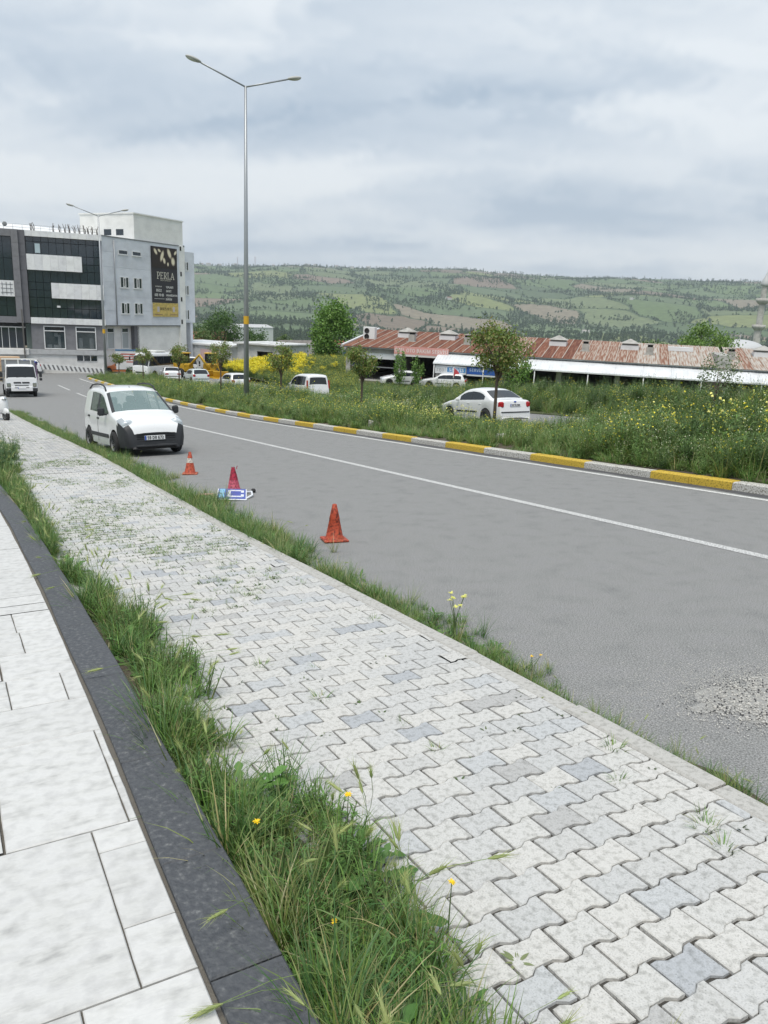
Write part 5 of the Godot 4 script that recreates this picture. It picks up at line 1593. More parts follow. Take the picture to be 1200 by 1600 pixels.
func build_vehicles() -> void:
	make_van()
	make_cone("plain dirty orange traffic cone standing alone nearest the camera", 3.96, 8.30, 0, 12.0)
	make_cone("pinkish red traffic cone with its top torn open behind the fallen sign", 4.14, 12.85, 1, 5.0)
	make_cone("orange traffic cone with a white band next to the van's bumper", 4.09, 15.6, 2, 20.0)
	make_fallen_sign()
	make_scooter()
	make_truck("parked_truck", "white flatbed truck facing uphill at the left edge of the picture", on_road(3.85, 58.5, 180.0), true)
	var ld := thing("crate_load", "cream crate of panels riding high on the flatbed truck", "crate")
	ld.transform = on_road(3.3, 60.5, 180.0)
	for k in 5: block(ld, "panel", Vector3(0.0 + 0.01 * k, 1.15 + k * 0.34, 0.35), Vector3(1.5, 0.32, 2.4), mat(lin(0.52 + 0.02 * k, 0.42, 0.27), 0.8), 0.02)
	var tp := thing("blue_tarp", "crumpled blue tarpaulin on the truck bed behind the cab", "tarpaulin")
	tp.transform = on_road(4.35, 60.2, 180.0)
	var ts := mb()
	for i in 12:
		for j in 8:
			var f := func(a: int, b: int) -> Vector3: return Vector3((a - 6) * 0.13, 2.34 + 0.10 * sin(a * 1.7 + b) + 0.08 * cos(b * 2.1 - a) - 0.02 * absf(a - 6.0), (b - 4) * 0.16)
			quad(ts, f.call(i, j), f.call(i + 1, j), f.call(i + 1, j + 1), f.call(i, j + 1))
	obj("sheet", finish(ts), mat(lin(0.05, 0.09, 0.45), 0.5), tp)
	block(tp, "bundle", Vector3(0, 1.66, 0), Vector3(1.4, 1.24, 1.0), mat(lin(0.3, 0.2, 0.3), 0.9), 0.06)
	var sedan := simple_car("parked_car", "white saloon car with red tail lights half hidden by median weeds", on_road(19.75, 26.9, 0.0), "saloon", M.car_white, "59 TG 906")
	pod(sedan, "badge", Vector3(0, 0.935, 2.19), Vector3(0.13, 0.06, 0.03), M.plate_blue)
	simple_car("parked_car", "white high-roofed people carrier with a black rear window right of the lamp post", on_road(20.9, 48.9, 0.0), "mpv", M.car_white, "")
	simple_car("parked_car", "white estate car seen from behind at the foot of the lamp post", on_road(20.6, 63.8, 0.0), "estate", M.car_white, "")
	simple_car("parked_car", "pale green hatchback with a white tailgate left of the estate car", on_road(20.6, 75.5, 0.0), "hatch", M.car_silver, "")
	simple_car("parked_car", "old boxy white saloon beside the bus", on_road(19.6, 81.5, 8.0), "boxy_saloon", M.car_white, "")
	simple_car("parked_car", "white off-road car in front of the dark building by the striped barrier", on_road(6.7, 98.5, -82.0), "suv", M.car_white, "")
	simple_car("parked_car", "orange car beside the white billboard near the grey building", on_road(17.8, 99.0, -60.0), "hatch", M.car_orange, "")
	make_bus()
	make_truck("parked_lorry", "white lorry cab behind the bus beside the yellow digger", on_road(24.4, 93.0, 180.0), false)
	make_lamp("tall double-armed grey street lamp on the median near the middle", 14.4, 42.3, 16.55, 3.1)
	make_lamp("farther double-armed street lamp standing before the dark glass building", 14.4, 89.2, 16.5, 3.1)

# ---------------------------------------------------------------- buildings
# Local axes of a facade: x runs along it, y is the world height, z points out of the wall.
func facade(called: String, label: String, at: Vector3, dir: Vector3, category := "building", group := "") -> Node3D:
	var o := thing(called, label, category, at, 0.0, group)
	o.basis = Basis(dir, Vector3.UP, dir.cross(Vector3.UP))
	return o

func rect(o: Node, called: String, u0: float, u1: float, y0: float, y1: float, z0: float, z1: float, m: Material, bev := 0.0) -> MeshInstance3D:
	var st := mb(true)
	box(st, Vector3((u0 + u1) * 0.5, (y0 + y1) * 0.5, (z0 + z1) * 0.5), Vector3(u1 - u0, y1 - y0, absf(z1 - z0)), Basis.IDENTITY, bev)
	return obj(called, finish(st), m, o)

func frame_ring(st: SurfaceTool, u0: float, u1: float, y0: float, y1: float, z0: float, z1: float, w: float) -> void:
	var zc := (z0 + z1) * 0.5; var zd := absf(z1 - z0)
	box(st, Vector3((u0 + u1) * 0.5, y0 + w * 0.5, zc), Vector3(u1 - u0, w, zd))
	box(st, Vector3((u0 + u1) * 0.5, y1 - w * 0.5, zc), Vector3(u1 - u0, w, zd))
	box(st, Vector3(u0 + w * 0.5, (y0 + y1) * 0.5, zc), Vector3(w, y1 - y0 - 2.0 * w, zd))
	box(st, Vector3(u1 - w * 0.5, (y0 + y1) * 0.5, zc), Vector3(w, y1 - y0 - 2.0 * w, zd))

# a window standing on a wall face: white frame, dark panes, the middle light in a thick white frame
func window(o: Node, u0: float, u1: float, y0: float, y1: float, z: float, lights := 3) -> void:
	var w := Node3D.new()
	w.name = "window"
	o.add_child(w, true)
	var st := mb(true)
	frame_ring(st, u0, u1, y0, y1, z, z + 0.07, 0.07)
	obj("frame", finish(st), M.white_paint, w)
	var d := (u1 - u0 - 0.14) / lights
	for k in lights:
		var a := u0 + 0.07 + k * d
		rect(w, "pane", a + 0.01, a + d - 0.01, y0 + 0.07, y1 - 0.07, z + 0.005, z + 0.03, M.facade_glass)
		if lights == 3 and k == 1:
			var ct := mb(true)
			frame_ring(ct, a, a + d, y0 + 0.07, y1 - 0.07, z + 0.03, z + 0.09, 0.10)
			obj("sash", finish(ct), M.white_paint, w)
	rect(w, "sill", u0 - 0.05, u1 + 0.05, y0 - 0.06, y0, z, z + 0.12, M.white_paint)

func build_commercial() -> void:
	var P := Vector3(15.908, 0, -98.0)
	var dirA := Vector3(0.98831, 0, 0.15244).normalized()
	var o := facade("commercial_building", "dark glass commercial building with white panel bands and a grey pier", P, dirA)
	var white := grained(lin(0.78, 0.79, 0.80), 0.45, M.faint, Vector3.ONE * 0.15)
	var whites := [white, grained(lin(0.73, 0.74, 0.76), 0.45, M.faint, Vector3.ONE * 0.17), grained(lin(0.80, 0.81, 0.815), 0.45, M.faint, Vector3.ONE * 0.13)]
	var dgrey := grained(lin(0.135, 0.135, 0.15), 0.55, M.faint, Vector3.ONE * 0.2)
	var mgrey := grained(lin(0.20, 0.20, 0.215), 0.55, M.faint, Vector3.ONE * 0.2)
	var pale := grained(lin(0.74, 0.74, 0.73), 0.8, M.faint, Vector3.ONE * 0.12)
	var dull := mat(lin(0.02, 0.024, 0.028), 0.6)
	rect(o, "core", -18.0, -0.4, -1.0, 8.95, -14.0, -0.30, dull)
	# curtain wall: one pane beside the other
	var rows := [[7.82, 8.33], [6.48, 7.79], [5.62, 6.45], [4.80, 5.59], [3.46, 4.77], [2.62, 3.43], [1.78, 2.59], [0.66, 1.75], [-0.44, 0.63]]
	var cw := 0.79
	for r in rows:
		for c in 10:
			var a := -7.92 + c * cw
			if r[0] >= 4.75 and r[1] <= 6.47 and a < -2.6: continue
			if r[0] >= 1.75 and r[1] <= 3.45 and a > -5.4: continue
			var p := rect(o, "glass_pane", a + 0.02, a + cw - 0.02, r[0] + 0.01, r[1] - 0.01, -0.10, -0.06, M.facade_glass)
			p.rotation.y = R.randf_range(-0.006, 0.006); p.rotation.x = R.randf_range(-0.004, 0.004)
	rect(o, "curtain_backing", -7.94, 0.0, -0.46, 8.35, -0.30, -0.13, M.dark)
	rect(o, "open_light", -6.98, -6.45, 6.62, 7.62, -0.05, 0.02, mat(lin(0.42, 0.52, 0.56), 0.2))
	rect(o, "notice", -5.05, -4.68, 0.72, 0.93, -0.05, -0.03, white)
	for k in 7: rect(o, "white_panel", -7.92 + k * 0.83, -7.10 + k * 0.83, 4.76, 6.46, -0.06, 0.22, whites[k % 3])
	for k in 7: rect(o, "white_panel", -5.52 + k * 0.808, -4.722 + k * 0.808, 1.74, 3.44, -0.06, 0.22, whites[(k + 1) % 3])
	for k in 10: rect(o, "parapet_panel", -7.98 + k * 0.812, -7.178 + k * 0.812, 8.36, 8.97, -0.3, 0.22, whites[(k * 2) % 3])
	for k in 10: rect(o, "band_panel", -7.90 + k * 0.805, -7.105 + k * 0.805, -1.14, -0.46, -0.3, 0.24, whites[(k + 2) % 3])
	# grey pier and the wing left of it
	for k in 7:
		var y0 := -1.10 + k * 1.438
		rect(o, "pier_panel", -8.62, -7.95, y0 + 0.006, y0 + 1.43, -0.5, 0.30, dgrey)
		rect(o, "pier_panel", -9.32, -8.63, y0 + 0.006, y0 + 1.43, -0.5, 0.55, mgrey)
	for r in [[5.9, 8.15], [3.5, 5.86], [-0.4, 0.68], [0.7, 1.72]]:
		for c in 6:
			rect(o, "glass_pane", -9.36 - (c + 1) * 0.9, -9.40 - c * 0.9, r[0], r[1], 0.05, 0.09, M.facade_glass)
	rect(o, "curtain_backing", -16.0, -9.34, -0.45, 8.2, -0.5, 0.03, M.dark)
	for k in 4: rect(o, "parapet_panel", -10.95 - k * 1.62, -9.34 - k * 1.62, 8.2, 8.96, -0.4, 0.42, mgrey)
	for k in 4: rect(o, "band_panel", -10.95 - k * 1.62, -9.34 - k * 1.62, -1.14, -0.45, -0.4, 0.42, mgrey)
	for k in 4: rect(o, "white_panel", -10.95 - k * 1.6, -9.36 - k * 1.6, 1.75, 3.47, 0.1, 0.35, whites[k % 3])
	for k in 3: rect(o, "grid_bar", -10.6 + k * 0.42, -10.56 + k * 0.42, 1.9, 3.3, 0.35, 0.39, dgrey)
	for k in 3: rect(o, "grid_bar", -10.75, -9.5, 2.15 + k * 0.45, 2.19 + k * 0.45, 0.351, 0.392, dgrey)
	# ground floor with two shop windows: walls around real openings
	var gz0 := -0.35; var gz1 := -0.08
	for q in [[-7.95, -6.66], [-4.34, -3.21], [-0.96, -0.05]]:
		rect(o, "ground_wall", q[0], q[1], -4.05, -1.145, gz0, gz1, mgrey)
	for q in [[-6.66, -4.34, -1.39], [-3.21, -0.96, -1.41]]:
		var u0: float = q[0]; var u1: float = q[1]
		rect(o, "lintel", u0, u1, -1.37, -1.145, gz0, gz1, mgrey)
		var w := Node3D.new(); w.name = "shop_window"; o.add_child(w, true)
		var st := mb(true)
		frame_ring(st, u0 + 0.005, u1 - 0.005, -4.0, -1.375, -0.12, 0.02, 0.10)
		box(st, Vector3((u0 + u1) * 0.5, -1.93, -0.05), Vector3(u1 - u0 - 0.22, 0.11, 0.13))
		obj("frame", finish(st), M.white_paint, w)
		rect(w, "pane", u0 + 0.1, u1 - 0.1, -3.9, -1.98, -0.08, -0.06, mat(Color(0.3, 0.36, 0.38, 0.3), 0.03, {"transparency": BaseMaterial3D.TRANSPARENCY_ALPHA}))
		rect(w, "pane", u0 + 0.1, u1 - 0.1, -1.88, -1.47, -0.08, -0.06, M.facade_glass)
	rect(o, "shop_back", -7.9, -0.6, -4.0, -1.01, -5.4, -5.3, mgrey)
	rect(o, "shop_side", -8.0, -7.91, -4.0, -1.01, -5.3, -0.36, mgrey)
	rect(o, "shop_side", -0.6, -0.5, -4.0, -1.01, -5.3, -0.36, mgrey)
	rect(o, "shop_floor", -7.9, -0.6, -4.04, -3.95, -5.3, -0.36, mat(lin(0.10, 0.10, 0.10), 0.7))
	for q in [[-6.4, -5.9, -3.95, -3.55], [-5.7, -5.2, -3.95, -3.55], [-5.2, -4.9, -3.95, -2.4], [-5.6, -5.2, -2.6, -2.2], [-2.95, -2.5, -3.9, -2.7], [-1.75, -1.3, -3.9, -2.7]]:
		rect(o, "display_piece", q[0], q[1], q[2], q[3], -0.9, -0.75, white, 0.04)
	rect(o, "ledge", -8.3, 0.1, -4.6, -4.06, -0.4, 0.22, grained(lin(0.46, 0.47, 0.48), 0.7, M.faint, Vector3.ONE * 0.2))
	rect(o, "basement_wall", -16.0, 0.02, -8.2, -4.605, -6.0, 0.02, pale)
	for k in 3:
		var a := -3.22 + k * 0.77
		rect(o, "basement_window", a, a + 0.70, -5.32, -4.66, 0.02, 0.05, M.facade_glass)
		var st := mb(true)
		frame_ring(st, a - 0.03, a + 0.73, -5.35, -4.63, 0.02, 0.08, 0.04)
		obj("window_frame", finish(st), M.white_paint, o)
	# entrance left of the pier
	rect(o, "entrance_wall", -16.0, -8.02, -4.0, -1.01, -5.6, -5.5, mgrey)
	for k in 6: rect(o, "door_post", -8.9 - k * 0.75, -8.84 - k * 0.75, -4.0, -1.6, -0.65, -0.58, M.white_paint)
	for k in 5: rect(o, "door_pane", -9.63 - k * 0.75, -8.92 - k * 0.75, -4.0, -1.72, -0.64, -0.62, M.facade_glass)
	rect(o, "door_rail", -13.0, -8.6, -1.7, -1.58, -0.66, -0.56, M.white_paint)
	rect(o, "entrance_side", -8.55, -8.0, -4.05, -1.15, -2.0, -0.45, mat(lin(0.10, 0.13, 0.12), 0.8))
	rect(o, "entrance_step", -16.0, -8.3, -4.6, -4.02, -2.5, 1.4, pale)
	rect(o, "leaning_post", -8.75, -8.60, -5.4, 0.4, 1.5, 1.62, mat(lin(0.11, 0.105, 0.10), 0.8))
	# white membrane roof behind the parapet
	var rf := mb(true)
	var za := -2.0; var zb := -13.0
	quad(rf, Vector3(-18, 8.9, za), Vector3(-18, 10.5, zb * 0.6), Vector3(-0.5, 9.75, zb * 0.6), Vector3(-0.5, 8.9, za))
	quad(rf, Vector3(-18, 10.5, zb * 0.6), Vector3(-18, 9.0, zb), Vector3(-0.5, 9.0, zb), Vector3(-0.5, 9.75, zb * 0.6))
	tri(rf, Vector3(-0.5, 8.9, za), Vector3(-0.5, 9.75, zb * 0.6), Vector3(-0.5, 9.0, zb))
	obj("roof", finish(rf), white, o)
	for q in [[-11.0, -0.2, 9.55], [-11.0, -0.2, 9.25]]:
		bar(o, "railing", [Vector3(q[0], q[2], -0.25), Vector3(q[1], q[2], -0.25)], 0.018, M.galvanised, 5)
	for k in 12: bar(o, "railing_post", [Vector3(-11.0 + k * 0.95, 8.9, -0.25), Vector3(-11.0 + k * 0.95, 9.57, -0.25)], 0.02, M.galvanised, 5)
	for u in [-7.3, -7.0, -5.0, -4.3, -3.75, -3.3, -2.75, -2.25, -1.7, -1.3, -0.9, -0.35]:
		var st := mb()
		for j in 3:
			var b := Vector3(u + j * 0.07, 8.9, -0.12 - j * 0.05)
			tube(st, [b, b + Vector3(R.randf_range(-0.12, 0.02), 0.5, 0), b + Vector3(R.randf_range(-0.3, 0.12), R.randf_range(0.75, 1.05), 0)], [0.03, 0.03, 0.025], 4)
		obj("rebar", finish(st), mat(lin(0.10, 0.085, 0.075), 0.9), o)
	pod(o, "satellite_dish", Vector3(-9.9, 9.5, -0.2), Vector3(0.5, 0.5, 0.12), M.steel_grey)

	# striped barrier along its foot
	var b := facade("striped_barrier", "low white barrier of slanting pickets at the foot of the dark building", P + dirA.cross(Vector3.UP) * 1.6, dirA, "barrier")
	for k in 16:
		var u := -7.4 + k * 0.47
		var yb := lerpf(-6.15, -6.62, k / 15.0)
		var st := mb(true)
		box(st, Vector3(u, yb + 0.30, 0), Vector3(0.24, 0.74, 0.06), Basis(Vector3.BACK, 0.38), 0.01)
		obj("picket", finish(st), M.white_paint if true else M.concrete, b)
	var bk := mb(true)
	box(bk, Vector3(-3.9, -6.12, -0.06), Vector3(7.4, 0.52, 0.05), Basis(Vector3.BACK, -0.067))
	obj("backing_board", finish(bk), mat(lin(0.16, 0.16, 0.165), 0.8), b)
	bar(b, "rail", [Vector3(-7.6, -5.80, -0.05), Vector3(-0.3, -6.26, -0.05)], 0.035, M.steel_grey, 6)
	bar(b, "rail", [Vector3(-7.6, -6.12, -0.05), Vector3(-0.3, -6.58, -0.05)], 0.035, M.steel_grey, 6)

	# grey panelled building with the white tower
	var dirB := Vector3(0.81813, 0, -0.57503).normalized()
	var gb := facade("panelled_building", "light grey panelled building with a white tower and a hanging banner", P, dirB)
	var greys := []
	for v in [0.71, 0.73, 0.695]: greys.append(grained(lin(v * 0.94, v * 0.98, v * 1.06), 0.5, M.faint, Vector3.ONE * 0.1))
	var cols := [[0.16, 1.99], [2.01, 8.02], [8.03, 13.42]]
	for c in 3:
		for k in 6:
			var y0 := -1.08 + k * 1.667
			rect(gb, "facade_panel", cols[c][0], cols[c][1] - 0.005, y0 + 0.008, y0 + 1.66, -0.25, 0.0, greys[(k + c) % 3])
	rect(gb, "core", 0.3, 13.40, -1.06, 8.88, -9.0, -0.26, greys[0])
	bar(gb, "drain_pipe", [Vector3(2.0, -1.1, 0.08), Vector3(2.0, 8.6, 0.08)], 0.06, M.galvanised, 8)
	rect(gb, "roof_edge", 0.1, 13.45, 8.93, 9.04, -0.3, 0.06, M.steel_grey)
	for u in [[2.69, 4.21], [4.95, 6.43]]: window(gb, u[0], u[1], 7.11, 7.64, 0.002, 4)
	for y in [[3.28, 4.56], [0.24, 1.57]]:
		for u in [[2.81, 4.20], [5.02, 6.43]]: window(gb, u[0], u[1], y[0], y[1], 0.002)
	var wht := grained(lin(0.80, 0.80, 0.78), 0.75, M.faint, Vector3.ONE * 0.09)
	rect(gb, "tower", 5.76, 14.55, -7.6, 12.0, -9.2, -0.30, wht)
	rect(gb, "tower", 13.44, 14.55, -7.6, 8.9, -0.298, -0.02, wht)
	rect(gb, "tower_coping", 5.66, 14.65, 12.0, 12.15, -9.3, -0.2, wht)
	for y in [8.4, 5.2, 2.0, -0.9]: rect(gb, "vent", 13.62, 13.86, y, y + 0.55, -0.02, 0.02, M.dark)
	for z in [-2.6, -4.6]: 
		var st := mb(true)
		box(st, Vector3(5.755, 9.9, z), Vector3(0.03, 0.7, 1.2))
		obj("tower_window", finish(st), M.facade_glass, gb)
	rect(gb, "rear_wing", 14.56, 17.0, -0.75, 8.4, -7.0, -0.5, greys[1])
	rect(gb, "rear_wing_leg", 16.1, 16.6, -7.0, -0.76, -3.0, -0.6, greys[1])
	rect(gb, "rear_wing_chimney", 15.3, 15.7, 8.4, 9.2, -1.5, -1.0, M.steel_grey)
	for y in [[5.98, 7.13], [2.85, 4.1], [-0.35, 0.95]]: window(gb, 14.75, 15.75, y[0], y[1], -0.498)
	# recessed ground floor
	rect(gb, "ground_wall", 0.2, 14.5, -7.8, -1.1, -4.0, -0.9, wht)
	rect(gb, "soffit", 0.16, 13.42, -1.2, -1.085, -0.9, -0.05, M.steel_grey)
	for u in [1.1, 3.5]:
		var w := Node3D.new(); w.name = "door"; gb.add_child(w, true)
		var st := mb(true)
		frame_ring(st, u, u + 1.25, -4.0, -1.4, -0.9, -0.78, 0.12)
		box(st, Vector3(u + 0.62, -2.0, -0.84), Vector3(1.0, 0.1, 0.12))
		obj("frame", finish(st), M.white_paint, w)
		rect(w, "leaf", u + 0.12, u + 1.13, -3.88, -2.06, -0.895, -0.86, mat(lin(0.40, 0.43, 0.44), 0.3))
		rect(w, "fanlight", u + 0.12, u + 1.13, -1.94, -1.53, -0.895, -0.86, M.facade_glass)
	rect(gb, "column", 5.2, 6.0, -7.6, -1.21, -0.9, -0.3, dgrey)
	for u in [6.6, 9.7]:
		for j in 3: rect(gb, "basement_window", u + j * 0.5, u + 0.42 + j * 0.5, -1.95, -1.45, -0.895, -0.86, M.facade_glass)
	rect(gb, "fascia_board", 8.5, 13.6, -4.55, -3.2, -0.89, -0.75, mat(lin(0.018, 0.018, 0.02), 0.5))
	text_part("fascia_text", "PERLA", 0.55, mat(lin(0.6, 0.6, 0.58), 0.6), gb, Transform3D(Basis.IDENTITY, Vector3(9.8, -3.9, -0.74)), "Droid Serif")
	rect(gb, "fascia_picture", 11.6, 13.4, -4.4, -3.35, -0.75, -0.74, mat(lin(0.16, 0.07, 0.04), 0.6))

	# the hanging banner, a thing of its own
	var bn := facade("hanging_banner", "tall black banner lettered PERLA hanging on the grey facade", P, dirB, "banner")
	var cloth := mb(true)
	var nb := 24
	for i in nb:
		var ya := lerpf(1.74, 8.55, float(i) / nb); var yb2 := lerpf(1.74, 8.55, float(i + 1) / nb)
		for j in 12:
			var ua := lerpf(8.15, 12.88, j / 12.0); var ub := lerpf(8.15, 12.88, (j + 1) / 12.0)
			var bz := func(u: float, y: float) -> float: return 0.10 + 0.012 * sin(u * 2.0) + 0.01 * sin(y * 1.6 + u)
			cloth.set_uv(Vector2(0, 0))
			quad(cloth, Vector3(ua, ya, bz.call(ua, ya)), Vector3(ua, yb2, bz.call(ua, yb2)), Vector3(ub, yb2, bz.call(ub, yb2)), Vector3(ub, ya, bz.call(ub, ya)))
	obj("cloth", finish(cloth), mat(lin(0.030, 0.028, 0.034), 0.6), bn)
	rect(bn, "back_sheet", 8.15, 12.88, 1.74, 8.55, 0.03, 0.06, mat(lin(0.03, 0.03, 0.035), 0.7))
	# printed picture: pale petals on dark
	var im := Image.create_empty(96, 64, false, Image.FORMAT_RGB8)
	im.fill(Color(0.17, 0.13, 0.12))
	for q in [[14, 14, 6, 13, 0.5], [38, 26, 7, 22, -0.3], [46, 40, 6, 12, 0.2], [66, 16, 8, 20, 0.35], [80, 40, 9, 16, 0.1], [28, 10, 5, 8, 0.9], [60, 50, 4, 8, 0.0], [90, 12, 5, 10, -0.6]]:
		for y in 64:
			for x in 96:
				var dv := Vector2(x - q[0], y - q[1]).rotated(q[4])
				var d := pow(dv.x / q[2], 2.0) + pow(dv.y / q[3], 2.0)
				if d < 1.0: im.set_pixel(x, y, im.get_pixel(x, y).lerp(Color(0.93, 0.89, 0.78), clampf((1.0 - d) * 1.3, 0.0, 0.95)))
	var pm := mat(Color.WHITE, 0.6); pm.albedo_texture = ImageTexture.create_from_image(im)
	var ps := SurfaceTool.new(); ps.begin(Mesh.PRIMITIVE_TRIANGLES); ps.set_smooth_group(-1)
	var pv := [[8.2, 6.0, 0, 1], [8.2, 8.5, 0, 0], [12.83, 8.5, 1, 0], [8.2, 6.0, 0, 1], [12.83, 8.5, 1, 0], [12.83, 6.0, 1, 1]]
	for q in pv: ps.set_uv(Vector2(q[2], q[3])); ps.add_vertex(Vector3(q[0], q[1], 0.135))
	obj("printed_picture", finish(ps), pm, bn)
	var cream := mat(lin(0.62, 0.60, 0.52), 0.6); var wt := mat(lin(0.68, 0.68, 0.66), 0.6)
	var put := func(words: String, u: float, y: float, h: float, m: Material, font: String, bold: bool, sq := 1.0) -> void:
		text_part("lettering", words, h, m, bn, Transform3D(Basis.IDENTITY, Vector3(u, y, 0.15)), font, bold, sq)
	put.call("PERLA", 10.6, 5.05, 0.85, cream, "Droid Serif", false, 0.9)
	put.call("DAVET & ORGANİZASYON", 10.6, 4.5, 0.13, cream, "Droid Serif", false, 0.9)
	put.call("REZERVASYON", 9.25, 3.72, 0.15, wt, "Droid Sans", false, 0.9)
	put.call("0532", 9.3, 3.25, 0.34, wt, "Droid Sans", true)
	put.call("605 10 05", 9.35, 2.68, 0.34, wt, "Droid Sans", true, 0.85)
	put.call("TOPLANTI", 11.3, 3.68, 0.27, wt, "Droid Sans", true, 0.8)
	put.call("DAVET", 11.1, 3.20, 0.27, wt, "Droid Sans", true, 0.9)
	put.call("ORGANİZASYON", 11.68, 2.68, 0.25, wt, "Droid Sans", true, 0.82)
	put.call("DÜĞÜN", 11.1, 2.18, 0.27, wt, "Droid Sans", true, 0.9)
	rect(bn, "printed_rule", 8.45, 10.3, 2.2, 2.24, 0.14, 0.15, wt)
	var yb := facade("yellow_banner", "small yellow sign with black lettering below the black banner", P, dirB, "banner")
	rect(yb, "sheet", 8.2, 12.92, 0.0, 1.71, 0.04, 0.10, grained(lin(0.62, 0.47, 0.14), 0.6, M.blotch, Vector3.ONE * 0.3))
	text_part("lettering", "0850 75 85 11", 0.34, M.ink, yb, Transform3D(Basis.IDENTITY, Vector3(10.55, 0.98, 0.102)), "Droid Sans", true, 0.75)
	rect(yb, "printed_line", 8.5, 9.9, 0.22, 0.30, 0.10, 0.106, mat(lin(0.25, 0.15, 0.1), 0.7))
	rect(yb, "printed_line", 11.4, 12.6, 0.22, 0.30, 0.10, 0.106, mat(lin(0.25, 0.15, 0.1), 0.7))
	for u in [9.15, 12.05]: rect(yb, "printed_emblem", u - 0.2, u + 0.2, 0.6, 1.25, 0.10, 0.106, mat(lin(0.5, 0.46, 0.48), 0.7))

var wdir := Vector3(0.68374, 0, 0.72973)
func build_workshop() -> void:
	var P := Vector3(35.13, 0, -72.0)
	var o := facade("workshop_building", "long low workshop with rusty metal roof and white awning", P, wdir)
	var wall := grained(lin(0.50, 0.49, 0.46), 0.85, M.blotch, Vector3.ONE * 0.15, null, 0.0, M.fine, Vector3.ONE * 0.6)
	var awn := grained(lin(0.74, 0.76, 0.78), 0.4, M.faint, Vector3.ONE * 0.12)
	var base := -5.3
	var L := 62.0
	rect(o, "back_wall", 0.0, L, base, -1.7, -22.0, -21.7, wall)
	rect(o, "inner_wall", 0.3, L - 0.3, -4.9, -1.75, -14.2, -14.0, wall)
	rect(o, "end_wall", L - 0.25, L, base, -1.72, -21.7, -0.6, wall)
	for k in range(1, 11): rect(o, "partition", k * 5.3 + 0.1, k * 5.3 + 0.3, -4.9, -1.78, -13.9, -0.5, wall)
	rect(o, "gable_wall", 0.0, 0.25, base, -1.72, -21.7, -0.6, wall)
	var gt := mb(true)
	tri(gt, Vector3(-0.02, -1.75, 0.2), Vector3(-0.02, -1.75, -22.0), Vector3(-0.02, -0.25, -11.0))
	obj("gable", finish(gt), wall, o)
	rect(o, "floor", 0.0, L, base, -4.9, -21.7, 0.3, M.concrete)
	var bay := 0.0
	while bay <= L:
		rect(o, "column", bay - 0.02, bay + 0.45, -4.9, -1.75, -0.45, 0.0, wall)
		bay += 5.3
	rect(o, "beam", 0.46, 5.27, -2.15, -1.72, -0.4, -0.04, wall)
	rect(o, "shutter_box", 0.46, 5.27, -2.75, -2.16, -0.35, -0.10, awn)
	for k in range(1, 11): rect(o, "beam", k * 5.3 + 0.46, k * 5.3 + 5.27, -2.2, -1.72, -0.4, -0.04, wall)
	rect(o, "gutter", -0.3, L, -1.74, -1.60, 0.02, 0.28, M.galvanised)
	# roof sheets: rusty ones at the left, paler towards the right, with raised seams
	var rust := []
	var ramps := [[lin(0.13, 0.048, 0.032), lin(0.18, 0.068, 0.042), lin(0.23, 0.105, 0.07), lin(0.33, 0.24, 0.19)], [lin(0.10, 0.042, 0.032), lin(0.145, 0.058, 0.04), lin(0.20, 0.085, 0.055), lin(0.27, 0.17, 0.13)], [lin(0.16, 0.065, 0.04), lin(0.24, 0.12, 0.08), lin(0.36, 0.28, 0.23), lin(0.46, 0.43, 0.39)], [lin(0.20, 0.09, 0.055), lin(0.33, 0.24, 0.19), lin(0.44, 0.41, 0.37), lin(0.50, 0.49, 0.46)]]
	for k in 4:
		var q: Array = ramps[k]
		var m := grained(Color.WHITE, 0.75, noise_tex(0.02, [[0.0, q[0]], [0.38, q[1]], [0.58, q[2]], [1.0, q[3]]], 512, 5, 90 + k), Vector3(0.55, 0.12, 0.03))
		m.uv1_world_triplanar = false
		m.metallic_specular = 0.2
		rust.append(m)
	var seam_m := grained(lin(0.48, 0.42, 0.36), 0.7, M.blotch, Vector3.ONE * 0.4)
	var slope := func(z: float) -> float: return lerpf(-1.60, -0.12, (0.35 - z) / 11.35)
	var u := -0.25
	var i := 0
	while u < L:
		if u > 34.9 and u < 36.2: u = 36.2
		var e := u + 0.95
		var st := mb(true)
		var dz := R.randf_range(-0.05, 0.05)
		for half in 2:
			var za := 0.35 + dz if half == 0 else -11.0; var zb := -11.0 if half == 0 else -22.3
			var ya: float = slope.call(0.35) if half == 0 else -0.12; var yb: float = -0.12 if half == 0 else -1.6
			quad(st, Vector3(u, ya, za), Vector3(u, yb, zb), Vector3(e, yb, zb), Vector3(e, ya, za))
			quad(st, Vector3(u, ya - 0.03, za), Vector3(e, ya - 0.03, za), Vector3(e, yb - 0.03, zb), Vector3(u, yb - 0.03, zb))
		quad(st, Vector3(u, slope.call(0.35), 0.35 + dz), Vector3(e, slope.call(0.35), 0.35 + dz), Vector3(e, slope.call(0.35) - 0.03, 0.35 + dz), Vector3(u, slope.call(0.35) - 0.03, 0.35 + dz))
		var kind := i % 2 if u < 22.0 else (2 if u < 27.0 or R.randf() < 0.4 else 3)
		if u > 15.0 and u < 22.0 and R.randf() < 0.3: kind = 2
		obj("roof_sheet", finish(st), rust[kind], o)
		var sm := mb(true)
		var m0 := Vector3(u, slope.call(0.35) + 0.02, 0.35); var m1 := Vector3(u, -0.10, -11.0)
		box(sm, (m0 + m1) * 0.5, Vector3(0.07, 0.05, m0.distance_to(m1)), Basis(Vector3.RIGHT, atan2(m1.y - m0.y, 11.35)))
		obj("roof_seam", finish(sm), seam_m, o)
		u = e
		i += 1
	rect(o, "rake_trim", -0.45, -0.26, -1.72, -1.5, -0.2, 0.4, wall)
	var rk := mb(true)
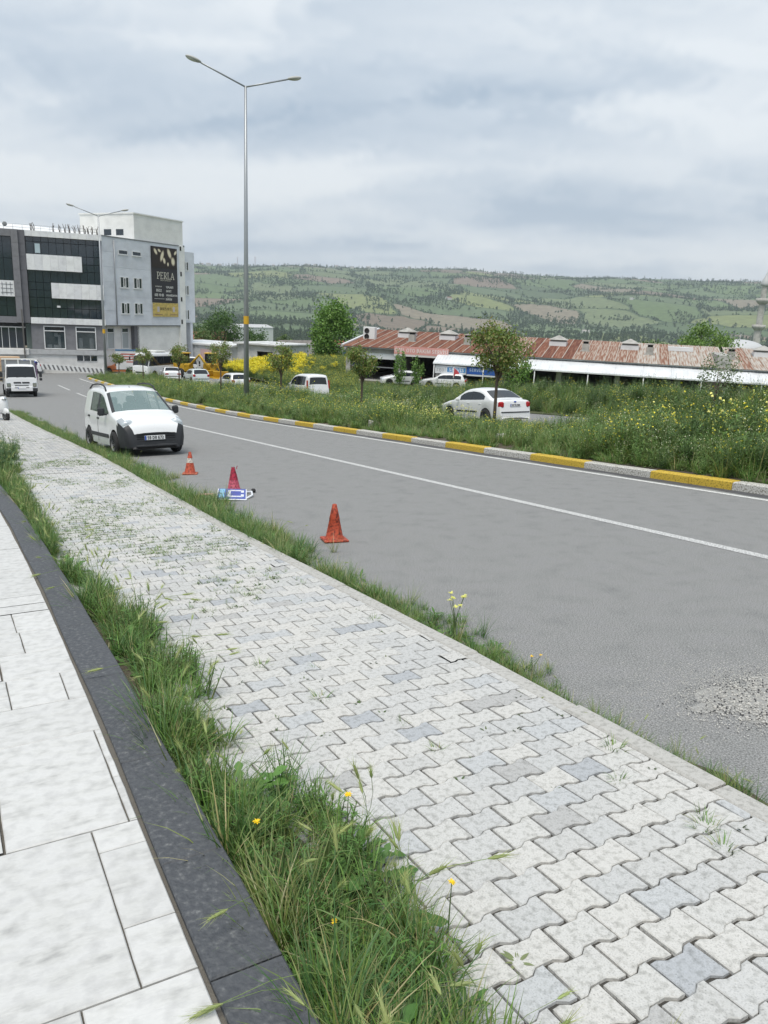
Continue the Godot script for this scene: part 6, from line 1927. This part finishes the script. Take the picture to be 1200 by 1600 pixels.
	box(rk, Vector3(-0.33, -0.80, -5.4), Vector3(0.22, 0.20, 11.6), Basis(Vector3.RIGHT, atan2(1.48, 11.35)))
	obj("rake_trim", finish(rk), awn, o)
	rect(o, "fire_wall", 35.0, 36.1, -1.9, -0.55, -10.0, 0.3, wall)
	# vents with pyramid caps, chimneys, a skylight
	for q in [4.3, 8.9, 20.4, 27.4, 39.5]:
		var v := Node3D.new(); v.name = "roof_vent"; o.add_child(v, true)
		rect(v, "curb", q - 0.85, q + 0.85, -0.75, -0.30, -8.0, -6.3, awn)
		rect(v, "louvre", q - 0.75, q + 0.75, -0.30, -0.12, -7.9, -6.4, mat(lin(0.25, 0.25, 0.24), 0.8))
		var st := mb(true)
		var c := Vector3(q, 0.34, -7.15)
		var ps := [Vector3(q - 0.95, -0.12, -6.2), Vector3(q + 0.95, -0.12, -6.2), Vector3(q + 0.95, -0.12, -8.1), Vector3(q - 0.95, -0.12, -8.1)]
		for k in 4: facing_tri(st, ps[k], ps[(k + 1) % 4], c, (ps[k] + ps[(k + 1) % 4]) * 0.5 - Vector3(q, -0.3, -7.15))
		obj("cap", finish(st), wall, v)
	for q in [5.6, 11.5, 23.3, 29.3, 36.5]:
		var v := Node3D.new(); v.name = "chimney"; o.add_child(v, true)
		rect(v, "shaft", q - 0.32, q + 0.32, -1.2, -0.30, -4.9, -4.2, wall)
		rect(v, "flue", q - 0.24, q + 0.24, -0.30, -0.08, -4.8, -4.3, M.dark)
		rect(v, "cap", q - 0.36, q + 0.36, -0.08, 0.0, -4.95, -4.15, wall)
		rect(v, "collar", q - 0.5, q + 0.5, -1.25, -0.98, -5.1, -4.0, wall)
	rect(o, "skylight", 31.0, 33.3, -0.62, -0.25, -8.6, -7.0, awn)
	# awning sheets, each with its own ribs
	u = 9.7
	while u < L - 1.0:
		var e := minf(u + 2.4, L)
		var st := mb(true)
		quad(st, Vector3(u, -2.62, 2.1), Vector3(u, -1.78, -0.02), Vector3(e - 0.012, -1.78, -0.02), Vector3(e - 0.012, -2.62, 2.1))
		quad(st, Vector3(u, -2.66, 2.1), Vector3(e - 0.012, -2.66, 2.1), Vector3(e - 0.012, -1.82, -0.02), Vector3(u, -1.82, -0.02))
		quad(st, Vector3(u, -2.62, 2.1), Vector3(e - 0.012, -2.62, 2.1), Vector3(e - 0.012, -2.74, 2.1), Vector3(u, -2.74, 2.1))
		for k in 8:
			var x := u + 0.15 + k * 0.3
			box(st, Vector3(x, -2.175, 1.04), Vector3(0.035, 0.03, 2.26), Basis(Vector3.RIGHT, atan2(0.84, 2.12)))
		obj("awning_sheet", finish(st), awn, o)
		u = e
	u = 9.8
	while u < L:
		bar(o, "awning_post", [Vector3(u, -4.95, 2.0), Vector3(u, -2.68, 2.0)], 0.05, M.white_paint, 7)
		u += 4.8
	# signs on the front
	var sg := facade("workshop_sign", "long pale red workshop sign above the dark bay", P, wdir, "sign")
	rect(sg, "board", 5.2, 10.75, -2.10, -1.35, 0.30, 0.38, mat(lin(0.62, 0.30, 0.27), 0.6))
	rect(sg, "white_strip", 5.2, 10.75, -2.30, -2.11, 0.30, 0.37, mat(lin(0.62, 0.60, 0.58), 0.6))
	text_part("lettering", "ÖZEL OTO BAKIM SERVİSİ", 0.38, mat(lin(0.72, 0.62, 0.6), 0.6), sg, Transform3D(Basis.IDENTITY, Vector3(8.0, -1.72, 0.39)), "Droid Sans", true, 0.9)
	var rs := facade("service_sign", "white and blue service sign under the awning's left end", P, wdir, "sign")
	rect(rs, "board", 9.9, 12.95, -3.6, -2.84, 1.85, 1.92, mat(lin(0.62, 0.64, 0.66), 0.6))
	rect(rs, "blue_field", 11.1, 12.9, -3.42, -2.98, 1.92, 1.928, mat(lin(0.06, 0.22, 0.45), 0.6))
	text_part("lettering", "real", 0.40, mat(lin(0.35, 0.37, 0.38), 0.6), rs, Transform3D(Basis.IDENTITY, Vector3(10.5, -3.22, 1.93)), "Droid Sans", false)
	text_part("lettering", "SERVİS", 0.34, mat(lin(0.62, 0.66, 0.7), 0.6), rs, Transform3D(Basis.IDENTITY, Vector3(12.0, -3.2, 1.935)), "Droid Sans", true)
	var bs := facade("blue_sign", "deep blue sign next to the white service sign", P, wdir, "sign")
	rect(bs, "board", 13.0, 16.0, -3.5, -2.84, 1.85, 1.93, mat(lin(0.02, 0.09, 0.36), 0.5))
	text_part("lettering", "SERVİS", 0.3, mat(lin(0.4, 0.5, 0.65), 0.6), bs, Transform3D(Basis.IDENTITY, Vector3(13.9, -3.1, 1.94)), "Droid Sans", true)
	rect(bs, "white_strip", 13.0, 16.0, -3.66, -3.51, 1.86, 1.92, mat(lin(0.62, 0.64, 0.66), 0.6))
	rect(o, "kiosk_wall", 9.95, 10.9, -4.95, -3.62, 1.2, 1.8, wall)
	rect(o, "kiosk_wall", 11.5, 13.0, -4.95, -3.9, 1.2, 1.8, wall)
	var ac := facade("air_conditioner", "white air conditioner box with two black fans on the workshop's roof edge", P, wdir, "air conditioner")
	rect(ac, "case", 0.2, 1.5, -1.35, 0.25, -5.0, -4.3, M.white_paint, 0.03)
	for y in [-0.15, -0.75]: 
		var fs := mb(); lathe(fs, [Vector2(0.0, 0.0), Vector2(0.26, 0.0), Vector2(0.28, 0.03)], 16, Vector3(0.62, y, -4.29), Basis(Vector3.RIGHT, PI / 2))
		obj("fan", finish(fs), M.dark, ac)
	# glazed doors inside the first bay
	rect(o, "bay_door", 0.5, 1.7, -4.9, -3.0, -0.42, -0.36, mat(lin(0.03, 0.05, 0.07), 0.1))
	rect(o, "bay_rail", 0.5, 5.2, -3.62, -3.52, -0.30, -0.22, M.steel_grey)
	# cars by the bays
	simple_car("yard_car", "white car parked before the workshop behind the weeds, left of the poplars", Transform3D(Basis(Vector3.UP, deg_to_rad(70)), Vector3(37.6, -4.93, -65.0)), "hatch", M.car_white)
	simple_car("yard_car", "white car parked before the workshop's dark second bay", Transform3D(Basis(Vector3.UP, deg_to_rad(50)), Vector3(40.8, -4.93, -62.2)), "estate", M.car_white)
	var fl := thing("red_flag", "small red feather flag standing before the workshop bay", "flag", Vector3(41.0, -4.93, -61.0))
	bar(fl, "pole", [Vector3(0, 0, 0), Vector3(0, 2.1, 0)], 0.025, M.white_paint, 6)
	var fs2 := mb()
	for k in 10:
		var a := k / 10.0; var b := (k + 1) / 10.0
		var wv := func(t: float) -> float: return 0.62 * sin(PI * clampf(0.15 + t * 0.85, 0, 1)) + 0.04
		quad(fs2, Vector3(0.02, 0.9 + a * 1.2, 0), Vector3(0.02, 0.9 + b * 1.2, 0), Vector3(wv.call(b), 0.86 + b * 1.2, 0.08 * sin(b * 5)), Vector3(wv.call(a), 0.86 + a * 1.2, 0.08 * sin(a * 5)))
	obj("cloth", finish(fs2), mat(lin(0.5, 0.06, 0.07), 0.7), fl)

func build_mosque() -> void:
	var c := Vector3(146.0, 0, -110.0)
	var ground_y := terrain(146.0, 110.0)
	var stone := grained(lin(0.52, 0.51, 0.48), 0.8, M.blotch, Vector3.ONE * 0.1)
	var lead := mat(lin(0.50, 0.51, 0.52), 0.55)
	var o := thing("mosque", "grey domed mosque roof behind the workshop's right end", "mosque", Vector3(c.x, 0, c.z), 0.3)
	var st := mb(true)
	box(st, Vector3(0, ground_y * 0.5 - 2.6, 0), Vector3(15, -ground_y - 2.0, 15))
	obj("hall", finish(st), stone, o)
	var dr := mb(); lathe(dr, [Vector2(5.3, -4.3), Vector2(5.3, -3.0), Vector2(5.0, -2.7)], 24); obj("drum", finish(dr), stone, o)
	var dm := mb()
	var pf := []
	for k in 11: pf.append(Vector2(5.0 * cos(k * PI / 20.0), -2.75 + 2.0 * sin(k * PI / 20.0)))
	lathe(dm, pf, 32); obj("dome", finish(dm), lead, o)
	bar(o, "finial", [Vector3(0, -0.9, 0), Vector3(0, 0.4, 0)], 0.06, lead, 6)
	var m := thing("minaret", "slender stone minaret with two balconies at the right edge", "minaret", Vector3(165.6, 0, -120.4))
	var gy := terrain(165.6, 120.4)
	var sh := mb(); lathe(sh, [Vector2(1.15, gy - 1.0), Vector2(1.1, -4.0), Vector2(0.82, -2.8), Vector2(0.82, 1.2)], 16); obj("shaft", finish(sh), stone, m)
	var s2 := mb(); lathe(s2, [Vector2(0.72, 2.4), Vector2(0.70, 7.1)], 16); obj("shaft", finish(s2), stone, m)
	var s3 := mb(); lathe(s3, [Vector2(0.62, 8.3), Vector2(0.62, 11.0)], 16); obj("shaft", finish(s3), stone, m)
	for y in [1.2, 7.1]:
		var b := mb(); lathe(b, [Vector2(0.9, y), Vector2(1.5, y + 0.6), Vector2(1.5, y + 1.25), Vector2(1.42, y + 1.25), Vector2(1.42, y + 0.7), Vector2(0.8, y + 0.7)], 16); obj("balcony", finish(b), stone, m)
	var cp := mb(); lathe(cp, [Vector2(0.62, 11.0), Vector2(0.92, 11.15), Vector2(0.94, 11.7), Vector2(0.78, 12.4), Vector2(0.42, 13.1), Vector2(0.12, 13.9), Vector2(0.0, 15.6)], 18); obj("cap", finish(cp), lead, m)

# ---------------------------------------------------------------- middle distance and the valley
func house(called: String, label: String, at: Vector3, turn: float, size: Vector3, wall: Color, roof: Color, group := "", windows := true, pitch := 0.35) -> Node3D:
	var o := thing(called, label, "house", at, turn, group)
	var w := mat(wall, 0.85); var r := grained(roof, 0.85, M.blotch, Vector3.ONE * 0.2)
	block(o, "wall", Vector3(0, size.y * 0.5 - 1.0, 0), Vector3(size.x, size.y + 2.0, size.z), w, 0.0)
	var st := mb(true)
	var e := 0.35; var hx := size.x * 0.5 + e; var hz := size.z * 0.5 + e; var ry := size.y + size.z * pitch
	quad(st, Vector3(-hx, size.y, hz), Vector3(-hx, ry, 0), Vector3(hx, ry, 0), Vector3(hx, size.y, hz))
	quad(st, Vector3(hx, size.y, -hz), Vector3(hx, ry, 0), Vector3(-hx, ry, 0), Vector3(-hx, size.y, -hz))
	obj("roof", finish(st), r, o)
	var gb := mb(true)
	for sg in [-1.0, 1.0]:
		var x: float = sg * size.x * 0.5
		facing_tri(gb, Vector3(x, size.y, -size.z * 0.5), Vector3(x, size.y, size.z * 0.5), Vector3(x, ry - 0.12, 0), Vector3(sg, 0, 0))
	obj("gable_wall", finish(gb), w, o)
	if windows:
		for k in int(size.x / 2.5):
			for sg in [-1.0, 1.0]:
				block(o, "window", Vector3(-size.x * 0.5 + 1.4 + k * 2.5, size.y * 0.55, sg * (size.z * 0.5 + 0.02)), Vector3(0.9, 1.0, 0.04), M.facade_glass, 0.0)
	return o

func spot(px_x: float, px_s: float) -> Vector3:
	return Vector3(px_x, terrain(px_x, px_s), -px_s)

func build_middle() -> void:
	# white shed right of the grey building
	var sh := thing("white_shed", "white metal shed with a dark doorway right of the grey building", "shed", Vector3(33.2, -6.7, -104.0), -0.98)
	var wm := grained(lin(0.66, 0.67, 0.67), 0.6, M.blotch, Vector3.ONE * 0.1)
	block(sh, "wall", Vector3(-5.0, 1.2, -3.0), Vector3(12.0, 3.6, 8.0), wm, 0.0)
	for q in [[-0.9 + 3.6, 3.4], [7.45, 1.1]]: block(sh, "bay_wall", Vector3(q[0], 1.45, -0.1), Vector3(q[1], 4.1, 0.2), wm, 0.0)
	block(sh, "bay_wall", Vector3(5.65, 3.1, -0.1), Vector3(2.5, 0.8, 0.2), wm, 0.0)
	block(sh, "back_wall", Vector3(4.5, 1.45, -6.9), Vector3(7.0, 4.1, 0.2), wm, 0.0)
	for x in [1.1, 7.9]: block(sh, "side_wall", Vector3(x, 1.45, -3.5), Vector3(0.2, 4.1, 6.6), wm, 0.0)
	block(sh, "roof", Vector3(-5.0, 3.15, -3.0), Vector3(12.5, 0.25, 8.6), M.white_paint, 0.02)
	block(sh, "roof", Vector3(4.5, 3.62, -3.4), Vector3(7.6, 0.22, 7.8), wm, 0.02)
	block(sh, "notice", Vector3(-3.4, 1.9, 1.03), Vector3(2.0, 1.2, 0.06), mat(lin(0.6, 0.42, 0.42), 0.7), 0.0)
	bar(sh, "pole", [Vector3(-6.3, -1.0, 2.6), Vector3(-6.3, 4.2, 2.6)], 0.12, M.dark, 6)
	# billboard by the forecourt
	var bb := thing("billboard", "white billboard with red print and a blue round mark before the grey building", "billboard", Vector3(18.2, 0, -95.3), -0.1)
	block(bb, "panel", Vector3(0, -4.95, 0), Vector3(3.2, 2.15, 0.10), M.white_paint, 0.01)
	block(bb, "blue_top", Vector3(0, -3.80, 0.02), Vector3(3.3, 0.16, 0.14), mat(lin(0.05, 0.16, 0.30), 0.6), 0.01)
	for k in 4: block(bb, "printed_line", Vector3(0.1 * k - 0.1, -4.25 - k * 0.3, 0.055), Vector3(1.9 - 0.2 * k, 0.13, 0.012), mat(lin(0.45, 0.09, 0.06), 0.7), 0.0)
	var bd := mb(); lathe(bd, [Vector2(0.0, 0.0), Vector2(0.30, 0.0), Vector2(0.30, -0.02)], 20, Vector3(0.95, -5.6, 0.075), Basis(Vector3.RIGHT, PI / 2)); obj("round_mark", finish(bd), mat(lin(0.04, 0.10, 0.36), 0.6), bb)
	for x in [-1.3, 1.3]: bar(bb, "post", [Vector3(x, -7.2, -0.08), Vector3(x, -3.9, -0.08)], 0.06, M.steel_grey, 6)
	# clipped hedge beside it
	var hg := mb(); var hc := [Color(0.03, 0.07, 0.02), Color(0.04, 0.09, 0.025)]
	for k in 1500:
		var p := Vector3(R.randf_range(-1.6, 1.6), R.randf_range(0, 1.0), R.randf_range(-0.5, 0.5))
		hg.set_color(vary(pick(hc), 0.2))
		var n := Vector3(R.randf_range(-1, 1), R.randf_range(-1, 1), R.randf_range(-1, 1)).normalized() * 0.13
		var m2 := n.cross(Vector3(0.3, 1, 0.2)).normalized() * 0.08
		tri(hg, p - n, p + m2, p + n)
	var ho := obj("clipped_hedge", finish(hg), M.leaf); ho.position = Vector3(18.6, g(91.5), -91.5)
	tag(ho, "small dark clipped hedge between the billboard and the bus", "hedge")
	# yellow diggers
	var yel := grained(lin(0.60, 0.36, 0.02), 0.5, M.blotch, Vector3.ONE * 0.3)
	for q in [[22.6, 89.0, 0.4, "yellow wheeled digger beside the white lorry cab"], [26.0, 88.5, -0.5, "yellow loader bucket and arm before the white shed"]]:
		var d := thing("yellow_digger", q[3], "digger", Vector3(q[0], terrain(q[0], q[1]), -q[1]), q[2], "yellow machines by the shed")
		block(d, "body", Vector3(0, 1.15, 0), Vector3(1.5, 0.9, 2.6), yel, 0.1)
		block(d, "cab", Vector3(0, 2.1, 0.2), Vector3(1.3, 1.1, 1.2), M.glass_dark, 0.08)
		block(d, "cab_roof", Vector3(0, 2.72, 0.2), Vector3(1.45, 0.12, 1.4), yel, 0.04)
		bar(d, "arm", [Vector3(0.2, 1.3, 1.2), Vector3(0.9, 2.6, 2.1), Vector3(1.6, 1.0, 3.0)], 0.17, yel, 6)
		var bk := mb(true)
		box(bk, Vector3(1.7, 0.55, 3.2), Vector3(1.7, 0.9, 0.12), Basis(Vector3.RIGHT, 0.4), 0.02)
		box(bk, Vector3(1.7, 0.2, 3.5), Vector3(1.7, 0.12, 0.7), Basis.IDENTITY, 0.02)
		obj("bucket", finish(bk), yel, d)
		for x in [-0.85, 0.85]:
			for z in [-0.9, 0.95]: add_wheel(d, x, z, 0.55, 0.4)
	# green container and scrap near the yellow field
	var ct := thing("green_container", "green container with an orange beam behind the yellow flowers", "container", Vector3(38.0, -6.4, -91.5), 0.6)
	block(ct, "box", Vector3(0, 0.9, 0), Vector3(4.2, 1.9, 2.2), mat(lin(0.06, 0.30, 0.18), 0.6), 0.03)
	for k in 8: block(ct, "rib", Vector3(-1.9 + k * 0.54, 0.9, 1.12), Vector3(0.08, 1.7, 0.05), mat(lin(0.05, 0.26, 0.16), 0.6), 0.01)
	bar(ct, "orange_beam", [Vector3(-2.8, 2.05, 0.4), Vector3(2.6, 2.15, 0.4)], 0.13, mat(lin(0.5, 0.2, 0.03), 0.6), 6)
	# field of yellow flowers
	var fl := []
	for k in 3: fl.append(tall_weed(0.9, 12, 7, LANCE, 0.12, [Color(0.10, 0.17, 0.04)], Color(0.70, 0.60, 0.04), 9, 0.5, 0.038))
	var gr := []
	for k in 3: gr.append(tall_weed(0.9, 10, 16, LANCE, 0.2, [Color(0.10, 0.17, 0.045), Color(0.13, 0.20, 0.06)], Color(0.7, 0.6, 0.1), 1, 0.5))
	var pf := []; var pg := []
	for k in 4200:
		var az := R.randf_range(0.20, 0.47); var rr := R.randf_range(66.0, 101.0)
		var x := rr * sin(az); var s := rr * cos(az)
		if x < 27.2: continue
		var y := maxf(terrain(x, s), bank_y(x, s)) + 0.55 * smooth(70.0, 90.0, rr)
		var edge := 79.0 + 3.0 * sin(az * 40.0)
		if rr > edge and R.randf() < (0.12 + 0.5 * smooth(edge, edge + 8.0, rr)) * (0.35 if az < 0.25 else (1.0 if az < 0.40 else 0.06)): pf.append(stand(x, y, s, R.randf_range(0.9, 1.4)))
		else: pg.append(stand(x, y, s, R.randf_range(0.8, 1.4)))
	spread_stuff("flower_field", fl, pf, "bright yellow flowering field behind the parked cars", "flowers")
	spread_stuff("field_weeds", gr, pg, "green weeds before the yellow flowering field", "weeds")
	var fm := strip_sheet(62.0, 100.0, 2.0, func(s): return maxf(27.0, s * 0.20), func(s): return s * 0.50, func(x, s): return maxf(terrain(x, s), bank_y(x, s)) + 0.55 * smooth(70.0, 90.0, sqrt(x * x + s * s)) + 0.03, 10)
	structure(obj("flower_field_ground", fm, M.ground))

	# houses among trees beyond the yard
	house("red_roof_house", "low house with a red tiled roof beyond the yellow field", Vector3(80.0, -12.6, -175.0), 0.5, Vector3(13, 4.2, 8), lin(0.5, 0.47, 0.42), lin(0.30, 0.11, 0.065))
	house("blue_gable_house", "small house with a blue gable and white trim beyond the flowers", Vector3(62.5, -10.2, -138.0), -0.95, Vector3(9, 3.0, 5.5), lin(0.14, 0.22, 0.33), lin(0.20, 0.19, 0.18))
	house("grey_roof_house", "long grey-roofed shed left of the big tree", Vector3(71.0, -10.8, -142.0), 0.45, Vector3(16, 2.8, 9), lin(0.35, 0.33, 0.31), lin(0.20, 0.185, 0.175))
	house("grey_roof_house", "grey-roofed shed behind the blue-gabled house", Vector3(67.0, -11.0, -158.0), 0.3, Vector3(14, 3.2, 8), lin(0.38, 0.36, 0.33), lin(0.23, 0.21, 0.195))
	house("white_hall", "long white hall among trees far behind the lamp post", Vector3(137.0, -18.5, -397.0), 0.35, Vector3(22, 9.0, 12), lin(0.62, 0.63, 0.63), lin(0.55, 0.56, 0.57), "", false, 0.12)
	house("brick_house", "half-built red brick house right of the grey building", Vector3(56.0, -11.5, -196.0), 0.2, Vector3(12, 4.0, 7), lin(0.36, 0.15, 0.09), lin(0.30, 0.12, 0.08))

	# named trees
	var fresh := [Color(0.10, 0.19, 0.035), Color(0.12, 0.22, 0.045), Color(0.08, 0.155, 0.03), Color(0.14, 0.24, 0.055)]
	var deep := [Color(0.045, 0.095, 0.025), Color(0.06, 0.12, 0.03), Color(0.075, 0.14, 0.035)]
	var olive := [Color(0.09, 0.14, 0.045), Color(0.12, 0.17, 0.055), Color(0.07, 0.115, 0.035)]
	tree("plane_tree", "tall fresh green tree left of the workshop", Vector3(42.9, -7.2, -92.5), 9.9, 2.4, Vector3(3.1, 4.2, 3.1), 0.22, 9500, 0.20, fresh, 34, "", 0.0, 9)
	tree("broad_tree", "broad green tree behind the white shed", Vector3(44.0, terrain(44.0, 143.0) - 0.5, -143.0), 8.8, 2.0, Vector3(4.0, 3.6, 4.0), 0.25, 4200, 0.22, deep, 30)
	tree("broad_tree", "lighter green tree at the left flank of the broad tree", Vector3(38.5, terrain(38.5, 139.0) - 0.5, -139.0), 6.2, 1.6, Vector3(3.0, 2.6, 3.0), 0.2, 2600, 0.2, olive, 24)
	tree("broad_tree", "rounded green tree at the right flank of the broad tree", Vector3(49.5, terrain(49.5, 141.0) - 0.5, -141.0), 6.0, 1.6, Vector3(2.8, 2.4, 2.8), 0.2, 2400, 0.2, deep, 24)
	tree("young_poplar", "slim leafy poplar before the workshop's second bay", Vector3(36.4, -4.93, -63.2), 3.7, 0.5, Vector3(0.65, 1.75, 0.65), 0.05, 1500, 0.09, fresh, 18)
	tree("young_poplar", "smaller leafy poplar right of the slim one", Vector3(37.9, -4.93, -62.3), 3.3, 0.4, Vector3(0.6, 1.5, 0.6), 0.05, 1300, 0.09, fresh, 16)
	tree("round_tree", "light green round tree behind the pale end of the workshop roof", Vector3(103.0, terrain(103.0, 84.0) - 0.3, -84.0), 7.6, 2.0, Vector3(4.2, 2.6, 4.2), 0.25, 3600, 0.22, [Color(0.11, 0.19, 0.04), Color(0.14, 0.22, 0.05)], 26)
	tree("dark_tree", "dark ragged tree among the fields left of the minaret", Vector3(118.0, terrain(118.0, 108.0) - 0.3, -108.0), 7.0, 1.6, Vector3(3.4, 2.2, 3.4), 0.2, 2200, 0.22, deep, 20)
	tree("shrub_tree", "thin pale shrub rising above the weeds before the workshop's right end", Vector3(27.6, bank_y(27.6, 21.5), -21.5), 2.9, 0.7, Vector3(1.0, 1.15, 1.0), 0.04, 900, 0.06, [Color(0.13, 0.17, 0.09), Color(0.16, 0.20, 0.12), Color(0.10, 0.14, 0.06)], 26)
	tree("shrub_tree", "leafy shrub under the largest median tree beside the blue sign", Vector3(30.0, bank_y(30.0, 38.0), -38.0), 2.6, 0.4, Vector3(1.1, 1.2, 1.1), 0.05, 1500, 0.08, fresh, 20)
	# a belt of trees between the yard and the valley, each with its own crown
	var belt := [[0.21, 210.0, 6.5, "far left tree of the belt behind the white shed"], [0.255, 230.0, 6.0, "dark tree behind the lamp post's foot"], [0.30, 250.0, 7.0, "slim dark tree above the red-roofed house"], [0.335, 235.0, 5.5, "low tree right of the red-roofed house"], [0.375, 190.0, 5.0, "low tree behind the blue-gabled house"], [0.52, 260.0, 7.5, "tree behind the workshop's ridge at its left end"], [0.585, 300.0, 8.0, "tree rising above the workshop ridge between two vents"], [0.70, 320.0, 7.0, "small tree over the workshop ridge, left of the largest median tree"], [0.80, 300.0, 7.0, "small tree over the rusty ridge right of the largest median tree"], [0.865, 260.0, 6.5, "dark tree over the pale part of the workshop ridge"]]
	var tone := [deep, olive, fresh]
	for k in belt.size():
		var q: Array = belt[k]
		var bx: float = q[1] * sin(q[0]); var bs: float = q[1] * cos(q[0])
		tree("belt_tree", q[3], Vector3(bx, terrain(bx, bs) - 0.3, -bs), q[2], q[2] * 0.22, Vector3(q[2] * 0.42, q[2] * 0.42, q[2] * 0.42), 0.2, 1500, 0.26, tone[k % 3], 20, "trees between the yard and the valley")
	# lumps of concrete among the weeds
	var rub := [[13.3, 17.2, "pale concrete lump in the weeds below the white saloon"], [13.2, 12.6, "pale concrete lump in the weeds behind the kerb's white stones"], [13.4, 11.4, "broken concrete piece in the weeds, right of the other lump"], [13.1, 24.5, "small concrete lump in the weeds left of the white saloon"]]
	for q in rub:
		var st := mb(true)
		var c := SphereMesh.new(); c.radius = 0.3; c.height = 0.5; c.radial_segments = 7; c.rings = 4
		var arr := c.get_mesh_arrays(); var vs: PackedVector3Array = arr[Mesh.ARRAY_VERTEX]; var ix: PackedInt32Array = arr[Mesh.ARRAY_INDEX]
		for k in ix.size():
			var v := vs[ix[k]]
			st.add_vertex(v * (1.0 + 0.25 * sin(v.x * 23.0 + v.z * 17.0 + q[1])) * Vector3(0.8, 0.6, 0.6))
		var o := obj("concrete_lump", finish(st), M.concrete)
		o.position = Vector3(q[0], median_y(q[0], q[1]) + 0.08, -q[1])
		tag(o, q[2], "rubble", "concrete lumps in the median weeds")

func far_tree_mesh(n: int, cols: Array, tall: float) -> ArrayMesh:
	var st := mb()
	leafy(st, n, Vector3(0, tall * 0.55, 0), Vector3(0.5, tall * 0.5, 0.5), 0.17, cols, 9, 0.3)
	st.set_color(Color(0.05, 0.045, 0.03))
	tube(st, [Vector3(0, -0.1, 0), Vector3(0, tall * 0.5, 0)], [0.05, 0.03], 4, false)
	return finish(st)

func build_valley() -> void:
	var cols := [[Color(0.06, 0.10, 0.042), Color(0.075, 0.12, 0.047)], [Color(0.075, 0.12, 0.047), Color(0.095, 0.145, 0.055)], [Color(0.052, 0.086, 0.044), Color(0.065, 0.10, 0.048)], [Color(0.085, 0.125, 0.05), Color(0.07, 0.11, 0.045)]]
	var meshes := [far_tree_mesh(150, cols[0], 1.0), far_tree_mesh(150, cols[1], 0.9), far_tree_mesh(130, cols[2], 1.5), far_tree_mesh(150, cols[3], 0.8), far_tree_mesh(110, cols[2], 2.3)]
	var wood := FastNoiseLite.new(); wood.seed = 9; wood.frequency = 0.0022; wood.fractal_octaves = 3
	var places := []
	var tries := 0
	while places.size() < 32000 and tries < 500000:
		tries += 1
		var az := R.randf_range(0.10, 1.12)
		var d := 620.0 + 4600.0 * pow(R.randf(), 1.25)
		var x := d * sin(az); var s := d * cos(az)
		var f := field_at(x, s)
		var w := wood.get_noise_2d(x, s)
		var keep := 0.0
		if f.y < -0.90: keep = 0.8
		elif w > 0.20: keep = 0.9
		elif w > 0.05: keep = 0.07
		else: keep = 0.005
		if R.randf() > keep: continue
		var sc := R.randf_range(4.0, 8.5)
		places.append(Transform3D(Basis(Vector3.UP, R.randf() * TAU).scaled(Vector3(sc, sc * R.randf_range(0.75, 1.1), sc)), Vector3(x, terrain(x, s) - 0.3, -s)))
	spread_stuff("valley_trees", meshes, places, "hedgerows and small woods spread over the valley and hills", "trees")
	# small white houses scattered over the slopes
	var n := 0
	for q in [[0.62, 1150.0, 22.0, 10.0], [0.98, 1300.0, 34.0, 9.0], [0.93, 1500.0, 46.0, 10.0], [1.0, 1750.0, 30.0, 16.0], [0.75, 2100.0, 20.0, 10.0], [0.88, 2600.0, 24.0, 12.0], [1.04, 2700.0, 30.0, 12.0], [0.52, 1800.0, 20.0, 10.0], [0.80, 3200.0, 26.0, 12.0], [0.58, 2900.0, 24.0, 12.0], [0.70, 1500.0, 24.0, 10.0], [0.96, 2200.0, 26.0, 12.0], [1.05, 1900.0, 22.0, 12.0], [0.84, 1150.0, 20.0, 9.0], [0.90, 1240.0, 16.0, 8.0]]:
		var x: float = q[1] * sin(q[0]); var s: float = q[1] * cos(q[0])
		house("valley_house", "tiny pale farm building far off among the valley fields", spot(x, s), R.randf() * 3.0, Vector3(q[2], 6.0, q[3]), lin(0.6, 0.6, 0.58), lin(0.5, 0.46, 0.43) if n % 3 else lin(0.32, 0.16, 0.11), "pale farm buildings scattered over the valley", false, 0.25)
		n += 1
	for k in 22:
		var az := 0.275 + 0.012 * k * R.randf_range(0.6, 1.2); var d := R.randf_range(4700.0, 5150.0)
		var x := d * sin(az); var s := d * cos(az)
		house("hilltop_house", "tiny pale house of the far village on the ridge", spot(x, s), R.randf() * 3.0, Vector3(R.randf_range(14, 26), R.randf_range(8, 14), 14), lin(0.55, 0.54, 0.52), lin(0.38, 0.30, 0.27), "houses of the village on the ridge", false, 0.2)
	for q in [[0.318, 62.0, "leftmost"], [0.330, 78.0, "middle and tallest"], [0.339, 66.0, "rightmost"]]:
		var d := 5150.0
		var m := thing("radio_mast", q[2] + " of the three thin masts on the far ridge", "mast", spot(d * sin(q[0]), d * cos(q[0])), 0.0, "masts on the far ridge")
		bar(m, "shaft", [Vector3(0, -2, 0), Vector3(0, q[1], 0)], 1.6, mat(lin(0.45, 0.35, 0.35), 0.8), 6)
		for k in 3: block(m, "antenna_ring", Vector3(0, q[1] * (0.6 + 0.15 * k), 0), Vector3(5, 3, 5), mat(lin(0.4, 0.4, 0.42), 0.8), 0.3)

func _ready() -> void:
	R.seed = 12345
	set_view()
	make_materials()
	build_terrain()
	build_roads()
	build_pavement()
	build_terrace()
	build_median()
	build_bank()
	build_commercial()
	build_workshop()
	build_mosque()
	build_middle()
	build_valley()
	build_vehicles()
	build_trees()
	build_median_weeds()
	build_grass()
	build_joint_weeds()
	build_flowers()
